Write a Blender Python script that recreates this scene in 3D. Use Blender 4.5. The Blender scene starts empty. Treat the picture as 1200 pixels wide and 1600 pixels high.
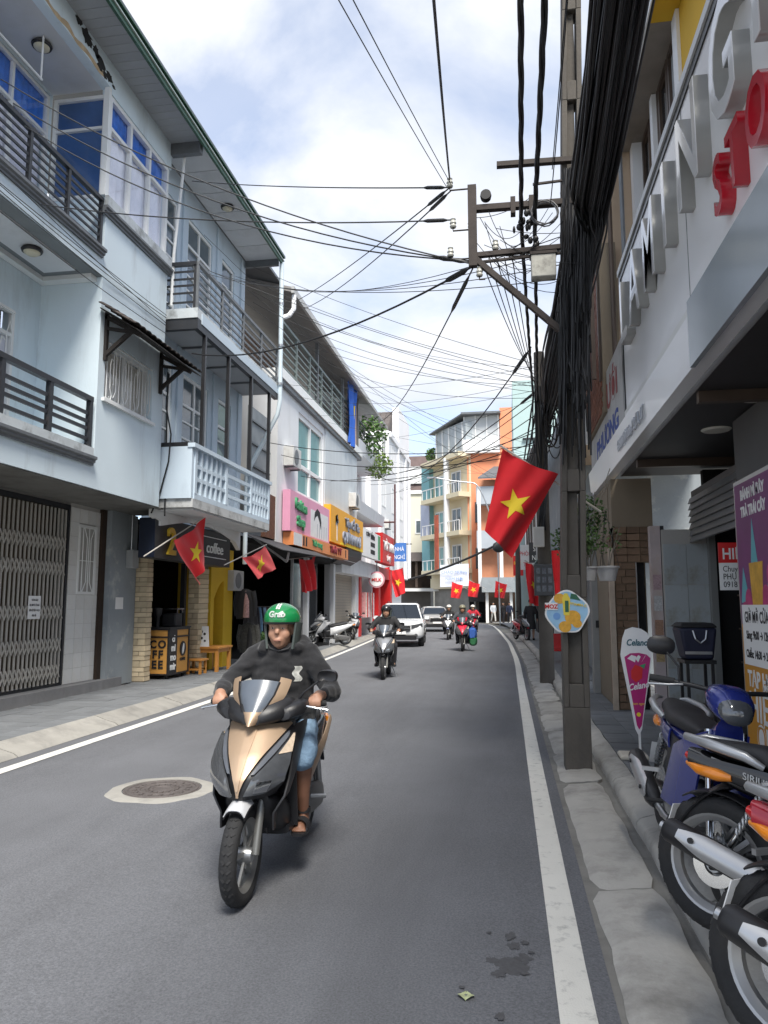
import bpy, bmesh, math, random
from math import pi, sin, cos, radians as R
from mathutils import Vector as V, Matrix, noise as mnoise

scene = bpy.context.scene
COL = scene.collection
RND = random.Random(7)

# ------------------------------------------------------------------ camera, sky, sun, exposure
cam_d = bpy.data.cameras.new('camera')
cam_d.sensor_fit = 'VERTICAL'; cam_d.sensor_height = 24; cam_d.lens = 1165 / 1600 * 24
cam_d.clip_start = .05; cam_d.clip_end = 2000
cam = bpy.data.objects.new('camera', cam_d); COL.objects.link(cam)
cam.location = (0, 0, 1.6); cam.rotation_euler = (R(90 + 7.0947), 0, R(9.3357))
scene.camera = cam

SUN_DIR = V((.21, -.50, .81)).normalized()
world = bpy.data.worlds.new('World'); scene.world = world; world.use_nodes = True
wn, wl = world.node_tree.nodes, world.node_tree.links
wn.clear()
def wnode(t, **k):
    n = wn.new(t)
    for a, b in k.items(): setattr(n, a, b)
    return n
w_out = wnode('ShaderNodeOutputWorld')
w_sky = wnode('ShaderNodeTexSky', sky_type='NISHITA', sun_disc=False, sun_elevation=math.asin(SUN_DIR.z),
              sun_rotation=math.atan2(SUN_DIR.x, SUN_DIR.y), altitude=1500, air_density=1.0, dust_density=.6, ozone_density=1.2)
w_bg = wnode('ShaderNodeBackground'); w_bg.inputs[1].default_value = .07
w_cl = wnode('ShaderNodeBackground'); w_cl.inputs[1].default_value = .275
w_tc = wnode('ShaderNodeTexCoord')
w_map = wnode('ShaderNodeVectorMath', operation='ADD'); w_map.inputs[1].default_value = (0, 0, .25)
w_sep = wnode('ShaderNodeSeparateXYZ'); w_div = wnode('ShaderNodeVectorMath', operation='DIVIDE'); w_comb = wnode('ShaderNodeCombineXYZ')
wl.new(w_tc.outputs['Generated'], w_map.inputs[0]); wl.new(w_map.outputs[0], w_sep.inputs[0])
for i in range(3): wl.new(w_sep.outputs[2], w_comb.inputs[i])
wl.new(w_map.outputs[0], w_div.inputs[0]); wl.new(w_comb.outputs[0], w_div.inputs[1])
w_n = wnode('ShaderNodeTexNoise'); w_n.inputs['Scale'].default_value = 1.9; w_n.inputs['Detail'].default_value = 7; w_n.inputs['Roughness'].default_value = .56
w_n.inputs['Distortion'].default_value = .25
wl.new(w_div.outputs[0], w_n.inputs['Vector'])
w_r = wnode('ShaderNodeValToRGB')
w_r.color_ramp.elements[0].position = .40; w_r.color_ramp.elements[0].color = (.45, .45, .45, 1)
w_r.color_ramp.elements[1].position = .56; w_r.color_ramp.elements[1].color = (1, 1, 1, 1)
wl.new(w_n.outputs['Fac'], w_r.inputs[0])
w_n2 = wnode('ShaderNodeTexNoise'); w_n2.inputs['Scale'].default_value = 2.6; w_n2.inputs['Detail'].default_value = 6
wl.new(w_div.outputs[0], w_n2.inputs['Vector'])
w_r2 = wnode('ShaderNodeValToRGB')
w_r2.color_ramp.elements[0].position = .35; w_r2.color_ramp.elements[0].color = (.70, .76, .88, 1)
w_r2.color_ramp.elements[1].position = .62; w_r2.color_ramp.elements[1].color = (.93, .95, 1.0, 1)
wl.new(w_n2.outputs['Fac'], w_r2.inputs[0]); wl.new(w_r2.outputs[0], w_cl.inputs[0])
w_mix = wnode('ShaderNodeMixShader')
wl.new(w_sky.outputs[0], w_bg.inputs[0]); wl.new(w_r.outputs[0], w_mix.inputs[0])
wl.new(w_bg.outputs[0], w_mix.inputs[1]); wl.new(w_cl.outputs[0], w_mix.inputs[2]); wl.new(w_mix.outputs[0], w_out.inputs[0])

sun_d = bpy.data.lights.new('sun', 'SUN'); sun_d.energy = 1.5; sun_d.angle = R(22); sun_d.color = (1, .95, .87)
sun = bpy.data.objects.new('sun', sun_d); COL.objects.link(sun)
sun.rotation_euler = SUN_DIR.to_track_quat('Z', 'Y').to_euler(); sun.location = (5, -5, 30)

vs = scene.view_settings
vs.view_transform = 'Standard'; vs.look = 'None'; vs.exposure = 2.1; vs.gamma = 1; vs.use_curve_mapping = False
scene.render.engine = 'CYCLES'
scene.cycles.max_bounces = 6; scene.cycles.diffuse_bounces = 4; scene.cycles.glossy_bounces = 3; scene.cycles.transparent_max_bounces = 8

# ------------------------------------------------------------------ materials
def mat(name, col, rough=.7, metal=0., var=.10, vs=2.5, bump=0., bs=60., dirt=None, da=.5, ds=1.2, dstretch=(1, 1, 1), coat=0., rnd=0., spec=.5, sheen=0., mid=.5):
    m = bpy.data.materials.new(name); m.use_nodes = True
    n, l = m.node_tree.nodes, m.node_tree.links
    b = n['Principled BSDF']; b.inputs['Roughness'].default_value = rough; b.inputs['Metallic'].default_value = metal
    b.inputs['Coat Weight'].default_value = coat; b.inputs['Specular IOR Level'].default_value = spec
    if coat: b.inputs['Coat Roughness'].default_value = .05
    if sheen: b.inputs['Sheen Weight'].default_value = sheen
    tc = n.new('ShaderNodeTexCoord')
    c4 = (*col, 1)
    nz = n.new('ShaderNodeTexNoise'); nz.inputs['Scale'].default_value = vs; nz.inputs['Detail'].default_value = 5; nz.inputs['Roughness'].default_value = .6
    l.new(tc.outputs['Object'], nz.inputs['Vector'])
    mx = n.new('ShaderNodeMix'); mx.data_type = 'RGBA'
    mx.inputs[6].default_value = tuple(c * (1 - var * 1.6) for c in col) + (1,)
    mx.inputs[7].default_value = tuple(min(1, c * (1 + var * 1.6)) for c in col) + (1,)
    l.new(nz.outputs['Fac'], mx.inputs[0]); out = mx.outputs[2]
    if dirt:
        mp = n.new('ShaderNodeMapping'); mp.inputs['Scale'].default_value = dstretch
        l.new(tc.outputs['Object'], mp.inputs[0])
        d = n.new('ShaderNodeTexNoise'); d.inputs['Scale'].default_value = ds; d.inputs['Detail'].default_value = 9; d.inputs['Roughness'].default_value = .68
        l.new(mp.outputs[0], d.inputs['Vector'])
        rp = n.new('ShaderNodeValToRGB'); rp.color_ramp.elements[0].position = mid; rp.color_ramp.elements[1].position = min(1, mid + .22)
        rp.color_ramp.elements[0].color = (0, 0, 0, 1); rp.color_ramp.elements[1].color = (da, da, da, 1)
        l.new(d.outputs['Fac'], rp.inputs[0])
        m2 = n.new('ShaderNodeMix'); m2.data_type = 'RGBA'; m2.inputs[7].default_value = (*dirt, 1)
        l.new(rp.outputs[0], m2.inputs[0]); l.new(out, m2.inputs[6]); out = m2.outputs[2]
    if rnd:
        oi = n.new('ShaderNodeObjectInfo'); mr = n.new('ShaderNodeMapRange'); mr.inputs[3].default_value = 1 - rnd; mr.inputs[4].default_value = 1 + rnd
        hs = n.new('ShaderNodeHueSaturation'); l.new(oi.outputs['Random'], mr.inputs[0]); l.new(mr.outputs[0], hs.inputs['Value']); l.new(out, hs.inputs['Color']); out = hs.outputs[0]
    l.new(out, b.inputs['Base Color'])
    if bump:
        bn = n.new('ShaderNodeTexNoise'); bn.inputs['Scale'].default_value = bs; bn.inputs['Detail'].default_value = 4
        l.new(tc.outputs['Object'], bn.inputs['Vector'])
        bp = n.new('ShaderNodeBump'); bp.inputs['Strength'].default_value = bump; bp.inputs['Distance'].default_value = .01
        l.new(bn.outputs['Fac'], bp.inputs['Height']); l.new(bp.outputs[0], b.inputs['Normal'])
    return m

def glass_mat(name, tint, rough=.03, mixf=.25, ior=1.18):
    m = bpy.data.materials.new(name); m.use_nodes = True
    n, l = m.node_tree.nodes, m.node_tree.links; n.remove(n['Principled BSDF'])
    t = n.new('ShaderNodeBsdfTransparent'); t.inputs[0].default_value = (*tint, 1)
    g = n.new('ShaderNodeBsdfGlossy'); g.inputs['Roughness'].default_value = rough; g.inputs[0].default_value = (.9, .95, 1, 1)
    f = n.new('ShaderNodeLayerWeight'); f.inputs[0].default_value = .3
    a = n.new('ShaderNodeMath'); a.operation = 'MULTIPLY_ADD'; a.inputs[1].default_value = .16; a.inputs[2].default_value = mixf * .3; a.use_clamp = True
    x = n.new('ShaderNodeMixShader'); l.new(f.outputs[1], a.inputs[0]); l.new(a.outputs[0], x.inputs[0]); l.new(t.outputs[0], x.inputs[1]); l.new(g.outputs[0], x.inputs[2])
    l.new(x.outputs[0], n['Material Output'].inputs[0]); return m

GREY = (.22, .23, .24)
WALLB = mat('paint_pale_blue', (.665, .765, .82), .75, var=.07, vs=.7, dirt=(.30, .32, .32), da=.5, ds=1.2, dstretch=(1.5, 1.5, .28), mid=.52, bump=.15, bs=35)
WALLB2 = mat('paint_blue', (.52, .61, .69), .75, var=.07, vs=.8, dirt=(.20, .25, .3), da=.4, ds=1.3, dstretch=(1.3, 1.3, .4), mid=.54, bump=.12)
WALLW = mat('paint_white', (.76, .77, .78), .75, var=.06, vs=.8, dirt=(.42, .41, .38), da=.4, ds=.8, dstretch=(1.5, 1.5, .35), mid=.54, bump=.1)
WALLC = mat('paint_cream', (.78, .73, .58), .8, var=.07, vs=.8, dirt=(.5, .45, .33), da=.3, ds=.8, dstretch=(1.4, 1.4, .4))
WALLG = mat('render_grey', (.27, .30, .32), .85, var=.16, vs=1.5, dirt=(.60, .60, .57), da=.9, ds=2.2, mid=.56, bump=.3, bs=25)
TRIMW = mat('trim_white', (.78, .79, .78), .5, var=.05, dirt=(.42, .36, .28), da=.4, ds=3, mid=.58)
LEDGE = mat('ledge_weathered', (.52, .56, .58), .8, var=.12, vs=2, dirt=(.10, .10, .09), da=.8, ds=2.6, mid=.5, bump=.3, bs=25)
DARKRAIL = mat('iron_dark', (.035, .037, .042), .45, .3, var=.2, vs=6, dirt=(.14, .10, .07), da=.4, ds=8, mid=.56)
GREYRAIL = mat('iron_grey', (.16, .17, .18), .5, .3, var=.2, vs=6)
SOFF = mat('soffit_boards', (.36, .38, .40), .7, var=.08, vs=3, rnd=.05)
SOFFW = mat('soffit_white', (.66, .68, .70), .7, var=.07, vs=1.2, dirt=(.3, .3, .29), da=.4, ds=1.1, rnd=.03)
GREEN = mat('gutter_green', (.035, .10, .062), .42, .1, var=.2, vs=4, dirt=(.30, .36, .33), da=.5, ds=5, mid=.6)
ROOFM = mat('roof_tin', (.16, .17, .18), .5, .5, var=.15)
BLUEGL = mat('window_blue', (.055, .115, .27), .08, var=.3, vs=1.5, coat=.4)
DARKGL = mat('glass_dark', (.012, .016, .022), .06, var=.3, vs=1.2, spec=.7)
GREYGL = mat('glass_grey', (.10, .13, .15), .08, var=.35, vs=1.1, spec=.7)
TEALGL = mat('glass_teal', (.16, .34, .34), .1, var=.25, vs=.8, spec=.7)
CLEAR = glass_mat('glass_clear', (.985, .99, 1.0), mixf=.06)
CURT = mat('curtain_lilac', (.78, .77, .84), .9, var=.15, vs=5)
CURTB = mat('curtain_blue', (.05, .20, .72), .8, var=.3, vs=6)
CURTW = mat('curtain_cream', (.62, .58, .50), .9, var=.15, vs=5)
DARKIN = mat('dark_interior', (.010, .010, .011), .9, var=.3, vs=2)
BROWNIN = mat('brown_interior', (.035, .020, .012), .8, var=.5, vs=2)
GATEM = mat('gate_steel', (.46, .44, .40), .5, .2, var=.2, vs=3, dirt=(.10, .06, .035), da=.6, ds=3, mid=.55)
PAPER = mat('paper', (.80, .80, .79), .8, var=.03)
INK = mat('ink_black', (.015, .015, .017), .7, var=.1)
TILEW = mat('wall_tile_white', (.70, .70, .68), .25, var=.05, rnd=.05, dirt=(.45, .40, .33), da=.3, ds=2)
GROUT = mat('grout', (.42, .41, .39), .9)
STONEB = mat('stone_buff', (.56, .46, .31), .85, var=.2, vs=6, rnd=.22, bump=.5, bs=30)
STONEG = mat('stone_joint', (.22, .18, .13), .95)
PAVE = mat('paving_tile', (.165, .175, .185), .8, var=.14, vs=5, rnd=.12, bump=.3, bs=50, dirt=(.10, .10, .10), da=.5, ds=1.4)
KERB = mat('kerb_concrete', (.30, .29, .265), .9, var=.14, vs=4, rnd=.06, bump=.5, bs=40, dirt=(.17, .165, .155), da=.75, ds=2.3, mid=.48)
CONC = mat('concrete', (.38, .37, .345), .9, var=.16, vs=3, bump=.5, bs=30, dirt=(.13, .125, .115), da=.8, ds=1.7, mid=.48, rnd=.06)
CONCD = mat('concrete_dark', (.095, .086, .075), .9, var=.2, vs=3, bump=.4, bs=30, dirt=(.055, .05, .047), da=.8, ds=1.3, dstretch=(2, 2, .5))
BLACKPL = mat('plastic_black', (.016, .016, .018), .42, var=.15, vs=6)
BLACKGL = mat('paint_black', (.010, .010, .012), .16, var=.1, coat=.6)
RUBBER = mat('rubber', (.022, .022, .023), .8, var=.25, vs=12, bump=.25, bs=120)
CHROME = mat('chrome', (.70, .71, .72), .16, 1., var=.05)
STEEL = mat('steel', (.42, .43, .44), .36, .85, var=.15, vs=8)
ALU = mat('alloy', (.42, .42, .42), .38, .6, var=.12, vs=5)
SEATM = mat('seat_vinyl', (.022, .022, .024), .55, var=.2, vs=8, bump=.2, bs=180)
ORANGEL = mat('lens_orange', (.90, .26, .015), .12, var=.15, vs=20, coat=.5)
REDL = mat('lens_red', (.55, .012, .015), .12, var=.1, coat=.5)
HEADL = mat('lens_clear', (.085, .09, .098), .05, .0, var=.3, vs=9, coat=1., spec=.8)
FLAGR = mat('flag_red', (.72, .010, .018), .75, var=.10, vs=5, sheen=.2)
STARY = mat('flag_star_yellow', (.86, .62, .03), .7, var=.06)
SKIN = mat('skin', (.40, .215, .14), .55, var=.1, vs=14)
SKIND = mat('skin_tan', (.24, .115, .07), .55, var=.14, vs=10)
CABLE = mat('cable_black', (.010, .010, .011), .5, var=.3, vs=5)
WIRE = mat('wire_grey', (.035, .037, .04), .6, var=.1)
YELLOW = mat('paint_yellow', (.62, .40, .02), .75, var=.12, vs=2, dirt=(.32, .19, .02), da=.4, ds=2)
WOOD = mat('wood_orange', (.52, .23, .05), .5, var=.2, vs=4, rnd=.08)
SIGNW = mat('sign_white', (.74, .76, .79), .22, var=.03, vs=1, coat=.3)
NAVY = mat('sign_navy', (.012, .018, .035), .35, var=.15)
CHAR = mat('sign_charcoal', (.035, .036, .038), .5, var=.15)
REDP = mat('paint_red', (.62, .02, .02), .45, var=.12)
LEAFM = mat('leaf', (.07, .14, .035), .6, var=.3, vs=6, rnd=.2)
DENIM = mat('denim', (.20, .31, .44), .85, var=.28, vs=9, bump=.5, bs=60)
HOOD = mat('hoodie_cloth', (.014, .014, .016), .9, var=.3, vs=6, bump=.5, bs=28, sheen=.2)

# ------------------------------------------------------------------ mesh helpers
class Fr:
    """a facade frame: u along, v up, w outwards"""
    def __init__(s, o, U, N): s.o, s.U, s.N = V(o), V(U), V(N)
    def P(s, u, v, w=0): return s.o + s.U * u + V((0, 0, v)) + s.N * w
def FL(x, y=0, z=0): return Fr((x, y, z), (0, 1, 0), (1, 0, 0))      # faces +X (left side of the street)
def FRt(x, y=0, z=0): return Fr((x, y, z), (0, -1, 0), (-1, 0, 0))   # faces -X
def FN(y, x=0, z=0): return Fr((x, y, z), (1, 0, 0), (0, -1, 0))     # faces -Y (the camera)

class MB:
    def __init__(s): s.v, s.f = [], []
    def add(s, vs, fs):
        k = len(s.v); s.v += [V(a) for a in vs]; s.f += [[i + k for i in f] for f in fs]; return s
    def hexa(s, p):  # 8 corners: bottom 4 ccw, top 4 ccw
        return s.add(p, [(3, 2, 1, 0), (4, 5, 6, 7), (0, 1, 5, 4), (1, 2, 6, 5), (2, 3, 7, 6), (3, 0, 4, 7)])
    def box(s, x0, y0, z0, x1, y1, z1):
        x0, x1 = min(x0, x1), max(x0, x1); y0, y1 = min(y0, y1), max(y0, y1); z0, z1 = min(z0, z1), max(z0, z1)
        return s.hexa([(x0, y0, z0), (x1, y0, z0), (x1, y1, z0), (x0, y1, z0), (x0, y0, z1), (x1, y0, z1), (x1, y1, z1), (x0, y1, z1)])
    def fb(s, fr, u0, u1, v0, v1, w0, w1):
        a, b = fr.P(u0, v0, w0), fr.P(u1, v1, w1); return s.box(*a, *b)
    def beam(s, p, q, w, h=None, up=(0, 0, 1)):
        p, q = V(p), V(q); h = h or w; d = (q - p).normalized(); a = d.cross(V(up))
        if a.length < 1e-3: a = d.cross(V((1, 0, 0)))
        a.normalize(); b = a.cross(d); a = a * w / 2; b = b * h / 2
        return s.hexa([p - a - b, p + a - b, q + a - b, q - a - b, p - a + b, p + a + b, q + a + b, q - a + b])
    def rings(s, rs, caps=True, closed=True):
        n = len(rs[0]); k = len(s.v)
        for r in rs: s.v += [V(a) for a in r]
        m = n if closed else n - 1
        for i in range(len(rs) - 1):
            for j in range(m):
                a, b = k + i * n + j, k + i * n + (j + 1) % n
                s.f.append([a, b, b + n, a + n])
        if caps and closed:
            s.f.append([k + j for j in reversed(range(n))]); e = k + (len(rs) - 1) * n; s.f.append([e + j for j in range(n)])
        return s
    def tube(s, path, r, n=8, caps=True):
        path = [V(p) for p in path]; rr = r if isinstance(r, (list, tuple)) else [r] * len(path)
        rs = []; a = None
        for i, p in enumerate(path):
            d = (path[min(i + 1, len(path) - 1)] - path[max(i - 1, 0)]).normalized()
            if a is None:
                a = d.cross(V((0, 0, 1)))
                if a.length < .05: a = d.cross(V((1, 0, 0)))
            else: a = a - d * a.dot(d)
            a.normalize(); b = d.cross(a)
            rs.append([p + (a * cos(t) + b * sin(t)) * rr[i] for t in (2 * pi * j / n for j in range(n))])
        return s.rings(rs, caps)
    def lathe(s, prof, c=(0, 0, 0), axis='z', n=24, caps=True):
        c = V(c); rs = []
        for r, h in prof:
            ring = []
            for j in range(n):
                t = 2 * pi * j / n; x, y = r * cos(t), r * sin(t)
                ring.append(c + V({'z': (x, y, h), 'x': (h, x, y), 'y': (y, h, x)}[axis]))
            rs.append(ring)
        return s.rings(rs, caps)
    def sell(s, secs, n=16, axis='y'):
        """closed loft of super-ellipse sections: (pos, xc, zc, hw, hh, power)"""
        rs = []
        for (y, xc, zc, hw, hh, p) in secs:
            ring = []
            for j in range(n):
                t = 2 * pi * j / n; c, d = cos(t), sin(t)
                x = xc + hw * math.copysign(abs(c) ** (2 / p), c); z = zc + hh * math.copysign(abs(d) ** (2 / p), d)
                ring.append({'y': (x, y, z), 'x': (y, x, z), 'z': (x, z, y)}[axis])
            rs.append(ring)
        return s.rings(rs)
    def prism(s, poly, fr, w0, w1):
        """extrude a 2d polygon lying in a facade frame"""
        n = len(poly); k = len(s.v)
        s.v += [fr.P(u, v, w0) for u, v in poly] + [fr.P(u, v, w1) for u, v in poly]
        s.f.append([k + i for i in reversed(range(n))]); s.f.append([k + n + i for i in range(n)])
        for i in range(n): s.f.append([k + i, k + (i + 1) % n, k + n + (i + 1) % n, k + n + i])
        return s
    def sheet(s, fn, nu, nv, thick=0.):
        """grid surface fn(a,b), a,b in 0..1, optionally given thickness along its normal"""
        k = len(s.v); P = [[V(fn(i / nu, j / nv)) for i in range(nu + 1)] for j in range(nv + 1)]
        pts = [p for row in P for p in row]; s.v += pts; W = nu + 1
        F = [[j * W + i, j * W + i + 1, (j + 1) * W + i + 1, (j + 1) * W + i] for j in range(nv) for i in range(nu)]
        s.f += [[k + a for a in f] for f in F]
        if thick:
            N = [V((0, 0, 0)) for _ in pts]
            for f in F:
                nn = (pts[f[2]] - pts[f[0]]).cross(pts[f[3]] - pts[f[1]])
                for a in f: N[a] += nn
            k2 = len(s.v); s.v += [p - m.normalized() * thick for p, m in zip(pts, N)]
            s.f += [[k2 + a for a in reversed(f)] for f in F]
            edge = [i for i in range(W)] + [j * W + nu for j in range(1, nv + 1)] + [nv * W + i for i in reversed(range(nu))] + [j * W for j in reversed(range(1, nv))]
            for i in range(len(edge)):
                a, b = edge[i], edge[(i + 1) % len(edge)]; s.f.append([k + b, k + a, k2 + a, k2 + b])
        return s
    def mesh(s, name, smooth=None):
        me = bpy.data.meshes.new(name); me.from_pydata([tuple(a) for a in s.v], [], s.f); me.update()
        bm = bmesh.new(); bm.from_mesh(me); bmesh.ops.recalc_face_normals(bm, faces=bm.faces); bm.to_mesh(me); bm.free()
        if smooth:
            for p in me.polygons: p.use_smooth = True
            me.set_sharp_from_angle(angle=R(smooth))
        return me

def off(o):
    p = V((0, 0, 0))
    while o is not None: p = p + o.location; o = o.parent
    return p

def link(o, parent=None):
    COL.objects.link(o)
    if parent is not None: o.parent = parent
    return o

def obj(name, mb, m, parent=None, smooth=None, bevel=0., seg=2, subd=0, kind=None, base=None):
    """link a builder as ONE mesh object; its coordinates are those of the world (or of the still unplaced root)"""
    o0 = off(parent) if parent is not None else V(base or (0, 0, 0))
    for a in mb.v: a -= o0
    me = mb.mesh(name, smooth); me.materials.append(m)
    o = bpy.data.objects.new(name, me)
    if base is not None and parent is None: o.location = base
    link(o, parent)
    if bevel:
        b = o.modifiers.new('bevel', 'BEVEL'); b.width = bevel; b.segments = seg; b.limit_method = 'ANGLE'; b.angle_limit = R(40)
        if not smooth:
            for p in me.polygons: p.use_smooth = True
            me.set_sharp_from_angle(angle=R(50))
    if subd:
        sd = o.modifiers.new('subd', 'SUBSURF'); sd.levels = sd.render_levels = subd
    if kind: o['kind'] = kind
    return o

def tag(o, label, cat, group=None):
    o['label'] = label; o['category'] = cat
    if group: o['group'] = group
    return o
def thing(name, label, cat, loc=(0, 0, 0), group=None):
    o = bpy.data.objects.new(name, None); o.empty_display_size = .2; o.location = loc; link(o); return tag(o, label, cat, group)
def piece(name, me, loc, parent, rot=None, scale=None):
    o = bpy.data.objects.new(name, me); o.location = V(loc) - off(parent); link(o, parent)
    if rot: o.rotation_euler = rot
    if scale: o.scale = scale
    return o
def dup(root, loc, rot=None, label=None, mats=None, scale=None):
    def rec(o, par):
        c = o.copy(); COL.objects.link(c); c.parent = par
        if mats and o.name.split('.')[0] in mats and c.type == 'MESH':
            c.material_slots[0].link = 'OBJECT'; c.material_slots[0].material = mats[o.name.split('.')[0]]
        for ch in list(o.children): rec(ch, c)
        return c
    r = rec(root, None); r.location = loc
    if rot is not None: r.rotation_euler = rot
    if scale: r.scale = (scale,) * 3
    if label: r['label'] = label
    return r

def text(name, s, fr, u, v, size, m, parent, w=0., depth=.004, squeeze=1., align='CENTER', bold=0., slant=0., spacing=1., rise=0.):
    cu = bpy.data.curves.new(name, 'FONT'); cu.body = s; cu.size = size; cu.extrude = depth / 2; cu.align_x = align
    cu.offset = bold; cu.shear = slant; cu.space_character = spacing; cu.space_line = .8; cu.resolution_u = 3
    t = bpy.data.objects.new('t', cu); me = bpy.data.meshes.new_from_object(t)
    o0 = off(parent)
    for vt in me.vertices:
        x, y, z = vt.co; vt.co = fr.P(u + x * squeeze, v + y + x * squeeze * rise, w + z + depth / 2) - o0
    me.name = name; me.materials.clear(); me.materials.append(m); me.update()
    bpy.data.objects.remove(t); bpy.data.curves.remove(cu)
    o = bpy.data.objects.new(name, me); link(o, parent); return o

def arc(c, r, a0, a1, n, fn): return [fn(c[0] + r * cos(R(a0 + (a1 - a0) * i / n)), c[1] + r * sin(R(a0 + (a1 - a0) * i / n))) for i in range(n + 1)]
def lerp(a, b, t): return a + (b - a) * t
# ------------------------------------------------------------------ the ground, the road and its kerbs
def interp(tab, y):
    if y <= tab[0][0]: return tab[0][1]
    for (a, b), (c, d) in zip(tab, tab[1:]):
        if y <= c:
            t = (y - a) / (c - a); return b + (d - b) * t
    return tab[-1][1]
LT = [(-12, -5.10), (7, -5.12), (12, -5.18), (20, -5.45), (28, -5.92), (38, -6.6), (50, -7.9), (62, -10.2), (74, -14.5), (84, -22), (92, -34)]
RT = [(-12, .43), (22, .43), (32, .25), (48, -.38), (58, -.9), (64, -1.6), (69, -3.6), (74, -7.6), (80, -14), (86, -24), (92, -34)]
xl = lambda y: sum(interp(LT, y + d) for d in (-2, -1, 0, 1, 2)) / 5
xr = lambda y: sum(interp(RT, y + d) for d in (-2, -1, 0, 1, 2)) / 5

ASPH = mat('asphalt', (.132, .137, .150), .88, var=.13, vs=1.1, bump=.55, bs=170, dirt=(.092, .095, .104), da=.6, ds=1.1, dstretch=(1.3, .16, 1), mid=.47)
nt = ASPH.node_tree; nn, ll = nt.nodes, nt.links
for nd in nn:
    if nd.type == 'TEX_COORD': tcn = nd
sp = nn.new('ShaderNodeTexNoise'); sp.inputs['Scale'].default_value = 95; sp.inputs['Detail'].default_value = 3
rpn = nn.new('ShaderNodeValToRGB'); rpn.color_ramp.elements[0].position = .3; rpn.color_ramp.elements[0].color = (.74, .74, .74, 1); rpn.color_ramp.elements[1].position = .7; rpn.color_ramp.elements[1].color = (1.25, 1.25, 1.25, 1)
mxn = nn.new('ShaderNodeMix'); mxn.data_type = 'RGBA'; mxn.blend_type = 'MULTIPLY'; mxn.inputs[0].default_value = 1
ll.new(tcn.outputs['Object'], sp.inputs['Vector']); ll.new(sp.outputs['Fac'], rpn.inputs[0]); ll.new(rpn.outputs[0], mxn.inputs[7])
bs_ = nn['Principled BSDF']; src = bs_.inputs['Base Color'].links[0].from_socket; ll.new(src, mxn.inputs[6]); ll.new(mxn.outputs[2], bs_.inputs['Base Color'])
LINEP = mat('road_paint', (.68, .67, .62), .75, var=.08, vs=3, dirt=(.20, .20, .20), da=.85, ds=11, mid=.545, bump=.3, bs=120)
TERR = mat('earth', (.16, .15, .13), .95, var=.2)
STAIN = mat('oil_stain', (.068, .069, .074), .7, var=.3, vs=40)

obj('ground', MB().box(-300, -100, -.5, 300, 500, -.04), TERR, kind='structure')
b = MB(); ys = [-12 + i * 2 for i in range(53)]
b.sheet(lambda a, t: (lerp(xl(-12 + t * 104) - .02, xr(-12 + t * 104) + .5 * (1 if t * 104 < 70 else 0), a), -12 + t * 104, .015 * sin(pi * a) - .0), 8, 52)
obj('road', b, ASPH, kind='structure', smooth=60)
def strip(name, fx, y0, y1, w, z, m, n=40):
    b = MB(); b.sheet(lambda a, t: (fx(lerp(y0, y1, t)) + (a - .5) * w * (1 + .06 * mnoise.noise(V((t * 300, a * 9, 1)))), lerp(y0, y1, t), z), 1, n, )
    o = obj(name, b, m, kind='structure'); return o
zr = lambda a: .015 * sin(pi * a)
strip('edge_line', lambda y: xr(y) - .19, -6, 62, .145, .0075, LINEP, 120)
strip('edge_line', lambda y: xl(y) + .27 - .02 * max(0, y - 12) / 10, -6, 62, .145, .0085, LINEP, 120)

# rolled kerb of the far side pavement, one stone after the other
kerb = obj('kerb_base', MB().sheet(lambda a, t: (xl(-6 + t * 66) - .05 - a * .3, -6 + t * 66, -.02 + .1 * a), 1, 40), CONCD, kind='structure')
y = -1.
while y < 44:
    L = 2.1 if y < 20 else 3.2
    b = MB(); prof = [(0, .0), (-.05, .035), (-.20, .075), (-.33, .118), (-.36, .121), (-.36, .0)]
    n = 5; rs = []
    for i in range(n + 1):
        yy = y + .012 + (L - .024) * i / n; j = RND.uniform(-.006, .006)
        rs.append([(xl(yy) + px + j, yy, pz + .004 + j * .4) for px, pz in prof])
    obj('kerb_stone', b.rings(rs), KERB, kerb, smooth=50); y += L
# pavement of the far side
pav = obj('pavement', MB().sheet(lambda a, t: (lerp(xl(-6 + t * 76) - .36, -14, a), -6 + t * 76, .095), 1, 40), GROUT, kind='structure')
def paver(name, n=4, s=.296):
    b = MB(); w = s / n
    for i in range(n): b.box(-s / 2, -s / 2 + i * w + .006, -.03, s / 2, -s / 2 + (i + 1) * w - .004, 0)
    me = b.mesh(name); me.materials.append(PAVE); return me
TILEM = paver('paving_tile')
for j in range(34):
    yy = 6.6 + j * .3; i = 0
    while True:
        xx = xl(yy) - .37 - .15 - i * .3
        if xx < (-7.02 if yy < 13.6 else -7.3): break
        piece('paving_tile', TILEM, (xx, yy, .119 + RND.uniform(-.003, .003)), pav, (RND.uniform(-.01, .01), RND.uniform(-.01, .01), RND.uniform(-.01, .01))); i += 1
obj('pavement_far', MB().sheet(lambda a, t: (lerp(xl(16.7 + t * 50) - .36, -9, a), 16.7 + t * 50, .118), 1, 30), PAVE, kind='structure')
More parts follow.
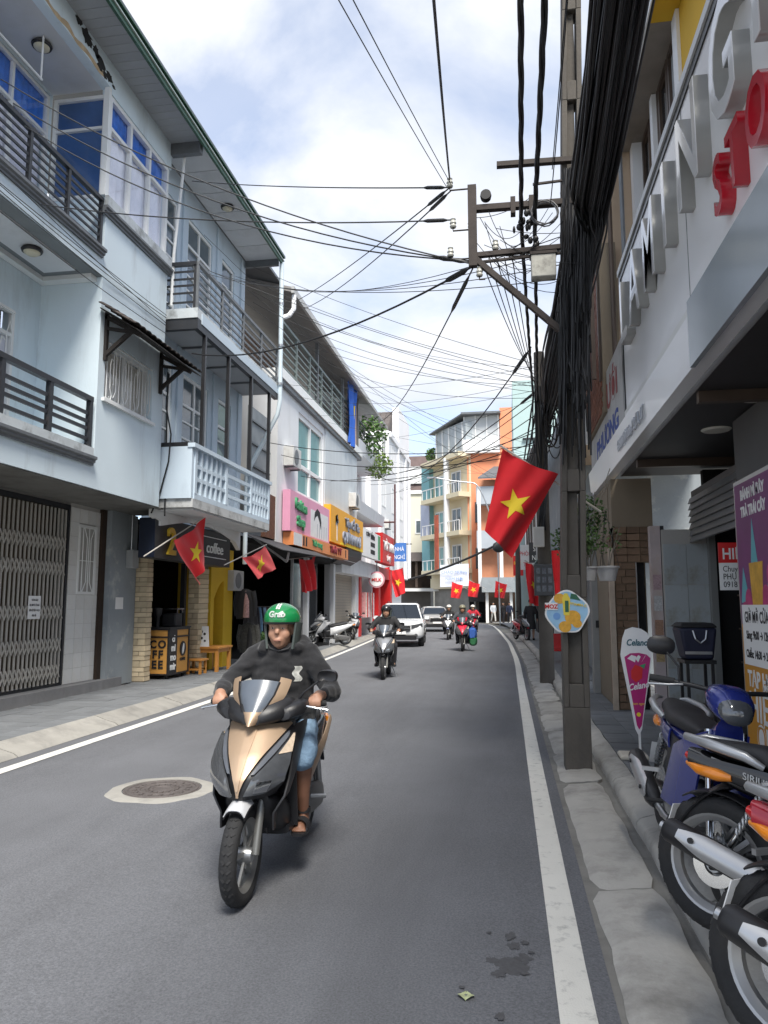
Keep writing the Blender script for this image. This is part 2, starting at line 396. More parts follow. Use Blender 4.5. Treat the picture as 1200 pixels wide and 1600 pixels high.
# the near side: gutter slabs, low kerb, tiled pavement
GUTM = mat('gutter_concrete', (.20, .195, .18), .9, var=.2, vs=4, dirt=(.09, .085, .08), da=.7, ds=2.2, mid=.5, bump=.4)
gut = obj('gutter_bed', MB().sheet(lambda a, t: (lerp(xr(-6 + t * 60) - .03, xr(-6 + t * 60) + .6, a), -6 + t * 60, .006 + .02 * a), 1, 40), GUTM, kind='structure')
y = .2
jn = [0.4, 2.2, 4.55, 7.1, 8.4, 9.9, 11.3, 12.8, 14.4, 16.2, 18.2, 20.4, 22.8, 25.4, 28.2, 31.4, 35, 39, 43]
for a, c in zip(jn, jn[1:]):
    x0, x1 = xr((a + c) / 2) + RND.uniform(0, .03), xr((a + c) / 2) + .38 + RND.uniform(-.02, .02)
    dx = xr(c) - xr(a); n = 8; dz = RND.uniform(-.004, .006)
    def fn(s, t, a=a, c=c, x0=x0, x1=x1, dx=dx, dz=dz):
        yy = lerp(a + .015, c - .015, t); e = .02 * mnoise.noise(V((yy * 3, s * 5, a)))
        r = .02 * (max(0, abs(t - .5) - .46) / .04) ** 2
        xx = lerp(x0 + r * 2 + (e * 1.3 if s == 0 else 0), x1 - r * 2 + (e if s == 1 else 0), s) + dx * (t - .5)
        return (xx, yy, .03 + .03 * s + dz + e * .25 - (.022 if s in (0, 1) or t in (0, 1) else 0))
    obj('concrete_slab', MB().sheet(fn, 6, 16, .06), CONC, gut, smooth=50)
kerbn = obj('near_kerb_base', MB().sheet(lambda a, t: (xr(-6 + t * 60) + .42 + a * .2, -6 + t * 60, .03), 1, 40), GUTM, kind='structure')
y = -1.
while y < 44:
    L = RND.uniform(1.0, 1.6) if y < 18 else 3; rs = []
    for i in range(7):
        yy = y + .008 + (L - .016) * i / 6; j = .012 * mnoise.noise(V((yy * 2, 3, 1)))
        rs.append([(xr(yy) + px + j, yy, pz + j * .6) for px, pz in ((.43, .02), (.435, .085), (.46, .115), (.56, .145), (.60, .145), (.60, .02))])
    obj('kerb_stone', MB().rings(rs), CONC, kerbn, smooth=45); y += L
pavn = obj('near_pavement', MB().sheet(lambda a, t: (lerp(xr(-6 + t * 72) + .59, 6 - t * 3, a), -6 + t * 72, .12), 1, 40), GROUT, kind='structure')
for j in range(46):
    for i in range(5):
        piece('paving_tile', TILEM, (1.03 + .155 + i * .3, 1.4 + j * .3, .148 + RND.uniform(-.003, .003)), pavn, (RND.uniform(-.008, .008), RND.uniform(-.008, .008), 0))
obj('near_pavement_far', MB().sheet(lambda a, t: (lerp(xr(15.2 + t * 48) + .6, 3, a), 15.2 + t * 48, .146), 1, 30), PAVE, kind='structure')

# manhole in its concrete collar, stains, a dropped leaf
mh = thing('manhole_cover', 'round cast iron manhole cover set in a pale concrete collar in the road', 'manhole', (-2.98, 6.3, 0))
ring = []
for j in range(40):
    t = 2 * pi * j / 40; r = .46 + .055 * mnoise.noise(V((cos(t) * 2, sin(t) * 2, 3))) + .012 * sin(t * 9)
    ring.append((r, t))
b = MB(); b.rings([[(-2.98 + cos(t) * .335, 6.3 + sin(t) * .335, .013) for r, t in ring], [(-2.98 + cos(t) * .335, 6.3 + sin(t) * .335, .024) for r, t in ring], [(-2.98 + cos(t) * (r - .03), 6.3 + sin(t) * (r - .03), .022) for r, t in ring], [(-2.98 + cos(t) * r, 6.3 + sin(t) * r, .012) for r, t in ring]], caps=False)
obj('collar', b, KERB, mh, smooth=40)
IRON = mat('cast_iron', (.12, .105, .10), .7, .3, var=.3, vs=20, bump=.5, bs=60)
obj('cover', MB().lathe([(0.001, .02), (.325, .02), (.325, .0)], (-2.98, 6.3, .0), n=40), IRON, mh)
b = MB()
for r in (.30, .2, .1): b.lathe([(r - .018, .019), (r - .014, .026), (r + .006, .026), (r + .01, .019)], (-2.98, 6.3, 0), n=32, caps=False)
for k in range(16):
    t = 2 * pi * k / 16
    for r in (.13, .23): b.box(-2.98 + cos(t) * r - .016, 6.3 + sin(t) * r - .016, .019, -2.98 + cos(t) * r + .016, 6.3 + sin(t) * r + .016, .027)
obj('raised_pattern', b, IRON, mh)
stain = thing('oil_stain', 'scattered dark oil spots on the asphalt beside the white edge line', 'stain', (0, 3.65, .01))
def blot(cx, cy, r, sy):
    b = MB(); p = []
    for j in range(48):
        t = 2 * pi * j / 48; q = r * (1 + .5 * mnoise.noise(V((cos(t) * 1.6 + cx * 9, sin(t) * 1.6, cy * 7))) + .28 * mnoise.noise(V((cos(t) * 6 + cx * 9, sin(t) * 6, cy * 7)))); p.append((cx + cos(t) * q, cy + sin(t) * q * sy, .0075 + .0006 * len(stain.children)))
    b.add(p, [list(range(48))]); obj('spot', b, STAIN, stain)
for a in [(-.02, 3.58, .065, 1.3), (-.10, 3.62, .03, 1), (.045, 3.66, .035, 1.4), (.0, 3.78, .03, 1.2), (-.07, 3.50, .03, 1), (.05, 3.82, .018, 1), (-.02, 3.88, .028, 1.3), (.04, 3.52, .02, 1), (.075, 3.72, .014, 1), (-.12, 3.9, .012, 1), (-.06, 3.15, .018, 1.5), (-.22, 3.35, .012, 1)]: blot(*a)
lf = MB().sheet(lambda a, t: (-.2 + (a - .5) * .075 * sin(pi * min(.98, max(.04, t))), 3.28 + t * .07 - .035, .012 + .012 * abs(a - .5) + .006 * sin(t * 6)), 4, 5)
tag(obj('fallen_leaf', lf, mat('dry_leaf', (.42, .46, .26), .7, var=.2, vs=30), base=(-.2, 3.28, .02)), 'small pale green leaf lying on the asphalt', 'leaf')

# ------------------------------------------------------------------ facade helpers
def wall_holes(b, fr, u0, u1, v0, v1, w0, w1, holes=()):
    us = sorted({u0, u1} | {h[0] for h in holes if u0 < h[0] < u1} | {h[1] for h in holes if u0 < h[1] < u1})
    vs_ = sorted({v0, v1} | {h[2] for h in holes if v0 < h[2] < v1} | {h[3] for h in holes if v0 < h[3] < v1})
    for a, c in zip(us, us[1:]):
        run = None
        for d, e in zip(vs_, vs_[1:]):
            um, vm = (a + c) / 2, (d + e) / 2
            if any(h[0] < um < h[1] and h[2] < vm < h[3] for h in holes):
                if run is not None: b.fb(fr, a, c, run, d, w0, w1); run = None
            elif run is None: run = d
        if run is not None: b.fb(fr, a, c, run, v1, w0, w1)
    return b
def window(root, fr, u0, u1, v0, v1, w, cols=2, transom=None, fm=TRIMW, pm=DARKGL, cm=None, fw=.05, rows=1, dep=.06, tpm=None, name='window', tcm=None, label=None):
    b = MB()
    b.fb(fr, u0, u0 + fw, v0, v1, w - dep, w); b.fb(fr, u1 - fw, u1, v0, v1, w - dep, w)
    b.fb(fr, u0 + fw, u1 - fw, v0, v0 + fw, w - dep, w); b.fb(fr, u0 + fw, u1 - fw, v1 - fw, v1, w - dep, w)
    vt = transom if transom else v1 - fw
    for i in range(1, cols):
        u = lerp(u0 + fw / 2, u1 - fw / 2, i / cols); b.fb(fr, u - fw * .45, u + fw * .45, v0 + fw, v1 - fw, w - dep + .003, w - .004)
    if transom: b.fb(fr, u0 + fw, u1 - fw, vt - fw * .4, vt + fw * .4, w - dep + .005, w - .002)
    for i in range(1, rows):
        v = lerp(v0 + fw, vt, i / rows); b.fb(fr, u0 + fw, u1 - fw, v - fw * .25, v + fw * .25, w - dep + .007, w - .008)
    wo = obj(name, b, fm, root)
    if label: wo['label'] = label
    for i in range(cols):
        a, c = lerp(u0 + fw / 2, u1 - fw / 2, i / cols) + fw * .3, lerp(u0 + fw / 2, u1 - fw / 2, (i + 1) / cols) - fw * .3
        obj('pane', MB().fb(fr, a, c, v0 + fw * .6, vt - .01, w - dep * .75, w - dep * .6), pm, wo)
        if transom: obj('pane', MB().fb(fr, a, c, vt + .01, v1 - fw * .6, w - dep * .75, w - dep * .6), tpm or pm, wo)
    if cm:
        def cur(a, t, lo=v0 + .03, hi=vt): u = lerp(u0 + fw, u1 - fw, a); return fr.P(u, lerp(lo, hi, t), w - dep - .025 + .015 * sin(u * 38 + .6 * sin(u * 9)))
        obj('curtain', MB().sheet(cur, max(8, int((u1 - u0) * 28)), 1), cm, wo, smooth=70)
        if transom and tcm:
            def cur2(a, t): u = lerp(u0 + fw, u1 - fw, a); return fr.P(u, lerp(vt, v1 - .02, t), w - dep - .025 + .015 * sin(u * 45))
            obj('curtain', MB().sheet(cur2, max(8, int((u1 - u0) * 28)), 1), tcm, wo, smooth=70)
    return wo
def railing(root, fr, u0, u1, v0, v1, w, nposts, rails, m=DARKRAIL, th=.03, pw=.05, hr=.055):
    ro = obj('balcony_railing', MB().fb(fr, u0, u1, v1 - hr, v1, w - hr / 2 - .006, w + hr / 2 + .006), m, root)
    for i in range(nposts):
        u = lerp(u0 + pw / 2, u1 - pw / 2, i / (nposts - 1)); obj('post', MB().fb(fr, u - pw / 2, u + pw / 2, v0, v1 - hr + .004, w - pw / 2, w + pw / 2), m, ro)
    for f in rails: obj('rail', MB().fb(fr, u0 + .01, u1 - .01, lerp(v0, v1, f) - th / 2, lerp(v0, v1, f) + th / 2, w - th / 3, w + th / 3), m, ro)
    return ro
def ceiling_lamp(x, y, z, label, grp='round ceiling lamps of the blue houses'):
    t = thing('ceiling_lamp', label, 'lamp', (x, y, z), grp)
    obj('rim', MB().lathe([(.13, 0), (.15, -.03), (.14, -.055), (.115, -.06)], (x, y, z), n=20, caps=False), BLACKPL, t, smooth=50)
    obj('shade', MB().lathe([(.118, -.03), (.11, -.075), (.07, -.10), (.002, -.108)], (x, y, z), n=20), mat('opal_glass', (.62, .58, .44), .25), t, smooth=60)
def scroll_grille(root, fr, u0, u1, v0, v1, w, n, m=TRIMW, r=.008):
    """wrought bars with arched heads and curled feet; each bar is a sub-part"""
    g = obj('grille', MB().fb(fr, u0, u1, v0, v0 + .02, w - .01, w + .01).fb(fr, u0, u1, v1 - .02, v1, w - .01, w + .01), m, root)
    s = (u1 - u0) / n
    for i in range(n):
        a = u0 + i * s; h = v1 - v0; pts = []
        k = i % 3
        if k == 0: pts = [(a + s * .5, v0), (a + s * .5, v1)]
        elif k == 1: pts = [(a + s * .15, v0 + h * .06), (a + s * .55, v0 + h * .02), (a + s * .75, v0 + h * .10), (a + s * .35, v0 + h * .22), (a + s * .3, v0 + h * .62), (a + s * .55, v0 + h * .74), (a + s * 1.0, v0 + h * .72)]
        else: pts = [(a + s * .1, v0 + h * .3), (a + s * .1, v0 + h * .8), (a + s * .4, v0 + h * .9), (a + s * .75, v0 + h * .8), (a + s * .7, v0 + h * .2), (a + s * .2, v0 + h * .08)]
        obj('bar', MB().tube([fr.P(p, q, w) for p, q in pts], r, 6), m, g)
    return g
# ------------------------------------------------------------------ house one of the far side: pale blue, folding gate
f = FL(0)
h1 = thing('blue_house', 'pale blue three storey house with railed balconies above a folding steel gate', 'house', (-7, 10, 0))
b = MB()
wall_holes(b, f, 10.35, 12.55, 3.36, 8.08, -6.38, -6.2, [(10.54, 12.14, 4.82, 5.80)])
b.fb(f, 10.35, 10.53, 3.36, 8.08, -7.25, -6.381)                     # cheek of the bay
b.fb(f, 12.37, 12.55, 3.36, 10.40, -7.4, -6.381)
b.fb(f, 3, 10.352, 9.95, 10.44, -6.36, -6.2); b.fb(f, 10.352, 12.55, 9.87, 10.44, -6.36, -6.2)
b.fb(f, 10.36, 12.36, 7.2, 7.3, -7.4, -6.382)
wall_holes(b, f, 3, 10.349, 3.66, 10.4, -7.45, -7.25, [(8.0, 9.75, 3.9, 6.0), (6.0, 7.6, 3.9, 6.0), (5, 10.28, 7.4, 9.9)])
b.fb(f, 3, 10.349, 3.362, 3.72, -7.25, -6.2)                     # lower balcony slab
b.fb(f, 3, 10.349, 6.75, 7.04, -7.25, -6.202)
b.fb(f, 10.36, 12.36, 3.361, 3.5, -7.4, -6.383)
b.fb(f, 3, 12.55, 3.364, 3.5, -9, -7.45)
obj('wall', b, WALLB, h1)
for k, (v, uu) in enumerate(((3.72, (3, 10.30)), (7.04, (3, 10.30)), (7.78, (10.25, 12.62)))):      # moulded ledges
    b = MB()
    prof = [(0, 0), (.03, 0), (.03, .03), (.06, .045), (.06, .075), (.09, .09), (.09, .13), (0, .13)]
    b.rings([[f.P(u, v + p[1] - .02, -6.2 + p[0]) for p in prof] for u in uu])
    obj('ledge', b, GREYRAIL, h1)
b = MB().fb(f, 3, 10.29, 3.832, 3.97, -6.34, -6.17); obj('balcony_curb', b, LEDGE, h1)
b = MB().fb(f, 3, 10.29, 7.152, 7.2, -6.34, -6.19); obj('balcony_curb', b, LEDGE, h1)
b = MB().fb(f, 10.3, 12.6, 7.892, 8.08, -6.2, -6.14); obj('window_ledge', b, LEDGE, h1)
# coffered soffit of the upper slab and ceiling of the top balcony
SOFFG = mat('soffit_grey_trim', (.20, .22, .23), .7)
obj('soffit', MB().fb(f, 3, 10.347, 6.735, 6.748, -7.24, -6.22), SOFFG, h1)
obj('soffit_panel', MB().fb(f, 3, 10.0, 6.70, 6.733, -6.98, -6.45), SOFFW, h1)
obj('soffit_border', MB().fb(f, 3, 10.347, 6.66, 6.734, -7.24, -7.12).fb(f, 10.18, 10.347, 6.66, 6.733, -7.118, -6.3), TRIMW, h1)
obj('ceiling', MB().fb(f, 3, 10.35, 9.955, 10.05, -7.25, -6.362), mat('ceiling_white', (.62, .63, .63), .75, var=.05, dirt=(.40, .38, .33), da=.3, ds=1), h1)
obj('ground_soffit', MB().fb(f, 3, 13.6, 3.34, 3.358, -7.45, -6.22), mat('soffit_dirty', (.16, .16, .15), .85, var=.2, dirt=(.06, .055, .05), da=.7, ds=2), h1)
obj('fascia_stain', MB().sheet(lambda a, t: f.P(8.4 + a * 1.75, 9.96 + .02 * sin(a * 20) + t * (.05 + .06 * (mnoise.noise(V((a * 9, 0, 0))) + .6)), -6.197), 20, 1), mat('rust_wash', (.50, .38, .24), .9, var=.3, vs=9), h1)
PEEL = mat('peeled_black', (.03, .03, .032), .9, var=.3)
for cu, cv, r in ((9.35, 10.36, .10), (9.6, 10.25, .15), (9.85, 10.22, .10), (10.0, 10.12, .14), (10.25, 10.08, .09), (10.12, 10.02, .07), (10.4, 10.02, .05)):
    p = [(cu + cos(t) * r * (1 + .8 * mnoise.noise(V((cos(t) * 2, sin(t) * 2, cu * 5)))), cv + sin(t) * r * .8 * (1 + .8 * mnoise.noise(V((cos(t) * 2, sin(t) * 2, cu * 7))))) for t in (2 * pi * j / 22 for j in range(22))]
    obj('peeled_patch', MB().prism(p, f, -6.198, -6.196), PEEL, h1)
railing(h1, f, 3.1, 10.27, 3.97, 4.76, -6.24, 8, (.16, .36, .50, .66), th=.05, pw=.075, hr=.075)
railing(h1, f, 3.1, 10.30, 7.17, 8.02, -6.24, 9, (.10, .24, .38, .52, .66, .80), th=.035, pw=.055, hr=.06)
# windows
w2 = window(h1, f, 10.54, 12.14, 4.82, 5.80, -6.30, 2, None, TRIMW, CLEAR, CURTW, .06)
scroll_grille(w2, f, 10.56, 12.12, 4.84, 5.78, -6.215, 12)
obj('sill', MB().fb(f, 10.48, 12.20, 4.77, 4.818, -6.3, -6.15), TRIMW, w2)
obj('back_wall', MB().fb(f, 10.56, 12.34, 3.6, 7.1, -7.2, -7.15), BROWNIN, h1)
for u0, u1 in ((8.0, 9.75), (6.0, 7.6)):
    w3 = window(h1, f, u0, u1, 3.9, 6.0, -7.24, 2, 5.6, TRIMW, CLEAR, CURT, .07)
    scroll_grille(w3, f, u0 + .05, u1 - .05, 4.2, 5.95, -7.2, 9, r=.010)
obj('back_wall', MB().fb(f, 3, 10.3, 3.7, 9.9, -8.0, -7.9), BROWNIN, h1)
fs = FN(10.35)                                                         # glazed cheek of the top floor, facing down the street
ws = window(h1, fs, -7.22, -6.28, 8.09, 9.87, 0, 1, 9.30, TRIMW, BLUEGL, None, .06, dep=.08)
window(h1, f, 10.36, 12.50, 8.09, 9.865, -6.22, 3, 9.32, TRIMW, CLEAR, CURT, .075, dep=.08, tcm=CURTB)
obj('corner_post', MB().fb(f, 10.29, 10.36, 8.09, 9.95, -6.29, -6.20), TRIMW, h1)
for u0, u1 in ((8.5, 10.28), (6.7, 8.49), (5.0, 6.69)):
    window(h1, f, u0, u1, 7.42, 9.88, -7.25, 2, 9.2, TRIMW, CLEAR, CURT, .06, tcm=CURTB)
# tiled canopy on timber brackets
TIMB = mat('timber_dark', (.02, .016, .014), .8, var=.4, vs=6)
RTILE = mat('roof_tile_dark', (.045, .036, .032), .85, var=.35, vs=8, rnd=.35)
cn = thing('window_canopy', 'small dark tiled canopy on black timber brackets over a grilled window', 'canopy', (-6.2, 11.5, 6))
for u in (10.5, 12.4):
    b = MB(); b.beam((-6.19, u, 5.42), (-6.19, u, 6.2), .07, .07, up=(0, 1, 0)); b.beam((-6.19, u, 5.5), (-5.72, u, 5.9), .06, .06, up=(0, 1, 0)); b.beam((-6.19, u, 6.14), (-5.6, u, 5.80), .07, .07, up=(0, 1, 0))
    b.beam((-6.19, u, 5.95), (-5.66, u, 5.84), .05, .05, up=(0, 1, 0))
    obj('bracket', b, TIMB, cn)
obj('rafter_board', MB().hexa([(-6.19, 10.3, 6.2), (-6.19, 12.75, 6.2), (-5.56, 12.75, 5.82), (-5.56, 10.3, 5.82), (-6.19, 10.3, 6.22), (-6.19, 12.75, 6.22), (-5.56, 12.75, 5.84), (-5.56, 10.3, 5.84)]), TIMB, cn)
tb = MB(); tb.sheet(lambda a, t: (t * .17 - .085, (a - .5) * .20, .02 + .03 * (a - .5) ** 2 * -4 + .028 - t * .0), 5, 1, .016); TME = tb.mesh('roof_tile', 40); TME.materials.append(RTILE)
for i in range(14):
    for k in range(5):
        t = (k + .5) / 5; piece('roof_tile', TME, (lerp(-6.17, -5.58, t), 10.33 + i * .178, lerp(6.235, 5.86, t) + .012), cn, (RND.uniform(-.06, .06), R(29) + RND.uniform(-.05, .03), RND.uniform(-.05, .05)))
# eaves: planked soffit, gutter, tin roof
so = obj('eave_soffit', MB().fb(f, 3, 12.56, 10.42, 10.44, -6.2, -5.52), GREYRAIL, h1)
pm = MB().box(-.335, -.088, -.012, .335, .088, .012).mesh('soffit_board'); pm.materials.append(SOFF)
for i in range(52): piece('soffit_board', pm, (-5.865, 3.1 + i * .183, 10.40), so)
obj('soffit_beam', MB().fb(f, 12.50, 12.62, 10.16, 10.4, -6.2, -5.6), GREYRAIL, h1)
def gutter(root, u0, u1, w, v):
    b = MB(); b.fb(f, u0, u1, v - .10, v + .06, w - .05, w); b.fb(f, u0, u1, v + .06, v + .085, w - .06, w + .05)
    obj('gutter', b, GREEN, root)
    b = MB().fb(f, u0, u1, v - .02, v + .005, w + .001, w + .028); obj('gutter_lip', b, mat('gutter_edge', (.40, .46, .43), .5, .2, var=.2), root)
gutter(h1, 3, 12.6, -5.50, 10.36)
b = MB(); b.hexa([(-5.45, 2.5, 10.44), (-5.45, 12.6, 10.44), (-12, 12.6, 12.6), (-12, 2.5, 12.6), (-5.45, 2.5, 10.48), (-5.45, 12.6, 10.48), (-12, 12.6, 12.65), (-12, 2.5, 12.65)]); obj('roof', b, ROOFM, h1)
ceiling_lamp(-6.72, 9.26, 9.95, 'round ceiling lamp over the uppermost balcony of the pale blue house')
ceiling_lamp(-6.66, 9.24, 6.70, 'round ceiling lamp under the slab between the two railed balconies')
rod = thing('hanging_rod', 'white clothes pole hung below the ceiling of the uppermost balcony', 'pole', (-6.6, 9, 9.4))
obj('pole', MB().tube([(-6.66, 6.5, 9.28), (-6.6, 9.15, 9.26)], .016, 8), TRIMW, rod); obj('hanger', MB().tube([(-6.6, 9.12, 9.24), (-6.6, 9.12, 9.95)], .014, 8), TRIMW, rod)
# ground floor: gate, tiled wall, barred window, grey pier
b = MB(); b.fb(f, 3, 13.2, .0, .27, -9, -7.13); obj('doorstep', b, mat('step_stone', (.20, .20, .205), .8, var=.2, dirt=(.09, .09, .09), da=.6, bump=.3), h1)
b = MB(); b.fb(f, 11.66, 12.72, .272, 3.34, -7.6, -7.37); b.fb(f, 3, 11.66, 3.30, 3.34, -7.6, -7.4); obj('gate_surround', b, GROUT, h1)
tw = MB().box(-.006, -.146, -.123, .006, .146, .123).mesh('wall_tile'); tw.materials.append(TILEW)
for i in range(4):
    for k in range(12):
        u, v = 11.80 + i * .265, .40 + k * .25
        if u + .1 > 11.93 and u - .1 < 12.48 and v + .1 > 1.80 and v - .1 < 2.98: continue
        piece('wall_tile', tw, (-7.362, u, v), h1, None, (1, .88, 1))
wg = window(h1, f, 11.92, 12.50, 1.78, 3.0, -7.345, 1, None, TRIMW, DARKGL, None, .05)
g = obj('grille', MB().fb(f, 11.95, 12.47, 2.36, 2.375, -7.335, -7.32), TRIMW, wg)
for u, ex in ((12.02, .0), (12.10, .05), (12.21, 0), (12.32, -.05), (12.40, 0)):
    obj('bar', MB().tube([f.P(u - ex, 1.83, -7.325), f.P(u + ex, 2.0, -7.325), f.P(u + ex, 2.75, -7.325), f.P(u - ex, 2.95, -7.325)], .009, 6), TRIMW, g)
obj('pier', MB().fb(f, 12.74, 13.72, .121, 3.338, -7.7, -7.2), WALLG, h1)
nl = MB().fb(f, 12.98, 13.26, 1.52, 1.74, -7.199, -7.196); tag(obj('wall_notice', nl, PAPER, base=(-7.2, 13.1, 1.6)), 'small white notice pasted on the peeling grey pier', 'notice')
ga = thing('folding_gate', 'closed steel folding lattice gate across the ground floor opening', 'gate', (-7.4, 9, .27))
obj('track', MB().fb(f, 3, 11.65, 3.22, 3.298, -7.44, -7.36).fb(f, 3, 11.65, .272, .30, -7.43, -7.37), DARKRAIL, ga)
obj('end_post', MB().fb(f, 11.60, 11.65, .30, 3.22, -7.42, -7.36), DARKRAIL, ga)
bm_ = MB().box(-.009, -.018, -1.44, .009, .018, 1.44).mesh('gate_bar'); bm_.materials.append(GATEM)
for i in range(62): piece('gate_bar', bm_, (-7.385, 11.56 - i * .105, 1.76), ga)
b = MB()
for v in (2.72, 2.30, 1.58, 1.05, .62):
    for i in range(61):
        u = 11.56 - i * .105
        b.beam(f.P(u, v, -7.368), f.P(u - .105, v - .21, -7.368), .008, .03); b.beam(f.P(u - .105, v, -7.362), f.P(u, v - .21, -7.362), .008, .03)
o = obj('lattice_strip', b, GATEM, ga); o['kind'] = 'stuff'
obj('dark_hall', MB().fb(f, 3, 11.9, .28, 3.3, -7.75, -7.7), mat('brown_door', (.10, .075, .05), .8, var=.3, vs=1.5), h1)
nt1 = thing('paper_notice', 'white printed notice sheet hung on the folding steel gate', 'notice', (-7.34, 10.75, 1.5))
obj('sheet', MB().fb(f, 10.62, 10.93, 1.38, 1.74, -7.35, -7.345), PAPER, nt1)
for k, (a, s) in enumerate(((1.66, 'THÔNG BÁO'), (1.58, 'ĐÃ DỜI VỀ SỐ NHÀ'), (1.50, 'LIÊN HỆ ĐIỆN THOẠI'), (1.42, '0263 382'))):
    text('lettering', s, f, 10.775, a, .045, INK, nt1, -7.343, .002, .62)

# ------------------------------------------------------------------ house two: blue with the lattice balcony, coffee shop below
h2 = thing('balcony_house', 'blue house with a lattice balustrade balcony standing over the coffee shop', 'house', (-6.5, 15, 0))
doors = [(12.95, 13.55), (14.05, 15.35), (15.95, 16.75)]
holes = [(a, c, 3.55, 6.35) for a, c in doors] + [(a, c, 7.15, 9.75) for a, c in doors]
b = MB(); wall_holes(b, f, 12.56, 17.5, 3.42, 10.38, -6.7, -6.5, holes); b.fb(f, 17.3, 17.5, 3.42, 10.37, -9, -6.701)
for u in (12.75, 13.78, 15.62, 17.2): b.fb(f, u - .06, u + .06, 3.45, 6.8, -6.5, -6.46); b.fb(f, u - .06, u + .06, 7.15, 10.3, -6.5, -6.46)
obj('wall', b, WALLB2, h2)
obj('back_wall', MB().fb(f, 12.6, 17.3, 3.5, 10.2, -7.35, -7.3), BROWNIN, h2)
for (a, c) in doors:
    for v0, v1, vt in ((3.55, 6.35, 5.72), (7.15, 9.75, 9.18)):
        n = 2 if c - a > 1 else 1
        window(h2, f, a, c, v0, v1, -6.53, n * (1 if n == 2 else 1), vt, TRIMW, GREYGL, None, .07, rows=6, name='french_door')
def lattice(b, fr, u0, u1, v0, v1, w0, w1): pass
b = MB(); b.fb(f, 12.62, 17.62, 6.93, 7.12, -6.5, -5.6); obj('balcony_slab', b, LEDGE, h2)
b = MB(); b.fb(f, 12.64, 17.6, 6.72, 6.928, -5.70, -5.60); b.fb(f, 12.64, 12.74, 6.72, 6.928, -6.5, -5.70); obj('slab_fascia', b, DARKRAIL, h2)
obj('slab_edge', MB().fb(f, 12.8, 17.6, 6.86, 7.06, -5.599, -5.585), WALLB2, h2)
b = MB(); b.fb(f, 12.74, 17.5, 6.84, 6.92, -6.5, -5.71); obj('balcony_soffit', b, SOFF, h2)
for u in (13.9, 15.2, 16.4): obj('soffit_batten', MB().fb(f, u - .02, u + .02, 6.80, 6.84, -6.5, -5.71), GREYRAIL, h2)
railing(h2, f, 12.64, 17.6, 7.12, 8.04, -5.64, 5, (.14, .30, .46, .60, .76), th=.04, pw=.05, hr=.06, m=GREYRAIL)
fs2 = FN(12.66); r2 = railing(h2, fs2, -6.45, -5.66, 7.12, 8.04, 0, 2, (.14, .34, .5, .64, .8), th=.035, pw=.05, hr=.07)
obj('rail_panel', MB().box(-5.73, 12.67, 7.14, -5.66, 12.72, 7.97), TRIMW, h2)
# lattice balustrade
b = MB(); b.fb(f, 12.66, 17.1, 3.36, 3.52, -6.5, -5.6); obj('balcony_slab', b, mat('slab_grimy', (.45, .46, .46), .9, var=.1, dirt=(.05, .05, .045), da=.85, ds=3.2, mid=.5), h2)
obj('balcony_cheek', MB().fb(f, 12.62, 12.72, 3.522, 4.48, -6.49, -5.62), WALLB2, h2)
b = MB(); b.fb(f, 12.60, 17.14, 4.46, 4.54, -5.70, -5.56); b.fb(f, 12.72, 17.1, 3.522, 3.62, -5.68, -5.60)
for u in (12.72, 14.25, 15.75, 17.0): b.fb(f, u, u + .1, 3.62, 4.46, -5.685, -5.595)
bal = obj('balustrade', b, WALLB2, h2)
for s0, s1, kind in ((12.82, 14.25, 0), (14.35, 15.75, 1), (15.85, 17.0, 0)):
    if kind == 0:
        for k in range(1, 6): u = lerp(s0, s1, k / 6); obj('baluster', MB().fb(f, u - .035, u + .035, 3.62, 4.46, -5.675, -5.605), WALLB2, bal)
        for v in (3.86, 4.10): obj('cross_bar', MB().fb(f, s0, s1, v, v + .07, -5.672, -5.608), WALLB2, bal)
    else:
        for v in (3.78, 3.98, 4.2): obj('cross_bar', MB().fb(f, s0, s1, v, v + .07, -5.672, -5.608), WALLB2, bal)
for u in (13.06, 14.32, 15.71, 17.02): obj('iron_post', MB().fb(f, u - .035, u + .035, 4.542, 6.72, -5.67, -5.60), BLACKPL, h2)
obj('iron_rail', MB().fb(f, 12.62, 12.70, 4.482, 4.56, -6.49, -5.62), BLACKPL, h2)
# arch and white cove under the balcony
arc_p = [(12.62, 3.355), (17.1, 3.355), (17.1, 2.9)] + [(lerp(16.8, 12.95, i / 12), 3.06 + .22 * sin(pi * i / 12)) for i in range(13)] + [(12.9, 3.06), (12.9, 3.15), (12.62, 3.2)]
obj('arch_band', MB().prism(arc_p, f, -6.42, -6.32), TRIMW, h2)
obj('under_slab', MB().fb(f, 12.8, 17.1, 3.33, 3.357, -6.30, -5.65), SOFFW, h2)
so = obj('eave_soffit', MB().fb(f, 12.63, 17.5, 10.40, 10.42, -6.5, -5.52), GREYRAIL, h2)
pm2 = MB().box(-.46, -.39, -.01, .46, .39, .01).mesh('soffit_board'); pm2.materials.append(SOFFW)
for i in range(6): piece('soffit_board', pm2, (-6.0, 13.05 + i * .80, 10.385), so)
obj('soffit_beam', MB().fb(f, 17.42, 17.5, 10.2, 10.4, -6.48, -5.6), GREYRAIL, h2)
gutter(h2, 12.61, 17.55, -5.50, 10.36)
b = MB(); b.hexa([(-5.45, 12.61, 10.44), (-5.45, 17.55, 10.44), (-12, 17.55, 12.6), (-12, 12.61, 12.6), (-5.45, 12.61, 10.48), (-5.45, 17.55, 10.48), (-12, 17.55, 12.65), (-12, 12.61, 12.65)]); obj('roof', b, ROOFM, h2)
ceiling_lamp(-5.95, 14.8, 10.37, 'round ceiling lamp in the white eaves above the grey railing')
dp = thing('downpipe', 'pale grey rainwater downpipe hanging from the corner of the green gutter', 'pipe', (-5.5, 17.5, 10.2))
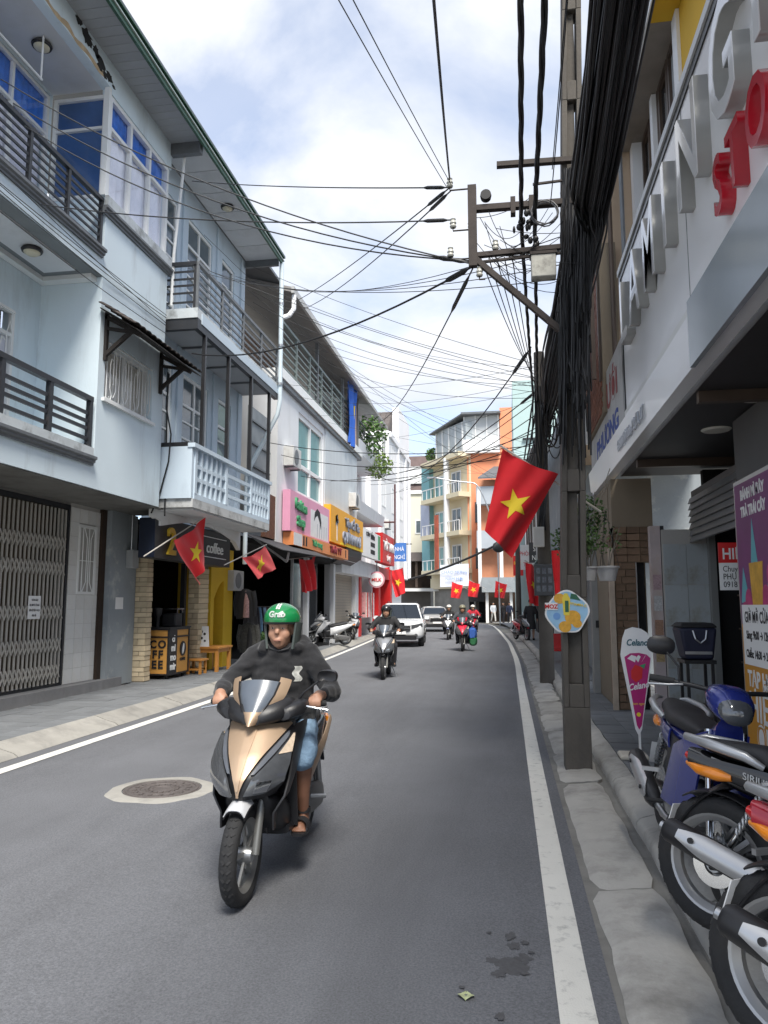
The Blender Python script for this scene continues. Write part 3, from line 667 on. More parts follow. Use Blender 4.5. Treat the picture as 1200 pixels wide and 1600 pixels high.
obj('pipe', MB().tube([(-5.53, 17.5, 10.3), (-5.53, 17.5, 9.9), (-5.53, 17.55, 6.7), (-5.6, 17.6, 6.35), (-6.3, 17.7, 5.1), (-6.42, 17.72, 4.8), (-6.42, 17.72, 2.6)], .055, 10), WALLB, dp, smooth=60)
for z in (9.2, 8.1, 7.1): obj('clamp', MB().lathe([(.06, -.03), (.066, -.03), (.066, .03), (.06, .03)], (-5.53, 17.52, z), n=12, caps=False), STEEL, dp)
dp2 = thing('downpipe', 'thin white downpipe in the corner between the two blue houses', 'pipe', (-6.12, 12.6, 10.1))
obj('pipe', MB().tube([(-6.0, 12.68, 10.3), (-6.02, 12.68, 9.9), (-6.14, 12.66, 8.2), (-6.15, 12.66, 7.2)], .03, 8), TRIMW, dp2, smooth=60)

# coffee shop at street level
BR1 = MB().box(-.16, -.06, -.055, .16, .06, .055).mesh('stone'); BR1.materials.append(STONEB)
def stone_pillar(root, x0, x1, y0, y1, z0, z1):
    p = obj('pillar', MB().box(x0 + .012, y0 + .012, z0, x1 - .012, y1 - .012, z1), STONEG, root); z = z0 + .06; k = 0
    while z < z1 - .03:
        hgt = RND.choice((.09, .11, .125)); j = RND.uniform(-.006, .008)
        L = x1 - x0; s = lerp(.35, .65, RND.random())
        for a, c in (((x0, x0 + L * s), (x0 + L * s, x1)) if k % 2 else ((x0, x1),)):
            piece('stone', BR1, ((a + c) / 2, y0 + .03 + j, z + hgt / 2 - .05), p, None, ((c - a - .01) / .32, .5, (hgt - .012) / .11))
        piece('stone', BR1, (x1 - .02 + j, (y0 + y1) / 2, z + hgt / 2 - .05), p, (0, 0, pi / 2), ((y1 - y0 - .02) / .32, .45, (hgt - .012) / .11))
        z += hgt; k += 1
    return p
cs = thing('coffee_shop', 'street level coffee shop front with buff stone pillars and a dark interior', 'shop', (-7, 15, .12))
stone_pillar(cs, -7.24, -6.97, 13.73, 13.98, .12, 2.6)
stone_pillar(cs, -7.05, -6.80, 15.85, 16.4, .12, 2.5)
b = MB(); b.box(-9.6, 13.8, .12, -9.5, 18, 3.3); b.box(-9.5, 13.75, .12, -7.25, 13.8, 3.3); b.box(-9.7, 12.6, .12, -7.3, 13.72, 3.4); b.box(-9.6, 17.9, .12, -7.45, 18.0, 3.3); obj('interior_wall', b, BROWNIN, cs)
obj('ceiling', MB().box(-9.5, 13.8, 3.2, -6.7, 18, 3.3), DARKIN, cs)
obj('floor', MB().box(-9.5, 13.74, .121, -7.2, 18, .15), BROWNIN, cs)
obj('door_frame', MB().box(-7.1, 15.55, .12, -7.0, 15.65, 2.5), BLACKPL, cs)
# yellow arch
yp = [(16.55, .12), (16.75, .12), (16.75, 1.75)] + [(lerp(16.75, 17.35, i / 6), 1.75 + .42 * sin(pi / 2 * i / 6)) for i in range(1, 7)] + [(17.35, .12), (17.95, .12), (17.95, 2.95), (16.55, 2.95)]
obj('yellow_arch', MB().prism(yp, f, -7.1, -6.80), YELLOW, cs)
obj('yellow_wall', MB().box(-7.6, 16.5, .12, -7.4, 17.9, 2.9), YELLOW, cs)
cgs = thing('shop_sign', 'dark coffee shop sign box with a yellow figure and white letters', 'sign', (-6.5, 14.6, 2.85))
obj('box', MB().fb(f, 12.78, 16.55, 2.46, 3.20, -6.68, -6.36), CHAR, cgs)
obj('side_panel', MB().fb(f, 12.765, 12.779, 2.47, 3.19, -6.67, -6.36), NAVY, cgs)
SIGNY = mat('letter_gold', (.78, .52, .05), .35, .2)
text('numeral', '2', f, 13.42, 2.56, .72, SIGNY, cgs, -6.358, .05, 1.0, bold=.012)
text('lettering', 'coffee', f, 15.62, 2.72, .34, TRIMW, cgs, -6.358, .02, 1.15)
obj('underline', MB().fb(f, 15.0, 16.3, 2.62, 2.635, -6.36, -6.35).fb(f, 15.0, 16.3, 3.05, 3.065, -6.36, -6.35), TRIMW, cgs)
# coffee cart
ct = thing('coffee_cart', 'orange and black coffee cart on castors standing on the pavement', 'cart', (-6.9, 14.8, .12))
CART = mat('cart_orange', (.60, .30, .07), .5, var=.08, vs=3)
fx = FN(14.25); 
obj('body', MB().box(-7.26, 14.26, .22, -6.72, 15.2, 1.10), CART, ct)
b = MB()
for (x0, y0, x1, y1) in ((-7.28, 14.24, -7.24, 14.28), (-6.74, 14.24, -6.70, 14.28), (-6.74, 15.18, -6.70, 15.22), (-7.28, 15.18, -7.24, 15.22)): b.box(x0, y0, .2, x1, y1, 1.12)
for z in (.2, .94, 1.09): b.box(-7.27, 14.235, z, -6.71, 14.262, z + .03); b.box(-6.722, 14.25, z, -6.695, 15.21, z + .03)
obj('frame', b, BLACKPL, ct); obj('counter', MB().box(-7.3, 14.22, 1.12, -6.68, 15.24, 1.15), BLACKPL, ct)
obj('black_panel', MB().box(-6.718, 14.28, .23, -6.704, 14.62, 1.09), BLACKPL, ct)
for i, s in enumerate(('CO', 'FF', 'EE')): text('lettering', s, fx, -6.945, .74 - i * .20, .215, INK, ct, .0, .006, 1.0, bold=.008, spacing=1.25)
fc = FL(-6.70)
for i, s in enumerate(('ci', 'mi', 'mo', 'mir')): text('lettering', s, fc, 14.44, .86 - i * .185, .19, TRIMW, ct, .0, .004, 1., bold=.008)
obj('badge', MB().prism([(14.92 + .14 * cos(t), .70 + .15 * sin(t)) for t in (2 * pi * i / 24 for i in range(24))], fc, -.015, -.003), BLACKPL, ct)
obj('bean', MB().prism([(14.92 + .045 * cos(t) + .02 * sin(t), .70 + .11 * sin(t)) for t in (2 * pi * i / 16 for i in range(16))], fc, -.003, .001), TRIMW, ct)
text('lettering', 'COFFEE', fc, 14.92, .46, .075, INK, ct, -.014, .004, 1., bold=.004)
for x in (-7.2, -6.78):
    for yy in (14.34, 15.1): obj('castor', MB().lathe([(.002, -.02), (.045, -.02), (.045, .02), (.002, .02)], (x, yy, .166), 'x', 12), RUBBER, ct)
mk = thing('coffee_machine', 'black and chrome coffee machine standing on the cart counter', 'coffee machine', (-6.95, 14.9, 1.15))
obj('housing', MB().box(-7.12, 14.75, 1.15, -6.82, 15.1, 1.42), BLACKPL, mk, bevel=.02); obj('top_rail', MB().box(-7.1, 14.8, 1.50, -6.8, 15.12, 1.53).box(-6.84, 15.06, 1.42, -6.81, 15.09, 1.5).box(-6.84, 14.82, 1.42, -6.81, 14.85, 1.5), CHROME, mk)
obj('grinder', MB().lathe([(.05, 0), (.05, .2), (.08, .25), (.09, .38), (.03, .40)], (-7.12, 14.55, 1.15), n=14), BLACKPL, mk, smooth=40)
def legs(mb, x0, x1, y0, y1, z0, z1, t):
    for x in (x0, x1 - t):
        for yy in (y0, y1 - t): yield MB().box(x, yy, z0, x + t, yy + t, z1)
tb_ = thing('wooden_table', 'small square wooden table standing against the yellow arch', 'table', (-6.62, 16.4, .12))
obj('top', MB().box(-6.9, 16.0, .62, -6.35, 16.85, .67), WOOD, tb_, bevel=.008)
obj('apron', MB().box(-6.86, 16.04, .54, -6.39, 16.81, .618), WOOD, tb_)
for m_ in legs(None, -6.87, -6.38, 16.03, 16.82, .12, .62, .07): obj('leg', m_, WOOD, tb_)
stl = thing('wooden_stool', 'low wooden stool between the coffee cart and the table', 'stool', (-6.65, 15.55, .12))
obj('seat', MB().box(-6.86, 15.38, .40, -6.48, 15.76, .44), WOOD, stl, bevel=.006)
for m_ in legs(None, -6.83, -6.51, 15.41, 15.73, .12, .40, .05): obj('leg', m_, WOOD, stl)
obj('stretcher', MB().box(-6.82, 15.43, .2, -6.52, 15.46, .24).box(-6.82, 15.68, .2, -6.52, 15.71, .24), WOOD, stl)
mn = thing('menu_board', 'white menu board with black spots leaning on the stone pillar', 'board', (-6.66, 16.1, .67))
obj('panel', MB().hexa([(-6.86, 16.02, .672), (-6.60, 16.02, .672), (-6.60, 16.05, .672), (-6.86, 16.05, .672), (-6.88, 16.10, 1.12), (-6.66, 16.10, 1.12), (-6.66, 16.13, 1.12), (-6.88, 16.13, 1.12)]), PAPER, mn)
for x, z, r in ((-6.8, 1.0, .035), (-6.72, .95, .03), (-6.78, .86, .03), (-6.70, .80, .025)):
    yy = 16.015 + (z - .672) * .178; obj('spot', MB().lathe([(.001, 0), (r, 0), (r, -.004), (.001, -.004)], (x, yy, z), 'y', 12), INK, mn)
# ------------------------------------------------------------------ near side: general store under the big letter sign
g = FRt(0)      # P(u,v,w) = (-w, -u, v): use helper q with real X and Y
def rb(mb, x0, x1, y0, y1, z0, z1): return mb.box(x0, y0, z0, x1, y1, z1)
BRICKR = mat('brick_red_paint', (.22, .085, .05), .85, var=.25, vs=5, rnd=.2, dirt=(.40, .36, .33), da=.6, ds=1.6, mid=.58, bump=.3)
TANB = mat('brick_tan', (.52, .38, .26), .85, var=.12, vs=4, rnd=.12, bump=.3)
BROWNM = mat('steel_brown', (.085, .060, .045), .5, .2, var=.2)
SKYPANE = mat('pane_sky_reflection', (.60, .64, .68), .1, coat=.4)  # white sky reflection painted into the colour of every other pane
STORE = thing('general_store', 'white walled store building with brown steel windows above a dark open shop', 'store', (2.4, 7, .15))
b = MB()
rb(b, 2.12, 2.3, -2, 11.0, 5.7, 7.3); rb(b, 2.2, 2.4, -2, 11.0, 8.66, 9.6); rb(b, 2.08, 2.3, 8.4, 8.62, 7.3, 8.54); rb(b, 2.08, 2.3, 9.9, 10.05, 7.3, 8.54); rb(b, 2.0, 2.2, 11.0, 11.2, 3.5, 9.6); 
obj('wall', b, WALLW, STORE)
obj('yellow_wall', rb(MB(), 2.12, 2.3, -2, 8.4, 7.3, 8.54), mat('paint_ochre', (.60, .36, .02), .8, var=.1, vs=1.5, dirt=(.55, .53, .48), da=.9, ds=.9, mid=.6), STORE)
obj('canopy_slab', rb(MB(), 1.82, 2.3, 8.6, 12, 8.55, 8.66), mat('slab_brown', (.24, .21, .18), .85, var=.2, dirt=(.5, .48, .44), da=.5, ds=1.5, dstretch=(1, .3, 1)), STORE)
obj('canopy_edge', rb(MB(), 1.78, 1.819, -2, 12, 8.53, 8.74), WALLW, STORE); obj('yellow_soffit', rb(MB(), 1.82, 2.3, -2, 8.598, 8.55, 8.66), bpy.data.materials['paint_ochre'], STORE)
for k in range(4):
    y0 = 5.9 + k * 1.22
    pass
for k in range(4):
    y0 = 8.64 + k * .60; window(STORE, FRt(2.14), -(y0 + .56), -y0, 7.3, 8.54, 0, 1, None, BROWNM, (SKYPANE, DARKGL)[k % 2], None, .08)
obj('drain_pipe', MB().tube([(1.62, 10.9, 4.8), (1.62, 10.9, 9.5)], .035, 8), BROWNM, STORE); obj('drain_pipe', MB().tube([(1.72, 10.4, 4.8), (1.72, 10.4, 9.5)], .03, 8), GREYRAIL, STORE)
# interior
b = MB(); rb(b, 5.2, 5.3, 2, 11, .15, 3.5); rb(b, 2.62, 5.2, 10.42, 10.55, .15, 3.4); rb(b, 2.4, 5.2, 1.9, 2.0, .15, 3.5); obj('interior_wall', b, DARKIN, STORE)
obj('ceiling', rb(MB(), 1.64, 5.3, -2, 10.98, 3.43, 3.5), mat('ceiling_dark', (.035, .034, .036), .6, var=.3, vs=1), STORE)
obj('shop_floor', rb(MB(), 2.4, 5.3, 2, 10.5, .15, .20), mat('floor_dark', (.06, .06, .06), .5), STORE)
for k in range(3): obj('ceiling_beam', rb(MB(), 1.66, 5.2, 3.5 + k * 3.1, 3.58 + k * 3.1, 3.33, 3.428), BROWNM, STORE)
sh_ = obj('roller_shutter', rb(MB(), 2.45, 2.75, 6.5, 10.4, 2.62, 3.1), mat('shutter_dark', (.10, .10, .105), .45, .4), STORE)
SHS = mat('shutter_slat', (.30, .30, .31), .35, .5, var=.15)
for k in range(7): obj('slat', MB().hexa([(2.40, 6.5, 2.42 + k * .085), (2.44, 6.5, 2.42 + k * .085), (2.44, 10.4, 2.42 + k * .085), (2.40, 10.4, 2.42 + k * .085), (2.43, 6.5, 2.50 + k * .085), (2.445, 6.5, 2.50 + k * .085), (2.445, 10.4, 2.50 + k * .085), (2.43, 10.4, 2.50 + k * .085)]), SHS, sh_)
tw2 = MB().box(-.145, -.006, -.27, .145, .006, .27).mesh('wall_tile'); tw2.materials.append(mat('tile_stained', (.40, .44, .46), .3, var=.06, rnd=.05, dirt=(.20, .16, .08), da=.8, ds=2.4, mid=.52))
tp = obj('tiled_pier', rb(MB(), 2.06, 2.62, 10.43, 10.6, .15, 2.6), GROUT, STORE)
for i in range(2):
    for k in range(4): piece('wall_tile', tw2, (2.21 + i * .295, 10.424, .5 + k * .545), tp)
obj('door_jamb', rb(MB(), 2.62, 2.70, 10.3, 10.42, .15, 2.6), mat('jamb_grey', (.22, .23, .23), .6), STORE)
obj('threshold', rb(MB(), 2.06, 2.7, 10.2, 10.42, .15, .34), CONCD, STORE)
obj('pillar', rb(MB(), 2.24, 2.50, 6.55, 7.7, .15, 3.4), mat('pillar_dark', (.10, .10, .10), .7), STORE)
POSTM = mat('post_pink', (.50, .43, .43), .7, var=.15, vs=3, dirt=(.38, .25, .13), da=.6, ds=1.6, mid=.5)
pp = obj('post', rb(MB(), 1.92, 2.05, 10.5, 10.65, .15, 2.66), POSTM, STORE)
obj('post_edge', rb(MB(), 2.051, 2.10, 10.5, 10.66, .15, 2.66), BLACKPL, pp)
for k, z in enumerate((1.9, 1.62, 1.3, .95)): obj('flyer', rb(MB(), 1.935, 2.04, 10.494, 10.499, z - .1, z + .1), mat('flyer_%d' % k, ((.42, .30, .32), (.5, .5, .5), (.36, .22, .15), (.40, .30, .16))[k], .8, var=.4, vs=40), pp)
def lamp_disc(x, y, z, label):
    t = thing('ceiling_light', label, 'ceiling light', (x, y, z), 'round ceiling lights of the store')
    obj('disc', MB().lathe([(.002, -.02), (.13, -.02), (.15, -.005), (.15, 0)], (x, y, z), n=24), mat('lamp_disc', (.66, .64, .58), .3), t)
lamp_disc(2.2, 8.13, 3.43, 'round white ceiling light of the store, the one farther along the street')
lamp_disc(2.22, 6.89, 3.43, 'round white ceiling light of the store, beside the tube lamp')
tl = thing('tube_lamp', 'unlit white fluorescent tube lamp fixed under the store ceiling', 'lamp', (2.4, 7.4, 3.4))
obj('housing', rb(MB(), 2.36, 2.42, 6.7, 8.05, 3.38, 3.43), TRIMW, tl); obj('tube', MB().tube([(2.38, 6.75, 3.36), (2.38, 8.0, 3.36)], .018, 10), TRIMW, tl)
# the sign
SG = thing('letter_sign', 'big white shop sign board with raised steel letters and small red letters', 'sign', (1.5, 6, 4.6))
SIGNP = mat('sign_panel', (.86, .87, .89), .30, var=.03, vs=.8, coat=.15)
obj('panel', rb(MB(), 1.50, 1.64, -1, 9.36, 3.97, 5.68), SIGNP, SG)
for jy in (2.9, 6.05): obj('panel_joint', rb(MB(), 1.4965, 1.4999, jy, jy + .008, 3.975, 5.675), GREYRAIL, SG)
obj('frame', rb(rb(MB(), 1.488, 1.66, -1, 9.36, 5.681, 5.76), 1.486, 1.66, 9.361, 9.47, 3.86, 5.76), mat('frame_black', (.02, .022, .024), .3), SG)
obj('top_trim', rb(MB(), 1.47, 1.66, -1, 9.49, 5.761, 5.84), TRIMW, SG)
low = MB(); low.hexa([(1.47, -1, 3.45), (1.60, -1, 3.45), (1.60, 13.2, 3.45), (1.47, 13.2, 3.45), (1.44, -1, 3.85), (1.60, -1, 3.85), (1.60, 13.2, 3.85), (1.44, 13.2, 3.85)])
obj('lower_band', low, SIGNP, SG); obj('band_trim', rb(MB(), 1.475, 1.5, -1, 9.36, 3.86, 3.965), TRIMW, SG)
SIGNSHADE = mat('sign_shade_grey', (.33, .37, .40), .2, var=.05)
obj('grey_panel', rb(MB(), 1.43, 1.4685, -1, 5.9, 3.42, 3.95), SIGNSHADE, SG)  # shade and reflection on the white sign, put in as a grey slab
LETF = mat('letter_face', (.86, .87, .89), .12, .0, var=.03, coat=.5); LETS = mat('letter_side', (.40, .40, .385), .3, .3); LETR = mat('letter_red', (.50, .015, .03), .2, var=.1, coat=.5)
fs_ = FRt(1.5)
for ch, yy in (('L', 8.72), ('A', 7.98), ('M', 7.12), ('I', 6.38), ('N', 5.55), ('G', 4.62), ('H', 3.75)):
    o = text('letter', ch, fs_, -yy, 4.66, 1.08, LETS, SG, .0, .10, .84 if ch not in 'MG' else .74, bold=.004)
    text('letter_face', ch, fs_, -yy, 4.66, 1.08, LETF, o, .101, .006, .84 if ch not in 'MG' else .74, bold=.004)
for ch, yy in (('S', 4.88), ('T', 4.55), ('O', 4.12), ('R', 3.7), ('E', 3.3)):
    o = text('red_letter', ch, fs_, -yy, 4.14, .56, LETR, SG, .0, .09, .8, bold=.008)
text('small_lettering', '63 Bùi Thị Xuân, P.2, ĐL, LT', FRt(1.452), -8.9, 3.56, .20, mat('letter_pale', (.55, .57, .62), .3), SG, .0, .015, .8)
# old sign next to it
OS = thing('old_sign', 'weathered white sign board with faded red and blue lettering', 'sign', (1.5, 11.4, 4.3))
obj('board', rb(MB(), 1.50, 1.56, 9.5, 13.25, 3.86, 5.0), mat('sign_old', (.50, .50, .50), .6, var=.12, vs=2, dirt=(.25, .24, .23), da=.7, ds=1.4, mid=.48), OS)
text('red_lettering', 'ÁO CƯỚI', fs_, -11.3, 4.42, .50, mat('faded_red', (.30, .06, .06), .7, var=.3, vs=8), OS, .001, .004, 1.25, bold=.01)
text('blue_lettering', 'PHƯƠNG', fs_, -11.2, 3.95, .38, mat('faded_blue', (.05, .09, .34), .7, var=.3, vs=8), OS, .001, .004, 1.5, bold=.012)
# poster, HIẾU sign, bag
PO = thing('store_poster', 'tall purple and orange store poster with white lettering on the shop pillar', 'poster', (2.2, 7.1, .2))
fp = FRt(2.22)
obj('frame', rb(MB(), 2.205, 2.24, 6.62, 7.68, .18, 2.78), STEEL, PO)
PURP = mat('poster_purple', (.16, .025, .14), .5, var=.25, vs=2); ORG = mat('poster_orange', (.56, .25, .015), .5, var=.12, vs=2); TEAL = mat('poster_teal', (.10, .40, .46), .5)
MAG = mat('poster_magenta', (.45, .03, .16), .5, var=.4, vs=9)
obj('purple_field', rb(MB(), 2.20, 2.2045, 6.66, 7.64, 1.42, 2.74), PURP, PO)
obj('orange_field', rb(MB(), 2.20, 2.2045, 6.66, 7.64, .22, 1.42), ORG, PO)
fp2 = FRt(2.2)
obj('teal_shape', MB().prism([(-7.30, 1.75), (-7.02, 1.75), (-7.18, 2.38)], fp2, 0, .002), TEAL, PO); obj('teal_shape', MB().prism([(-7.6, 1.62), (-7.35, 1.62), (-7.5, 1.95)], fp2, 0, .002), TEAL, PO); obj('teal_shape', MB().prism([(-6.92, 1.6), (-6.68, 1.6), (-6.72, 1.95), (-6.8, 1.9)], fp2, 0, .0015), TEAL, PO)
for uu, vv, rr in ((-7.5, 1.5, .1), (-7.38, 1.62, .1), (-6.9, 1.62, .12), (-6.78, 1.85, .08), (-6.74, 1.5, .08)): obj('fruit_shape', MB().prism([(uu + rr * cos(t), vv + rr * 1.3 * sin(t)) for t in (2 * pi * i / 14 for i in range(14))], fp2, 0.0, .0025), MAG, PO)
obj('glass_shape', MB().prism([(-7.25, 1.46), (-7.02, 1.46), (-6.95, 1.98), (-7.32, 1.98)], fp2, 0, .003), mat('poster_juice', (.75, .35, .03), .5, var=.4, vs=7), PO)
obj('hours_panel', MB().prism([(-7.60, 1.05), (-6.80, 1.05), (-6.80, 1.60), (-7.60, 1.60)], fp2, 0, .004), PAPER, PO)
for s, v, z in (('GIỜ MỞ CỬA', 1.44, .14), ('Sáng: 9h00 → 12h', 1.29, .105), ('Chiều: 14h30 → 21h', 1.12, .10)): text('hours_lettering', s, fp2, -7.2, v, z, INK, PO, .004, .002, .78, bold=.003)
for s, v, z, q in (('BÁNH MÌ ĐÂY', 2.58, .13, .8), ('TRÀ TRÁI CÂY', 2.42, .13, .8), ('TẠP HÓA', .86, .2, .95), ('HIẾU', .56, .36, 1.0), ('ƠN', .30, .32, 1.0)): text('lettering', s, fp2, -7.13, v, z, TRIMW, PO, .0, .003, q, bold=.006)
HS = thing('store_board', 'red and white hanging sign board seen behind the tall poster', 'sign', (2.4, 8.2, 2))
fh = FN(8.2); obj('white_field', MB().fb(fh, 2.17, 2.75, 1.75, 2.03, 0, .02), PAPER, HS); obj('red_field', MB().fb(fh, 2.17, 2.75, 2.03, 2.24, 0, .021), REDP, HS)
text('lettering', 'HIẾU ƠN', fh, 2.20, 2.07, .16, TRIMW, HS, .021, .003, .8, 'LEFT', .003)
for s, v in (('Chuyên bán sỉ', 1.94), ('PHỤ LIỆU MAY', 1.86), ('0918 266 ĐL', 1.78)): text('lettering', s, fh, 2.20, v, .085, INK, HS, .021, .002, .8, 'LEFT')
bg = thing('delivery_bag', 'navy insulated delivery bag with grey trim standing in the dark shop entrance', 'bag', (2.0, 8.6, 1))
b = MB(); b.hexa([(1.86, 8.45, 1.02), (2.14, 8.45, 1.02), (2.14, 8.8, 1.02), (1.86, 8.8, 1.02), (1.80, 8.42, 1.36), (2.18, 8.42, 1.36), (2.18, 8.84, 1.36), (1.80, 8.84, 1.36)])
obj('bag_body', b, mat('bag_navy', (.015, .018, .045), .6), bg, bevel=.03); obj('lid', MB().hexa([(1.79, 8.41, 1.36), (2.19, 8.41, 1.36), (2.19, 8.85, 1.36), (1.79, 8.85, 1.36), (1.83, 8.46, 1.41), (2.15, 8.46, 1.41), (2.15, 8.8, 1.41), (1.83, 8.8, 1.41)]), INK, bg, bevel=.02)
obj('strip', MB().box(1.85, 8.432, 1.08, 2.12, 8.44, 1.11), STEEL, bg); obj('grip', MB().tube([(1.93, 8.42, 1.33), (1.95, 8.40, 1.24), (2.0, 8.40, 1.2), (2.05, 8.40, 1.24), (2.07, 8.42, 1.33)], .01, 6), STEEL, bg)
rk = thing('stand', 'low dark metal stand carrying the navy delivery bag', 'stand', (2, 8.6, .15))
obj('shelf', MB().box(1.84, 8.44, .98, 2.16, 8.82, 1.018), BLACKPL, rk)
for x in (1.86, 2.11):
    for yy in (8.46, 8.77): obj('leg', MB().box(x, yy, .149, x + .03, yy + .03, .98), BLACKPL, rk)
# ------------------------------------------------------------------ stone fronted house, then the row beyond
SH = thing('stone_house', 'tall house with brown stone cladding below and tan brick above', 'house', (1.6, 13, .15))
b = MB(); rb(b, 1.46, 4, 11.22, 16.4, 4.6, 10.4); obj('wall', b, mat('render_tan', (.46, .35, .25), .85, var=.12, vs=1, dirt=(.60, .52, .42), da=.5, ds=.8), SH)
bt = MB().box(-.006, -.19, -.055, .006, .19, .055).mesh('brick'); bt.materials.append(TANB)
for k in range(25):
    for i in range(5): piece('brick', bt, (1.456, 16.18 - i * .40 - (k % 2) * .2, 7.2 + k * .125), SH)
rwl = obj('red_wall', rb(MB(), 1.455, 1.7, 11.02, 13.3, 4.4, 7.0), STONEG, SH)
rbm = MB().box(-.008, -.105, -.034, .008, .105, .034).mesh('brick'); rbm.materials.append(BRICKR)
for k in range(32):
    for i in range(9): piece('brick', rbm, (1.449 + RND.uniform(-.003, .003), 13.16 - i * .225 - (k % 2) * .11, 4.48 + k * .077), rwl)
for x in (0, .12): obj('steel_mullion', rb(MB(), 1.30 + x, 1.36 + x, 11.0 + x, 11.06 + x, 4.9, 8.5), BROWNM, SH)
obj('white_reveal', rb(MB(), 1.42, 1.454, 13.2, 13.32, 4.4, 8.6), TRIMW, SH)
ROOFB = mat('stone_brown', (.17, .11, .07), .85, var=.25, vs=6, rnd=.25, bump=.5)
b = MB(); rb(b, 1.50, 1.80, 11.02, 11.4, .15, 2.7); rb(b, 1.50, 2.06, 11.02, 11.3, 2.2, 3.4); rb(b, 1.5, 2.0, 11.4, 13.2, .15, 3.4); sw = obj('stone_pier', b, STONEG, SH)
sm = MB().box(-.15, -.02, -.05, .15, .02, .05).mesh('stone'); sm.materials.append(ROOFB)
for k in range(25):
    z = .21 + k * .102
    n = 2 if z < 2.2 else 3
    for i in range(n):
        a, c = (1.51 + i * .145 + (.0), 1.51 + (i + 1) * .145) if z < 2.2 else (1.51 + i * .18, 1.51 + (i + 1) * .18)
        if k % 2 and i == 0 and n == 2: a, c = 1.51, 1.60
        if k % 2 and i == 1 and n == 2: a, c = 1.60, 1.80
        piece('stone', sm, ((a + c) / 2, 11.01 + RND.uniform(-.008, .008), z), sw, None, ((c - a - .008) / .3, 1, .9))
    if z < 2.6: piece('stone', sm, (1.485 + RND.uniform(-.006, .006), 11.2 + (k % 2) * .05, z), sw, (0, 0, pi / 2), (1, 1, .9))
obj('stone_edge', rb(MB(), 1.43, 1.50, 10.98, 11.06, .15, 2.4), mat('stone_pale', (.46, .38, .30), .8, var=.2, vs=6, bump=.3), SH)
obj('doorway', rb(MB(), 1.80, 1.93, 11.1, 11.2, .15, 2.2), DARKIN, SH)
obj('door_frame', rb(MB(), 1.80, 1.82, 11.05, 11.1, .15, 2.2), STEEL, SH)
b = MB(); rb(b, 1.40, 1.56, 13.02, 13.3, .15, 3.4); rb(b, 1.40, 1.6, 13.0, 16.4, 2.6, 3.5); obj('grey_pier', b, mat('pier_grey', (.28, .28, .27), .85, var=.12), SH); obj('number_plate', rb(MB(), 1.45, 1.50, 13.0, 13.018, 1.22, 1.34), INK, SH)
obj('dark_gap', rb(MB(), 1.57, 1.75, 12.6, 13.0, .15, 2.6), DARKIN, SH)
obj('awning', MB().hexa([(1.0, 11.2, 3.0), (1.5, 11.2, 3.0), (1.5, 13.2, 3.3), (1.15, 13.2, 3.3), (1.0, 11.2, 3.03), (1.5, 11.2, 3.03), (1.5, 13.2, 3.33), (1.15, 13.2, 3.33)]), ROOFM, SH) if False else None
R3 = thing('terrace_house', 'low grey terrace house behind the second utility pole', 'house', (1.4, 22, .15))
b = MB(); rb(b, 1.35, 5, 16.5, 26.5, 3.0, 6.4); rb(b, 1.9, 5, 16.5, 26.5, .15, 3.0); obj('wall', b, WALLG, R3)
obj('awning', MB().hexa([(.75, 17, 2.7), (1.35, 17, 2.9), (1.35, 26, 2.9), (.75, 26, 2.7), (.75, 17, 2.74), (1.35, 17, 2.94), (1.35, 26, 2.94), (.75, 26, 2.74)]), mat('awning_teal', (.10, .22, .22), .6), R3)
for k in range(3): obj('cloth', MB().sheet(lambda a, t, k=k: (.9 + .1 * a + .02 * sin(a * 9), 19 + k * 2.2 + a * .3, 2.5 + t * .9 * (1 + k * .2)), 6, 2), mat('cloth_%d' % k, ((.62, .58, .62), (.5, .42, .45), (.6, .6, .62))[k], .9), R3)
R4 = thing('teal_tower', 'tall narrow house painted pale teal rising behind the cable bundle', 'house', (1.6, 46, .15))
TEALW = mat('paint_teal', (.40, .53, .52), .8, var=.08, vs=.5, dirt=(.4, .52, .5), da=.5, ds=.5, dstretch=(1, 1, .3))
b = MB(); rb(b, .55, 6, 45, 54, .15, 15.2); obj('wall', b, TEALW, R4)
for z in (5.2, 8.2, 11.2): window(R4, FRt(.55), -49.5, -47, z, z + 1.8, .03, 2, None, TRIMW, GREYGL); obj('string_course', rb(MB(), .45, .549, 44.9, 54, z - .9, z - .75), TEALW, R4); obj('string_course', rb(MB(), .45, 6, 44.85, 44.999, z - .9, z - .75), TEALW, R4)
obj('iron_grille', MB().box(1.1, 44.8, 9.0, 1.9, 44.98, 9.08).box(1.1, 44.8, 10.2, 1.9, 44.98, 10.28).box(1.1, 44.8, 11.5, 1.9, 44.98, 11.58), DARKRAIL, R4)
R5 = thing('terrace_house', 'grey two storey terrace house between the pole and the teal tower', 'house', (1.3, 36, .15))
b = MB(); rb(b, 1.1, 6, 26.6, 44.7, 3.0, 7.0); rb(b, 1.6, 6, 26.6, 44.7, .15, 3.0); obj('wall', b, WALLW, R5); obj('roof', MB().box(.9, 26.6, 7.0, 6, 44.7, 7.15), ROOFM, R5)
for k in range(4): window(R5, FRt(1.1), -(30.5 + k * 3.5), -(28.5 + k * 3.5), 4, 6, .03, 2, None, BROWNM, GREYGL)
for k in range(4): obj('shop_front', rb(MB(), 1.55, 1.598, 27.2 + k * 4.3, 30.6 + k * 4.3, .16, 2.7), DARKIN, R5)

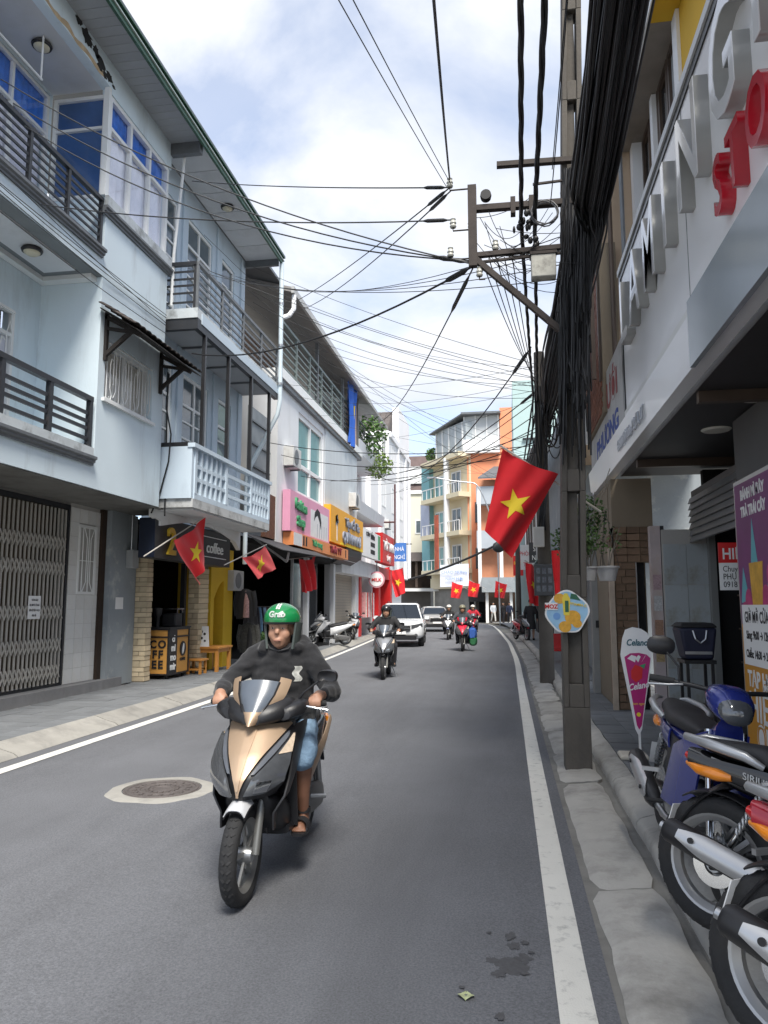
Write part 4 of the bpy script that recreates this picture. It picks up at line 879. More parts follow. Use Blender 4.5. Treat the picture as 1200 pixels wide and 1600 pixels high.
# ------------------------------------------------------------------ far side, farther along: white shop house with the signs
W1 = thing('sign_house', 'white shop house with glass panels and an open railed roof terrace', 'house', (-6.6, 25, 0))
b = MB(); wall_holes(b, f, 19.9, 31.2, 3.35, 8.0, -6.55, -6.32, [(22.0, 25.2, 4.95, 7.6)]); b.fb(f, 19.9, 20.1, 3.3, 8.0, -9, -6.56); b.fb(f, 31.0, 31.2, 3.3, 10.4, -9, -6.56); b.fb(f, 29.1, 29.4, .12, 3.3, -7.2, -6.9); b.fb(f, 24.7, 24.95, .12, 3.35, -6.85, -6.7); b.fb(f, 28.6, 28.9, .12, 3.35, -6.85, -6.7)
obj('wall', b, WALLW, W1)
window(W1, f, 22.0, 25.2, 4.95, 7.6, -6.36, 2, 5.95, TRIMW, TEALGL, None, .16, dep=.12)
pl = MB().box(-.012, -.118, -1.5, .012, .118, 1.5).mesh('cladding_strip'); pl.materials.append(mat('cladding', (.56, .60, .62), .6, var=.05, rnd=.04))
for k in range(23): piece('cladding_strip', pl, (-6.30, 25.5 + k * .245, 6.42), W1)
obj('roof_slab', MB().fb(f, 19.7, 31.6, 8.0, 8.28, -8, -6.15), TRIMW, W1); obj('slab_fascia', MB().fb(f, 19.7, 31.6, 7.86, 7.998, -6.5, -6.2), GREYRAIL, W1)
rr_ = railing(W1, f, 19.8, 29.3, 8.28, 9.75, -6.26, 7, (.1, .24, .38, .52, .66, .80), th=.05, pw=.08, hr=.08, m=mat('iron_sage', (.20, .24, .23), .6))
obj('terrace_wall', MB().fb(f, 19.8, 31.2, 8.285, 10.6, -8.4, -8.3), mat('wood_boards', (.30, .21, .17), .8, var=.25, vs=4), W1)
obj('terrace_panel', MB().fb(f, 29.4, 31.1, 8.285, 10.3, -6.4, -6.3), mat('peach_panel', (.60, .44, .34), .8, var=.15), W1)
b = MB(); b.hexa([(-5.9, 19.6, 10.45), (-5.9, 32, 10.45), (-9, 32, 11.3), (-9, 19.6, 11.3), (-5.9, 19.6, 10.6), (-5.9, 32, 10.6), (-9, 32, 11.45), (-9, 19.6, 11.45)]); obj('roof', b, mat('roof_grey', (.24, .23, .22), .6, var=.2), W1)
obj('roof_gutter', MB().fb(f, 19.6, 32, 10.42, 10.62, -5.9, -5.82), mat('gutter_grey', (.42, .42, .41), .5), W1)
for yy in (19.9, 24, 28, 31): obj('roof_post', MB().fb(f, yy - .05, yy + .05, 8.28, 10.5, -6.32, -6.22), GREYRAIL, W1)
obj('gutter_elbow', MB().tube([(-5.86, 19.75, 10.4), (-5.86, 19.75, 10.0), (-5.95, 19.6, 9.75), (-6.1, 19.4, 9.6)], .07, 8), WALLW, W1, smooth=60)
b = MB(); b.fb(f, 20, 31, .122, 3.3, -10, -9.9); b.fb(f, 18, 31, 3.2, 3.34, -9.9, -6.6); b.fb(f, 30.85, 31, .12, 3.2, -9.9, -7.2); b.fb(f, 20, 31, .10, .13, -9.9, -6.7); obj('interior', b, DARKIN, W1)
obj('glass_front', MB().fb(f, 25.2, 28.4, .2, 3.1, -7.4, -7.36), DARKGL, W1); obj('glass_frame', MB().fb(f, 25.1, 25.2, .13, 3.2, -7.42, -7.34).fb(f, 28.4, 28.55, .13, 3.2, -7.42, -7.34), STEEL, W1)
bl = thing('blue_banner', 'blue and yellow cloth banner hanging from the roof terrace', 'banner', (-6.1, 29.6, 9))
def bf(a, t): return f.P(28.3 + a * 1.5 + .08 * sin(t * 7), 8.0 + t * 2.5, -6.1 + .07 * sin(a * 11 + t * 3))
obj('cloth', MB().sheet(bf, 18, 10, .01), mat('banner_blue', (.03, .13, .55), .8, var=.15), bl, smooth=70)
obj('yellow_patch', MB().sheet(lambda a, t: bf(.55 + a * .4, .5 + t * .22) + V((.012, 0, 0)), 8, 4), STARY, bl, smooth=70)
# tiny lean-to between the blue house and the sign house
LN = thing('alley_house', 'narrow old house with a buff wall between the blue house and the sign house', 'house', (-7, 18.7, 0))
b = MB(); b.fb(f, 17.55, 18.0, .12, 3.2, -7.6, -6.95); b.fb(f, 17.6, 19.85, 4.0, 8.5, -7.9, -7.5); obj('wall', b, mat('render_buff', (.40, .34, .25), .9, var=.2, dirt=(.2, .2, .2), da=.5, ds=1.5), LN)
b = MB(); b.fb(f, 17.6, 19.9, 8.4, 10.9, -8.4, -8.0); obj('timber_wall', b, mat('timber_pink', (.38, .28, .24), .8, var=.25, vs=5), LN)
obj('roof', MB().hexa([(-6.2, 17.6, 10.7), (-6.2, 20.0, 10.7), (-9, 20.0, 11.6), (-9, 17.6, 11.6), (-6.2, 17.6, 10.78), (-6.2, 20.0, 10.78), (-9, 20.0, 11.68), (-9, 17.6, 11.68)]), ROOFM, LN)
obj('tin_panel', MB().fb(f, 18.2, 19.8, 4.0, 6.8, -6.6, -6.55), mat('tin_grey', (.28, .30, .31), .6, .3, var=.2), LN)
for v in (4.6, 5.2, 5.8, 6.4): obj('tin_rail', MB().fb(f, 18.1, 19.85, v, v + .05, -6.55, -6.5), GREYRAIL, LN)
obj('brick_panel', MB().fb(f, 19.0, 19.9, 3.4, 4.6, -6.45, -6.35), mat('brick_old', (.16, .07, .04), .8, var=.4, vs=12), LN)
AW = thing('shop_awning', 'dark sloping canvas awning over the clothes shop', 'awning', (-6.2, 18.6, 2.9))
obj('canvas', MB().hexa([(-5.5, 17.9, 2.95), (-5.5, 23, 3.05), (-6.6, 23, 3.5), (-6.6, 17.9, 3.4), (-5.5, 17.9, 2.97), (-5.5, 23, 3.07), (-6.6, 23, 3.52), (-6.6, 17.9, 3.42)]), mat('awning_dark', (.05, .05, .055), .8, var=.3), AW)
obj('arm', MB().beam((-6.6, 18.6, 3.4), (-5.6, 18.6, 2.7), .05).beam((-5.6, 18.6, 2.7), (-5.55, 18.6, 2.95), .05), STEEL, AW)
# shop signs
def sign_box(name, label, u0, u1, v0, v1, w0, w1, m): t = thing(name, label, 'sign', (w1, (u0 + u1) / 2, v0)); obj('board', MB().fb(f, u0, u1, v0, v1, w0, w1), m, t); return t
PINK = mat('sign_pink', (.74, .34, .48), .5, var=.08, vs=1); YORG = mat('sign_amber', (.80, .38, .02), .5, var=.06); ORNG = mat('sign_orange', (.72, .26, .09), .5, var=.1); LGRN = mat('letter_green', (.05, .30, .13), .5); PCL = mat('print_white', (.72, .72, .72), .6, var=.1, vs=6)
s1 = sign_box('shop_sign', 'pink shop sign with green lettering and a portrait print', 20.35, 25.1, 3.70, 4.88, -6.28, -6.05, PINK); fs6 = FL(-6.05)
text('lettering', 'Fashion', fs6, 21.4, 4.38, .42, LGRN, s1, 0, .06, .95, bold=.014, rise=-.05); text('lettering', 'Shop', fs6, 21.4, 3.92, .40, LGRN, s1, 0, .06, 1.0, bold=.014)
obj('portrait_print', MB().fb(f, 22.6, 24.9, 3.74, 4.6, -6.05, -6.047), PCL, s1)
obj('portrait_hair', MB().prism([(23.0, 4.25), (23.1, 4.55), (23.4, 4.70), (23.75, 4.62), (23.95, 4.3), (23.9, 4.05), (23.7, 4.3), (23.45, 4.48), (23.2, 4.4)], f, -6.047, -6.044), INK, s1)
for k in range(5): obj('portrait_fold', MB().fb(f, 23.4 + k * .3, 23.46 + k * .3, 3.76, 4.2, -6.047, -6.0445), mat('print_grey', (.35, .36, .4), .6), s1)
s2 = sign_box('shop_sign', 'amber shop sign reading QUỲNH NHƯ in grey letters', 25.2, 31.15, 3.80, 5.10, -6.28, -6.03, YORG); fs7 = FL(-6.03); LGY = mat('letter_grey', (.22, .25, .32), .4)
text('lettering', 'Tiệm Cắt Tóc', fs7, 28.9, 4.56, .46, LGY, s2, 0, .05, 1.0, bold=.012); text('lettering', 'QUỲNH NHƯ', fs7, 28.8, 3.95, .55, LGY, s2, 0, .06, 1.0, bold=.014)
obj('emblem', MB().prism([(26.2 + .3 * cos(t), 4.6 + .28 * sin(t)) for t in (2 * pi * i / 5 * 2 for i in range(5))], f, -6.03, -6.02), LGY, s2); obj('emblem_stem', MB().fb(f, 26.15, 26.25, 3.9, 4.5, -6.03, -6.02), PCL, s2); obj('lower_strip', MB().fb(f, 26.8, 31.1, 3.81, 3.9, -6.03, -6.02), STARY, s2)
s3 = sign_box('shop_sign', 'orange strip sign reading THÁI TÝ above the clothes shop', 20.5, 27.9, 3.30, 3.68, -6.3, -5.98, ORNG); fs8 = FL(-5.98)
text('lettering', 'THÁI TÝ', fs8, 25.8, 3.40, .32, mat('letter_maroon', (.25, .02, .03), .5), s3, 0, .03, 1.5, bold=.012); text('lettering', 'Thời trang', fs8, 23.2, 3.44, .27, LGRN, s3, 0, .02, 1.1, bold=.006)
obj('end_print', MB().fb(f, 20.5, 21.4, 3.31, 3.67, -5.98, -5.977), PCL, s3); obj('figure_print', MB().fb(f, 21.5, 21.65, 3.36, 3.64, -5.98, -5.976).fb(f, 21.8, 21.95, 3.36, 3.64, -5.98, -5.976), INK, s3); obj('figure_print', MB().fb(f, 27.4, 27.55, 3.36, 3.64, -5.98, -5.976), INK, s3)
obj('grey_soffit', MB().hexa([(-6.6, 28, 3.2), (-6.1, 28, 3.5), (-6.1, 31.1, 3.5), (-6.6, 31.1, 3.2), (-6.6, 28, 3.78), (-6.06, 28, 3.78), (-6.06, 31.1, 3.78), (-6.6, 31.1, 3.78)]), CHAR, s2)
# shutter house and white corner house
W2 = thing('shutter_house', 'white house with a closed beige roller shutter and a planted balcony', 'house', (-6.8, 34, 0))
b = MB(); b.fb(f, 29.4, 38.3, 2.9, 3.6, -7, -6.55); b.fb(f, 29.55, 29.8, .12, 2.9, -7.2, -6.95); b.fb(f, 33.9, 34.6, .12, 2.9, -7.2, -6.9); b.fb(f, 31.25, 38.3, 3.6, 11, -8.6, -7.5); b.fb(f, 38.0, 38.3, .12, 3, -9, -6.9); obj('wall', b, WALLW, W2)
SHB = mat('shutter_beige', (.48, .42, .34), .6, var=.05, rnd=.04)
rs_ = obj('roller_shutter', MB().fb(f, 29.8, 33.9, .12, 2.9, -7.16, -7.12), GREYRAIL, W2)
sl = MB().box(-.012, -2.03, -.055, .012, 2.03, .055).mesh('slat'); sl.materials.append(SHB)
for k in range(23): piece('slat', sl, (-7.10, 31.85, .19 + k * .12), rs_)
for v in (5.6, 8.3): obj('balcony_slab', MB().hexa([(-7.5, 31.3, v), (-6.3, 31.3, v), (-6.3, 38, v), (-7.5, 38, v), (-7.5, 31.3, v + .5), (-6.2, 31.3, v + .5), (-6.2, 38, v + .5), (-7.5, 38, v + .5)]), WALLW, W2)
railing(W2, f, 31.4, 38, 8.8, 9.7, -6.3, 6, (.2, .5, .75), m=GREYRAIL)
for k in range(2): window(W2, f, 32 + k * 3.2, 33.8 + k * 3.2, 3.9, 5.5, -7.47, 2, None, TRIMW, GREYGL); window(W2, f, 32 + k * 3.2, 33.8 + k * 3.2, 6.3, 8.2, -7.47, 2, None, TRIMW, GREYGL)
obj('roof', MB().hexa([(-6.2, 31.2, 11), (-6.2, 39, 11), (-9, 39, 12), (-9, 31.2, 12), (-6.2, 31.2, 11.15), (-6.2, 39, 11.15), (-9, 39, 12.15), (-9, 31.2, 12.15)]), mat('roof_grey2', (.30, .29, .28), .6, var=.2), W2)
s4 = sign_box('shop_sign', 'cream menu sign with dark squares beside the amber sign', 31.3, 36.6, 3.75, 5.0, -6.4, -6.2, PAPER)
for k in range(3): obj('dark_square', MB().fb(f, 33.9, 35, 3.95 + k * .34, 4.15 + k * .34, -6.2, -6.19), INK, s4)
text('lettering', 'CƠM TẤM', FL(-6.2), 33.7, 4.7, .26, INK, s4, .0, .02, 1.6); obj('green_strip', MB().fb(f, 35.9, 36.5, 3.8, 4.95, -6.2, -6.19), LGRN, s4)
s5 = sign_box('shop_sign', 'bright red shop sign box with white lettering', 36.7, 40.6, 3.7, 5.2, -6.5, -6.1, REDP); text('lettering', 'THỜI TRANG', FL(-6.1), 38.7, 4.4, .6, TRIMW, s5, .0, .03, 1., bold=.02); text('lettering', 'ĐÀ LẠT', FL(-6.1), 38.7, 3.85, .4, TRIMW, s5, .0, .02, 1.)
RS = thing('red_shop', 'shop front painted red with hanging goods under the red sign', 'shop', (-7, 40, 0))
b = MB(); b.fb(f, 38.4, 39.0, .12, 3.6, -7.2, -6.6); b.fb(f, 42.4, 43, .12, 3.6, -7.2, -6.6); b.fb(f, 38.4, 43, 3.0, 3.6, -7.2, -6.65); b.fb(f, 34.62, 35.1, .12, 2.9, -7.2, -6.85); obj('red_front', b, REDP, RS); obj('interior', MB().fb(f, 34.7, 43, .12, 3, -9, -7.6), mat('shop_inside', (.30, .22, .20), .8, var=.5, vs=4), RS)
GOODS = [mat('goods_%d' % k, c, .9, var=.4, vs=9) for k, c in enumerate(((.6, .3, .3), (.65, .55, .5), (.5, .08, .08), (.6, .5, .55)))]
for k in range(8): obj('hanging_cloth', MB().sheet(lambda a, t, k=k: (-6.9 + .2 * a + .03 * sin(a * 9), 35.2 + k * .33 + a * .1, 1.0 + t * 1.2), 5, 2), GOODS[k % 4], RS)
rd = thing('round_sign', 'round pink and white sign hanging out over the pavement', 'sign', (-6.25, 36, 2.8))
obj('disc', MB().lathe([(.002, -.04), (.4, -.04), (.4, .04), (.002, .04)], (-6.28, 36, 2.82), 'y', 28), mat('disc_pink', (.66, .30, .34), .5), rd); obj('inner_disc', MB().lathe([(.002, 0), (.33, 0), (.33, -.02), (.002, -.02)], (-6.28, 35.96, 2.82), 'y', 28), PAPER, rd); text('lettering', 'MILK', FN(35.93), -6.28, 2.74, .22, REDP, rd, .01, .004, 1., bold=.006); obj('bracket', MB().tube([(-6.28, 36, 3.2), (-6.28, 36, 3.7)], .02, 6), DARKRAIL, rd)
W3 = thing('white_tower', 'tall bright white corner house with a dark tiled mansard roof', 'house', (-8, 50, 0))
b = MB(); b.fb(f, 43.2, 50, 3.6, 11.3, -14, -7.9); b.fb(f, 50.001, 61, 3.6, 13.6, -14, -7.901); b.fb(f, 55.0, 61, 13.6, 16.6, -8.4, -7.9); b.fb(f, 43.2, 61, .1, 3.6, -14, -8.6); b.fb(f, 50.2, 60.8, 13.2, 13.58, -7.9, -7.75)
for u in (46, 54, 58, 60.4): b.fb(f, u, u + .35, 3.6, 11.0 if u < 50 else 13.2, -7.9, -7.75)
obj('wall', b, mat('white_render', (.82, .82, .83), .8, var=.04, vs=.4), W3)
b = MB(); b.fb(f, 38.4, 43.2, 3.6, 11.0, -12, -8.2); obj('lower_wing', b, WALLW, W3)
DT = mat('mansard_tile', (.10, .085, .08), .8, var=.25, vs=3, rnd=.15)
mr = obj('roof', MB().hexa([(-14, 52.2, 13.6), (-8.42, 52.2, 13.6), (-8.42, 61, 13.6), (-14, 61, 13.6), (-14, 55.4, 16.3), (-8.42, 55.4, 16.3), (-8.42, 61, 16.3), (-14, 61, 16.3)]), DT, W3)
for v in (5, 8, 11):
    for u in (47.2, 51.4, 55.4): window(W3, f, u, u + 1.6, v, v + 1.8, -7.88, 2, None, TRIMW, GREYGL)
tl_ = MB().box(-.195, -.03, -.25, .195, .03, .25).mesh('roof_tile'); tl_.materials.append(DT)
for k in range(8):
    for i in range(13): t = (k + .5) / 8; piece('roof_tile', tl_, (-8.66 - i * .42, lerp(52.2, 55.4, t) - .03, lerp(13.6, 16.3, t) + .03), mr, (R(-50), 0, R(-90) * 0))
obj('iron_frame', MB().tube([(-6.0, 40.2, 8.2), (-6.0, 40.2, 4.9)], .05, 6).tube([(-6.0, 40.2, 4.9), (-7.9, 40.2, 4.9)], .05, 6).tube([(-6.0, 40.2, 6.1), (-7.9, 40.2, 6.1)], .05, 6), mat('iron_maroon', (.10, .03, .03), .6), W2)
# ------------------------------------------------------------------ houses closing the view at the bend
CR = thing('cream_house', 'cream house with a brown tiled roof and a small dormer window', 'house', (-10, 84, 0))
fc_ = FN(84); b = MB(); b.fb(fc_, -16, -8.2, 0, 14.2, -8, 0); obj('wall', b, mat('cream_render', (.74, .70, .56), .8, var=.04, vs=.4), CR)
obj('cornice', MB().fb(fc_, -16, -8.1, 14.2, 14.6, -8, .2), TRIMW, CR); obj('roof', MB().hexa([(-16, 83.8, 14.6), (-8.2, 83.8, 14.6), (-8.2, 92, 14.6), (-16, 92, 14.6), (-16, 86, 19), (-8.2, 86, 19), (-8.2, 90, 19), (-16, 90, 19)]), mat('roof_brown', (.12, .085, .08), .8, var=.25, vs=2), CR)
obj('dormer', MB().box(-10.8, 83.9, 15.4, -9.2, 86, 17.4), TRIMW, CR); window(CR, fc_, -10.6, -9.4, 15.6, 17.1, .13, 2, None, TRIMW, GREYGL)
for v in (9.6, 4.7): window(CR, fc_, -10.2, -8.9, v, v + 1.6, .06, 2, None, TRIMW, GREYGL, None, .12)
PV = thing('corner_cafe', 'dark timber corner cafe with a pavilion roof at the bend', 'cafe', (-9, 80, 0))
b = MB(); b.box(-13, 79, 0, -8, 82, 3.4); obj('wall', b, mat('cafe_dark', (.10, .09, .08), .7, var=.3, vs=1), PV); obj('roof', MB().hexa([(-12, 78.5, 6.2), (-7.2, 78.5, 6.2), (-7.2, 82, 6.2), (-12, 82, 6.2), (-10.6, 79.5, 7.2), (-8.6, 79.5, 7.2), (-8.6, 81, 7.2), (-10.6, 81, 7.2)]), mat('roof_pavilion', (.09, .075, .07), .8), PV)
for x in (-11.5, -9.6, -7.7): obj('post', MB().box(x, 78.8, 3.4, x + .25, 79.05, 6.2), BROWNM, PV)
obj('upper_wall', MB().box(-11.6, 80, 3.4, -7.5, 81.5, 6.2), BROWNIN, PV); obj('awning', MB().box(-11, 77.6, 3.0, -5.6, 79, 3.3), TRIMW, PV)
sb = thing('cafe_board', 'black framed board sign on the corner cafe', 'sign', (-7, 77.9, 5.2)); obj('board', MB().box(-8.2, 77.8, 4.3, -5.5, 77.95, 5.7), INK, sb); text('lettering', 'CÀ PHÊ', FN(77.79), -6.85, 4.8, .6, TRIMW, sb, .0, .02)
A, B_ = V((-7.9, 78, 0)), V((-3.4, 71.5, 0)); U = (B_ - A).normalized(); ft = Fr(A, U, (U.y, -U.x, 0)); Lf = (B_ - A).length
TB = thing('balcony_block', 'corner block with teal and yellow balconies and a white column', 'building', (-5.6, 75, 0))
YC = mat('balcony_cream', (.70, .62, .44), .8, var=.06, vs=.6); TQ = mat('turquoise', (.20, .42, .45), .7, var=.1, vs=.6)
b = MB(); 
def fbox(mb, fr, u0, u1, v0, v1, w0, w1): return mb.hexa([fr.P(u0, v0, w0), fr.P(u1, v0, w0), fr.P(u1, v0, w1), fr.P(u0, v0, w1), fr.P(u0, v1, w0), fr.P(u1, v1, w0), fr.P(u1, v1, w1), fr.P(u0, v1, w1)])
MB.fb = lambda s, fr, u0, u1, v0, v1, w0, w1: fbox(s, fr, min(u0, u1), max(u0, u1), v0, v1, w0, w1) if abs(fr.U.x * fr.U.y) > 1e-6 else s.box(*fr.P(u0, v0, w0), *fr.P(u1, v1, w1))
obj('wall', MB().fb(ft, 0, Lf, 3.2, 17.0, -3, 0), YC, TB); obj('ground_wall', MB().fb(ft, 0, Lf, 0, 3.2, -3, -.5), mat('shopfront_grey', (.25, .24, .22), .8, var=.3, vs=1), TB)
obj('turquoise_pier', MB().fb(ft, -.9, .8, 5.0, 16.3, -2, .5), TQ, TB); obj('grey_panel', MB().fb(ft, -1.0, .9, 8.6, 12.2, .5, .6), mat('panel_lilac', (.42, .46, .58), .6), TB)
for k, v in enumerate((4.6, 8.2, 11.9, 15.8)):
    obj('balcony_slab', MB().fb(ft, .6, Lf + .3, v, v + .45, 0, 1.4), YC, TB)
    if k < 3:
        br_ = obj('balcony_railing', MB().fb(ft, .7, Lf + .2, v + 1.4, v + 1.48, 1.28, 1.35), TRIMW, TB)
        for i in range(9): u = .75 + i * (Lf - .6) / 8; obj('baluster', MB().fb(ft, u, u + .07, v + .45, v + 1.4, 1.28, 1.34), TRIMW, br_)
        window(TB, ft, 1.2, 3.0, v + .5, v + 2.9, .06, 2, None, TRIMW, TEALGL, None, .14); window(TB, ft, 4.6, 6.4, v + .5, v + 2.9, .06, 2, None, TRIMW, GREYGL, None, .14)
obj('column', MB().lathe([(.3, 4.9), (.3, 16)], ft.P(5.6, 0, 1.2), n=16), TRIMW, TB)
obj('red_banner', MB().fb(ft, 3.6, 4.3, 4.9, 10.5, 1.4, 1.5), mat('banner_red', (.45, .10, .05), .7, var=.4, vs=2), TB)
obj('roof_room', MB().fb(ft, 2.2, Lf + .1, 16.25, 19.4, -3, .4), mat('roof_glazing', (.36, .40, .42), .4, var=.2, vs=1), TB); obj('tin_roof', MB().hexa([ft.P(1.6, 19.2, .9), ft.P(Lf + .3, 19.9, .9), ft.P(Lf + .3, 19.9, -3), ft.P(1.6, 19.2, -3), ft.P(1.6, 19.35, .9), ft.P(Lf + .3, 20.05, .9), ft.P(Lf + .3, 20.05, -3), ft.P(1.6, 19.35, -3)]), ROOFM, TB)
for i in range(5): obj('roof_mullion', MB().fb(ft, 2.2 + i * 1.3, 2.3 + i * 1.3, 16.3, 19.3, .4, .5), TRIMW, TB)
OB = thing('orange_house', 'orange painted house with a white roof storey next to the balconies', 'house', (-2, 72, 0))
ORW = mat('paint_orange', (.75, .29, .15), .8, var=.06, vs=.5, dirt=(.6, .32, .2), da=.4, ds=.6); fo = FN(71.6)
b = MB(); b.fb(fo, -3.6, 1.6, 3.2, 16.2, -6, 0); b.fb(fo, -.4, 1.8, 16.2, 20.6, -6, .1); obj('wall', b, ORW, OB); obj('roof_storey', MB().fb(fo, -3.9, -.45, 16.2, 19.9, -6, .0), mat('roof_storey_grey', (.48, .50, .51), .6, var=.12, vs=1), OB)
obj('roof_balcony', MB().fb(fo, -3.9, -.45, 16.1, 17.4, .05, .7), TRIMW, OB); obj('tin_roof', MB().fb(fo, -4.1, -.3, 19.9, 20.1, -6, .9), ROOFM, OB)
for i in range(4): obj('roof_mullion', MB().fb(fo, -3.9 + i * 1.1, -3.8 + i * 1.1, 17.4, 19.9, 0.001, .1), TRIMW, OB)
for v in (9.4, 5.0): window(OB, fo, -2.9, -2.2, v, v + 2, .04, 1, None, BROWNM, DARKGL)
for k in range(8): obj('vent_slot', MB().fb(fo, -2.3 + (k % 2) * 1.1, -1.4 + (k % 2) * 1.1, 3.4 + (k // 2) * .35, 3.55 + (k // 2) * .35, 0, .05), TRIMW, OB)
obj('shop_band', MB().fb(fo, -3.6, 2.2, 1.9, 3.4, .3, .8), CHAR, OB); obj('ground_wall', MB().fb(fo, -3.6, 2.2, 0, 1.9, -3, -.4), DARKIN, OB)
GH = thing('grey_clad_house', 'house with grey balconies and clad panels half hidden by the big flag', 'house', (-.6, 67, 0)); fg = FN(67)
GC = mat('clad_grey', (.40, .44, .48), .6, var=.08, vs=.6)
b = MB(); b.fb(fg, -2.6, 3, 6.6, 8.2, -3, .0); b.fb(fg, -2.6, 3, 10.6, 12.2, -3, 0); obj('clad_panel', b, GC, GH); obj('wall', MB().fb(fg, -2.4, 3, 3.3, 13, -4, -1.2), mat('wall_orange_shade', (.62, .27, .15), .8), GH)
for x in (-2.5, -.6): obj('column', MB().fb(fg, x, x + .3, 3.2, 12.2, -.3, .02), TRIMW, GH)
obj('roof', MB().hexa([(-2.4, 66.4, 12.8), (3, 66.4, 12.8), (3, 70, 14.4), (-1, 70, 14.4), (-2.4, 66.4, 12.95), (3, 66.4, 12.95), (3, 70, 14.55), (-1, 70, 14.55)]), ROOFM, GH); obj('canopy', MB().fb(fg, -2.2, 3.2, 2.7, 4.0, -.2, .5), WALLG, GH); obj('ground_wall', MB().fb(fg, -2.0, 3, 0, 2.7, -4, -1.5), BROWNIN, GH)
for x in (-1.9, .2): obj('post', MB().fb(fg, x, x + .25, 0, 2.7, -.4, -.1), TRIMW, GH)
WB = thing('white_banner', 'white printed banner strung over the street at the bend', 'banner', (-5.5, 68, 4)); obj('cloth', MB().sheet(lambda a, t: (-6.0 + a * 2.6, 68 + .08 * sin(a * 6), 3.2 + t * 2.0 + .1 * a), 10, 3), mat('banner_white', (.70, .73, .82), .8, var=.06), WB, smooth=60)
for k, s in enumerate(('CHÀO MỪNG', 'NĂM MỚI')): text('lettering', s, FN(67.9), -4.7, 4.4 - k * .6, .38, mat('banner_ink', (.25, .35, .6), .7), WB, .04, .01)
LM = thing('street_lamp', 'white curved arm street lamp in front of the orange house', 'street lamp', (-2.0, 60, 0)); obj('pole', MB().tube([(-.6, 60, 0), (-.7, 60, 7)] + [(-1.0 - .2 * i, 60, 8 + 3.4 * sin(pi / 2 * i / 8)) for i in range(9)] + [(-4.2, 60, 11.6), (-5.6, 60, 11.9)], .055, 8), STEEL, LM, smooth=60); obj('head', MB().box(-6.3, 59.9, 11.85, -5.5, 60.1, 11.98), STEEL, LM)
# ------------------------------------------------------------------ two-wheelers (built facing -Y, left side = +X, on the origin)
def tab(t, v): return interp(t, v)
def wheel(root, y, R_, tw, rimm=ALU, spokes=5, disc=False, label='wheel'):
    zc = R_
    b = MB(); pr = [(R_ * .72, -tw * .75), (R_ * .82, -tw * 1.0), (R_ * .93, -tw * .92), (R_ * .985, -tw * .5), (R_, 0), (R_ * .985, tw * .5), (R_ * .93, tw * .92), (R_ * .82, tw), (R_ * .72, tw * .75), (R_ * .70, 0), (R_ * .72, -tw * .75)]
    b.lathe(pr, (0, y, zc), 'x', 40, caps=False)
    w = obj('wheel', b, RUBBER, root, smooth=50)
    b = MB()
    for k in range(36):                                                     # tread grooves stand proud as small lugs
        t = 2 * pi * k / 36
        for s in (-1, 1):
            r = R_ * .965; p = V((s * tw * .55, y + r * cos(t), zc + r * sin(t))); q = V((s * tw * .15, y + R_ * .998 * cos(t + .07), zc + R_ * .998 * sin(t + .07)))
            b.beam(p, q, .012, .008, up=(0, cos(t), sin(t)))
    obj('tread', b, RUBBER, w)['kind'] = 'stuff'
    b = MB().lathe([(R_ * .70, -tw * .72), (R_ * .735, -tw * .8), (R_ * .74, -tw * .6), (R_ * .69, -tw * .3), (R_ * .69, tw * .3), (R_ * .74, tw * .6), (R_ * .735, tw * .8), (R_ * .70, tw * .72), (R_ * .62, tw * .3), (R_ * .62, -tw * .3), (R_ * .70, -tw * .72)], (0, y, zc), 'x', 40, caps=False)
    rm = obj('rim', b, rimm, w, smooth=45)
    for k in range(spokes):
        t = 2 * pi * k / spokes + .3; d = V((0, cos(t), sin(t))); e = V((0, cos(t + .12), sin(t + .12)))
        for s in (-1, 1): 
            p0 = V((s * .022, y, zc)) + d * R_ * .12; p1 = V((s * .012, y, zc)) + (d if s < 0 else e) * R_ * .64
            obj('spoke', MB().beam(p0, p1, .022, .014, up=(1, 0, 0)), rimm, w)
    obj('hub', MB().lathe([(.002, -.06), (.035, -.06), (.045, -.03), (.045, .03), (.035, .06), (.002, .06)], (0, y, zc), 'x', 18), STEEL, w, smooth=40)
    if disc: obj('brake_disc', MB().lathe([(.05, -.05), (.10, -.05), (.10, -.045), (.05, -.045)], (0, y, zc), 'x', 24, caps=False), CHROME, w)
    return w

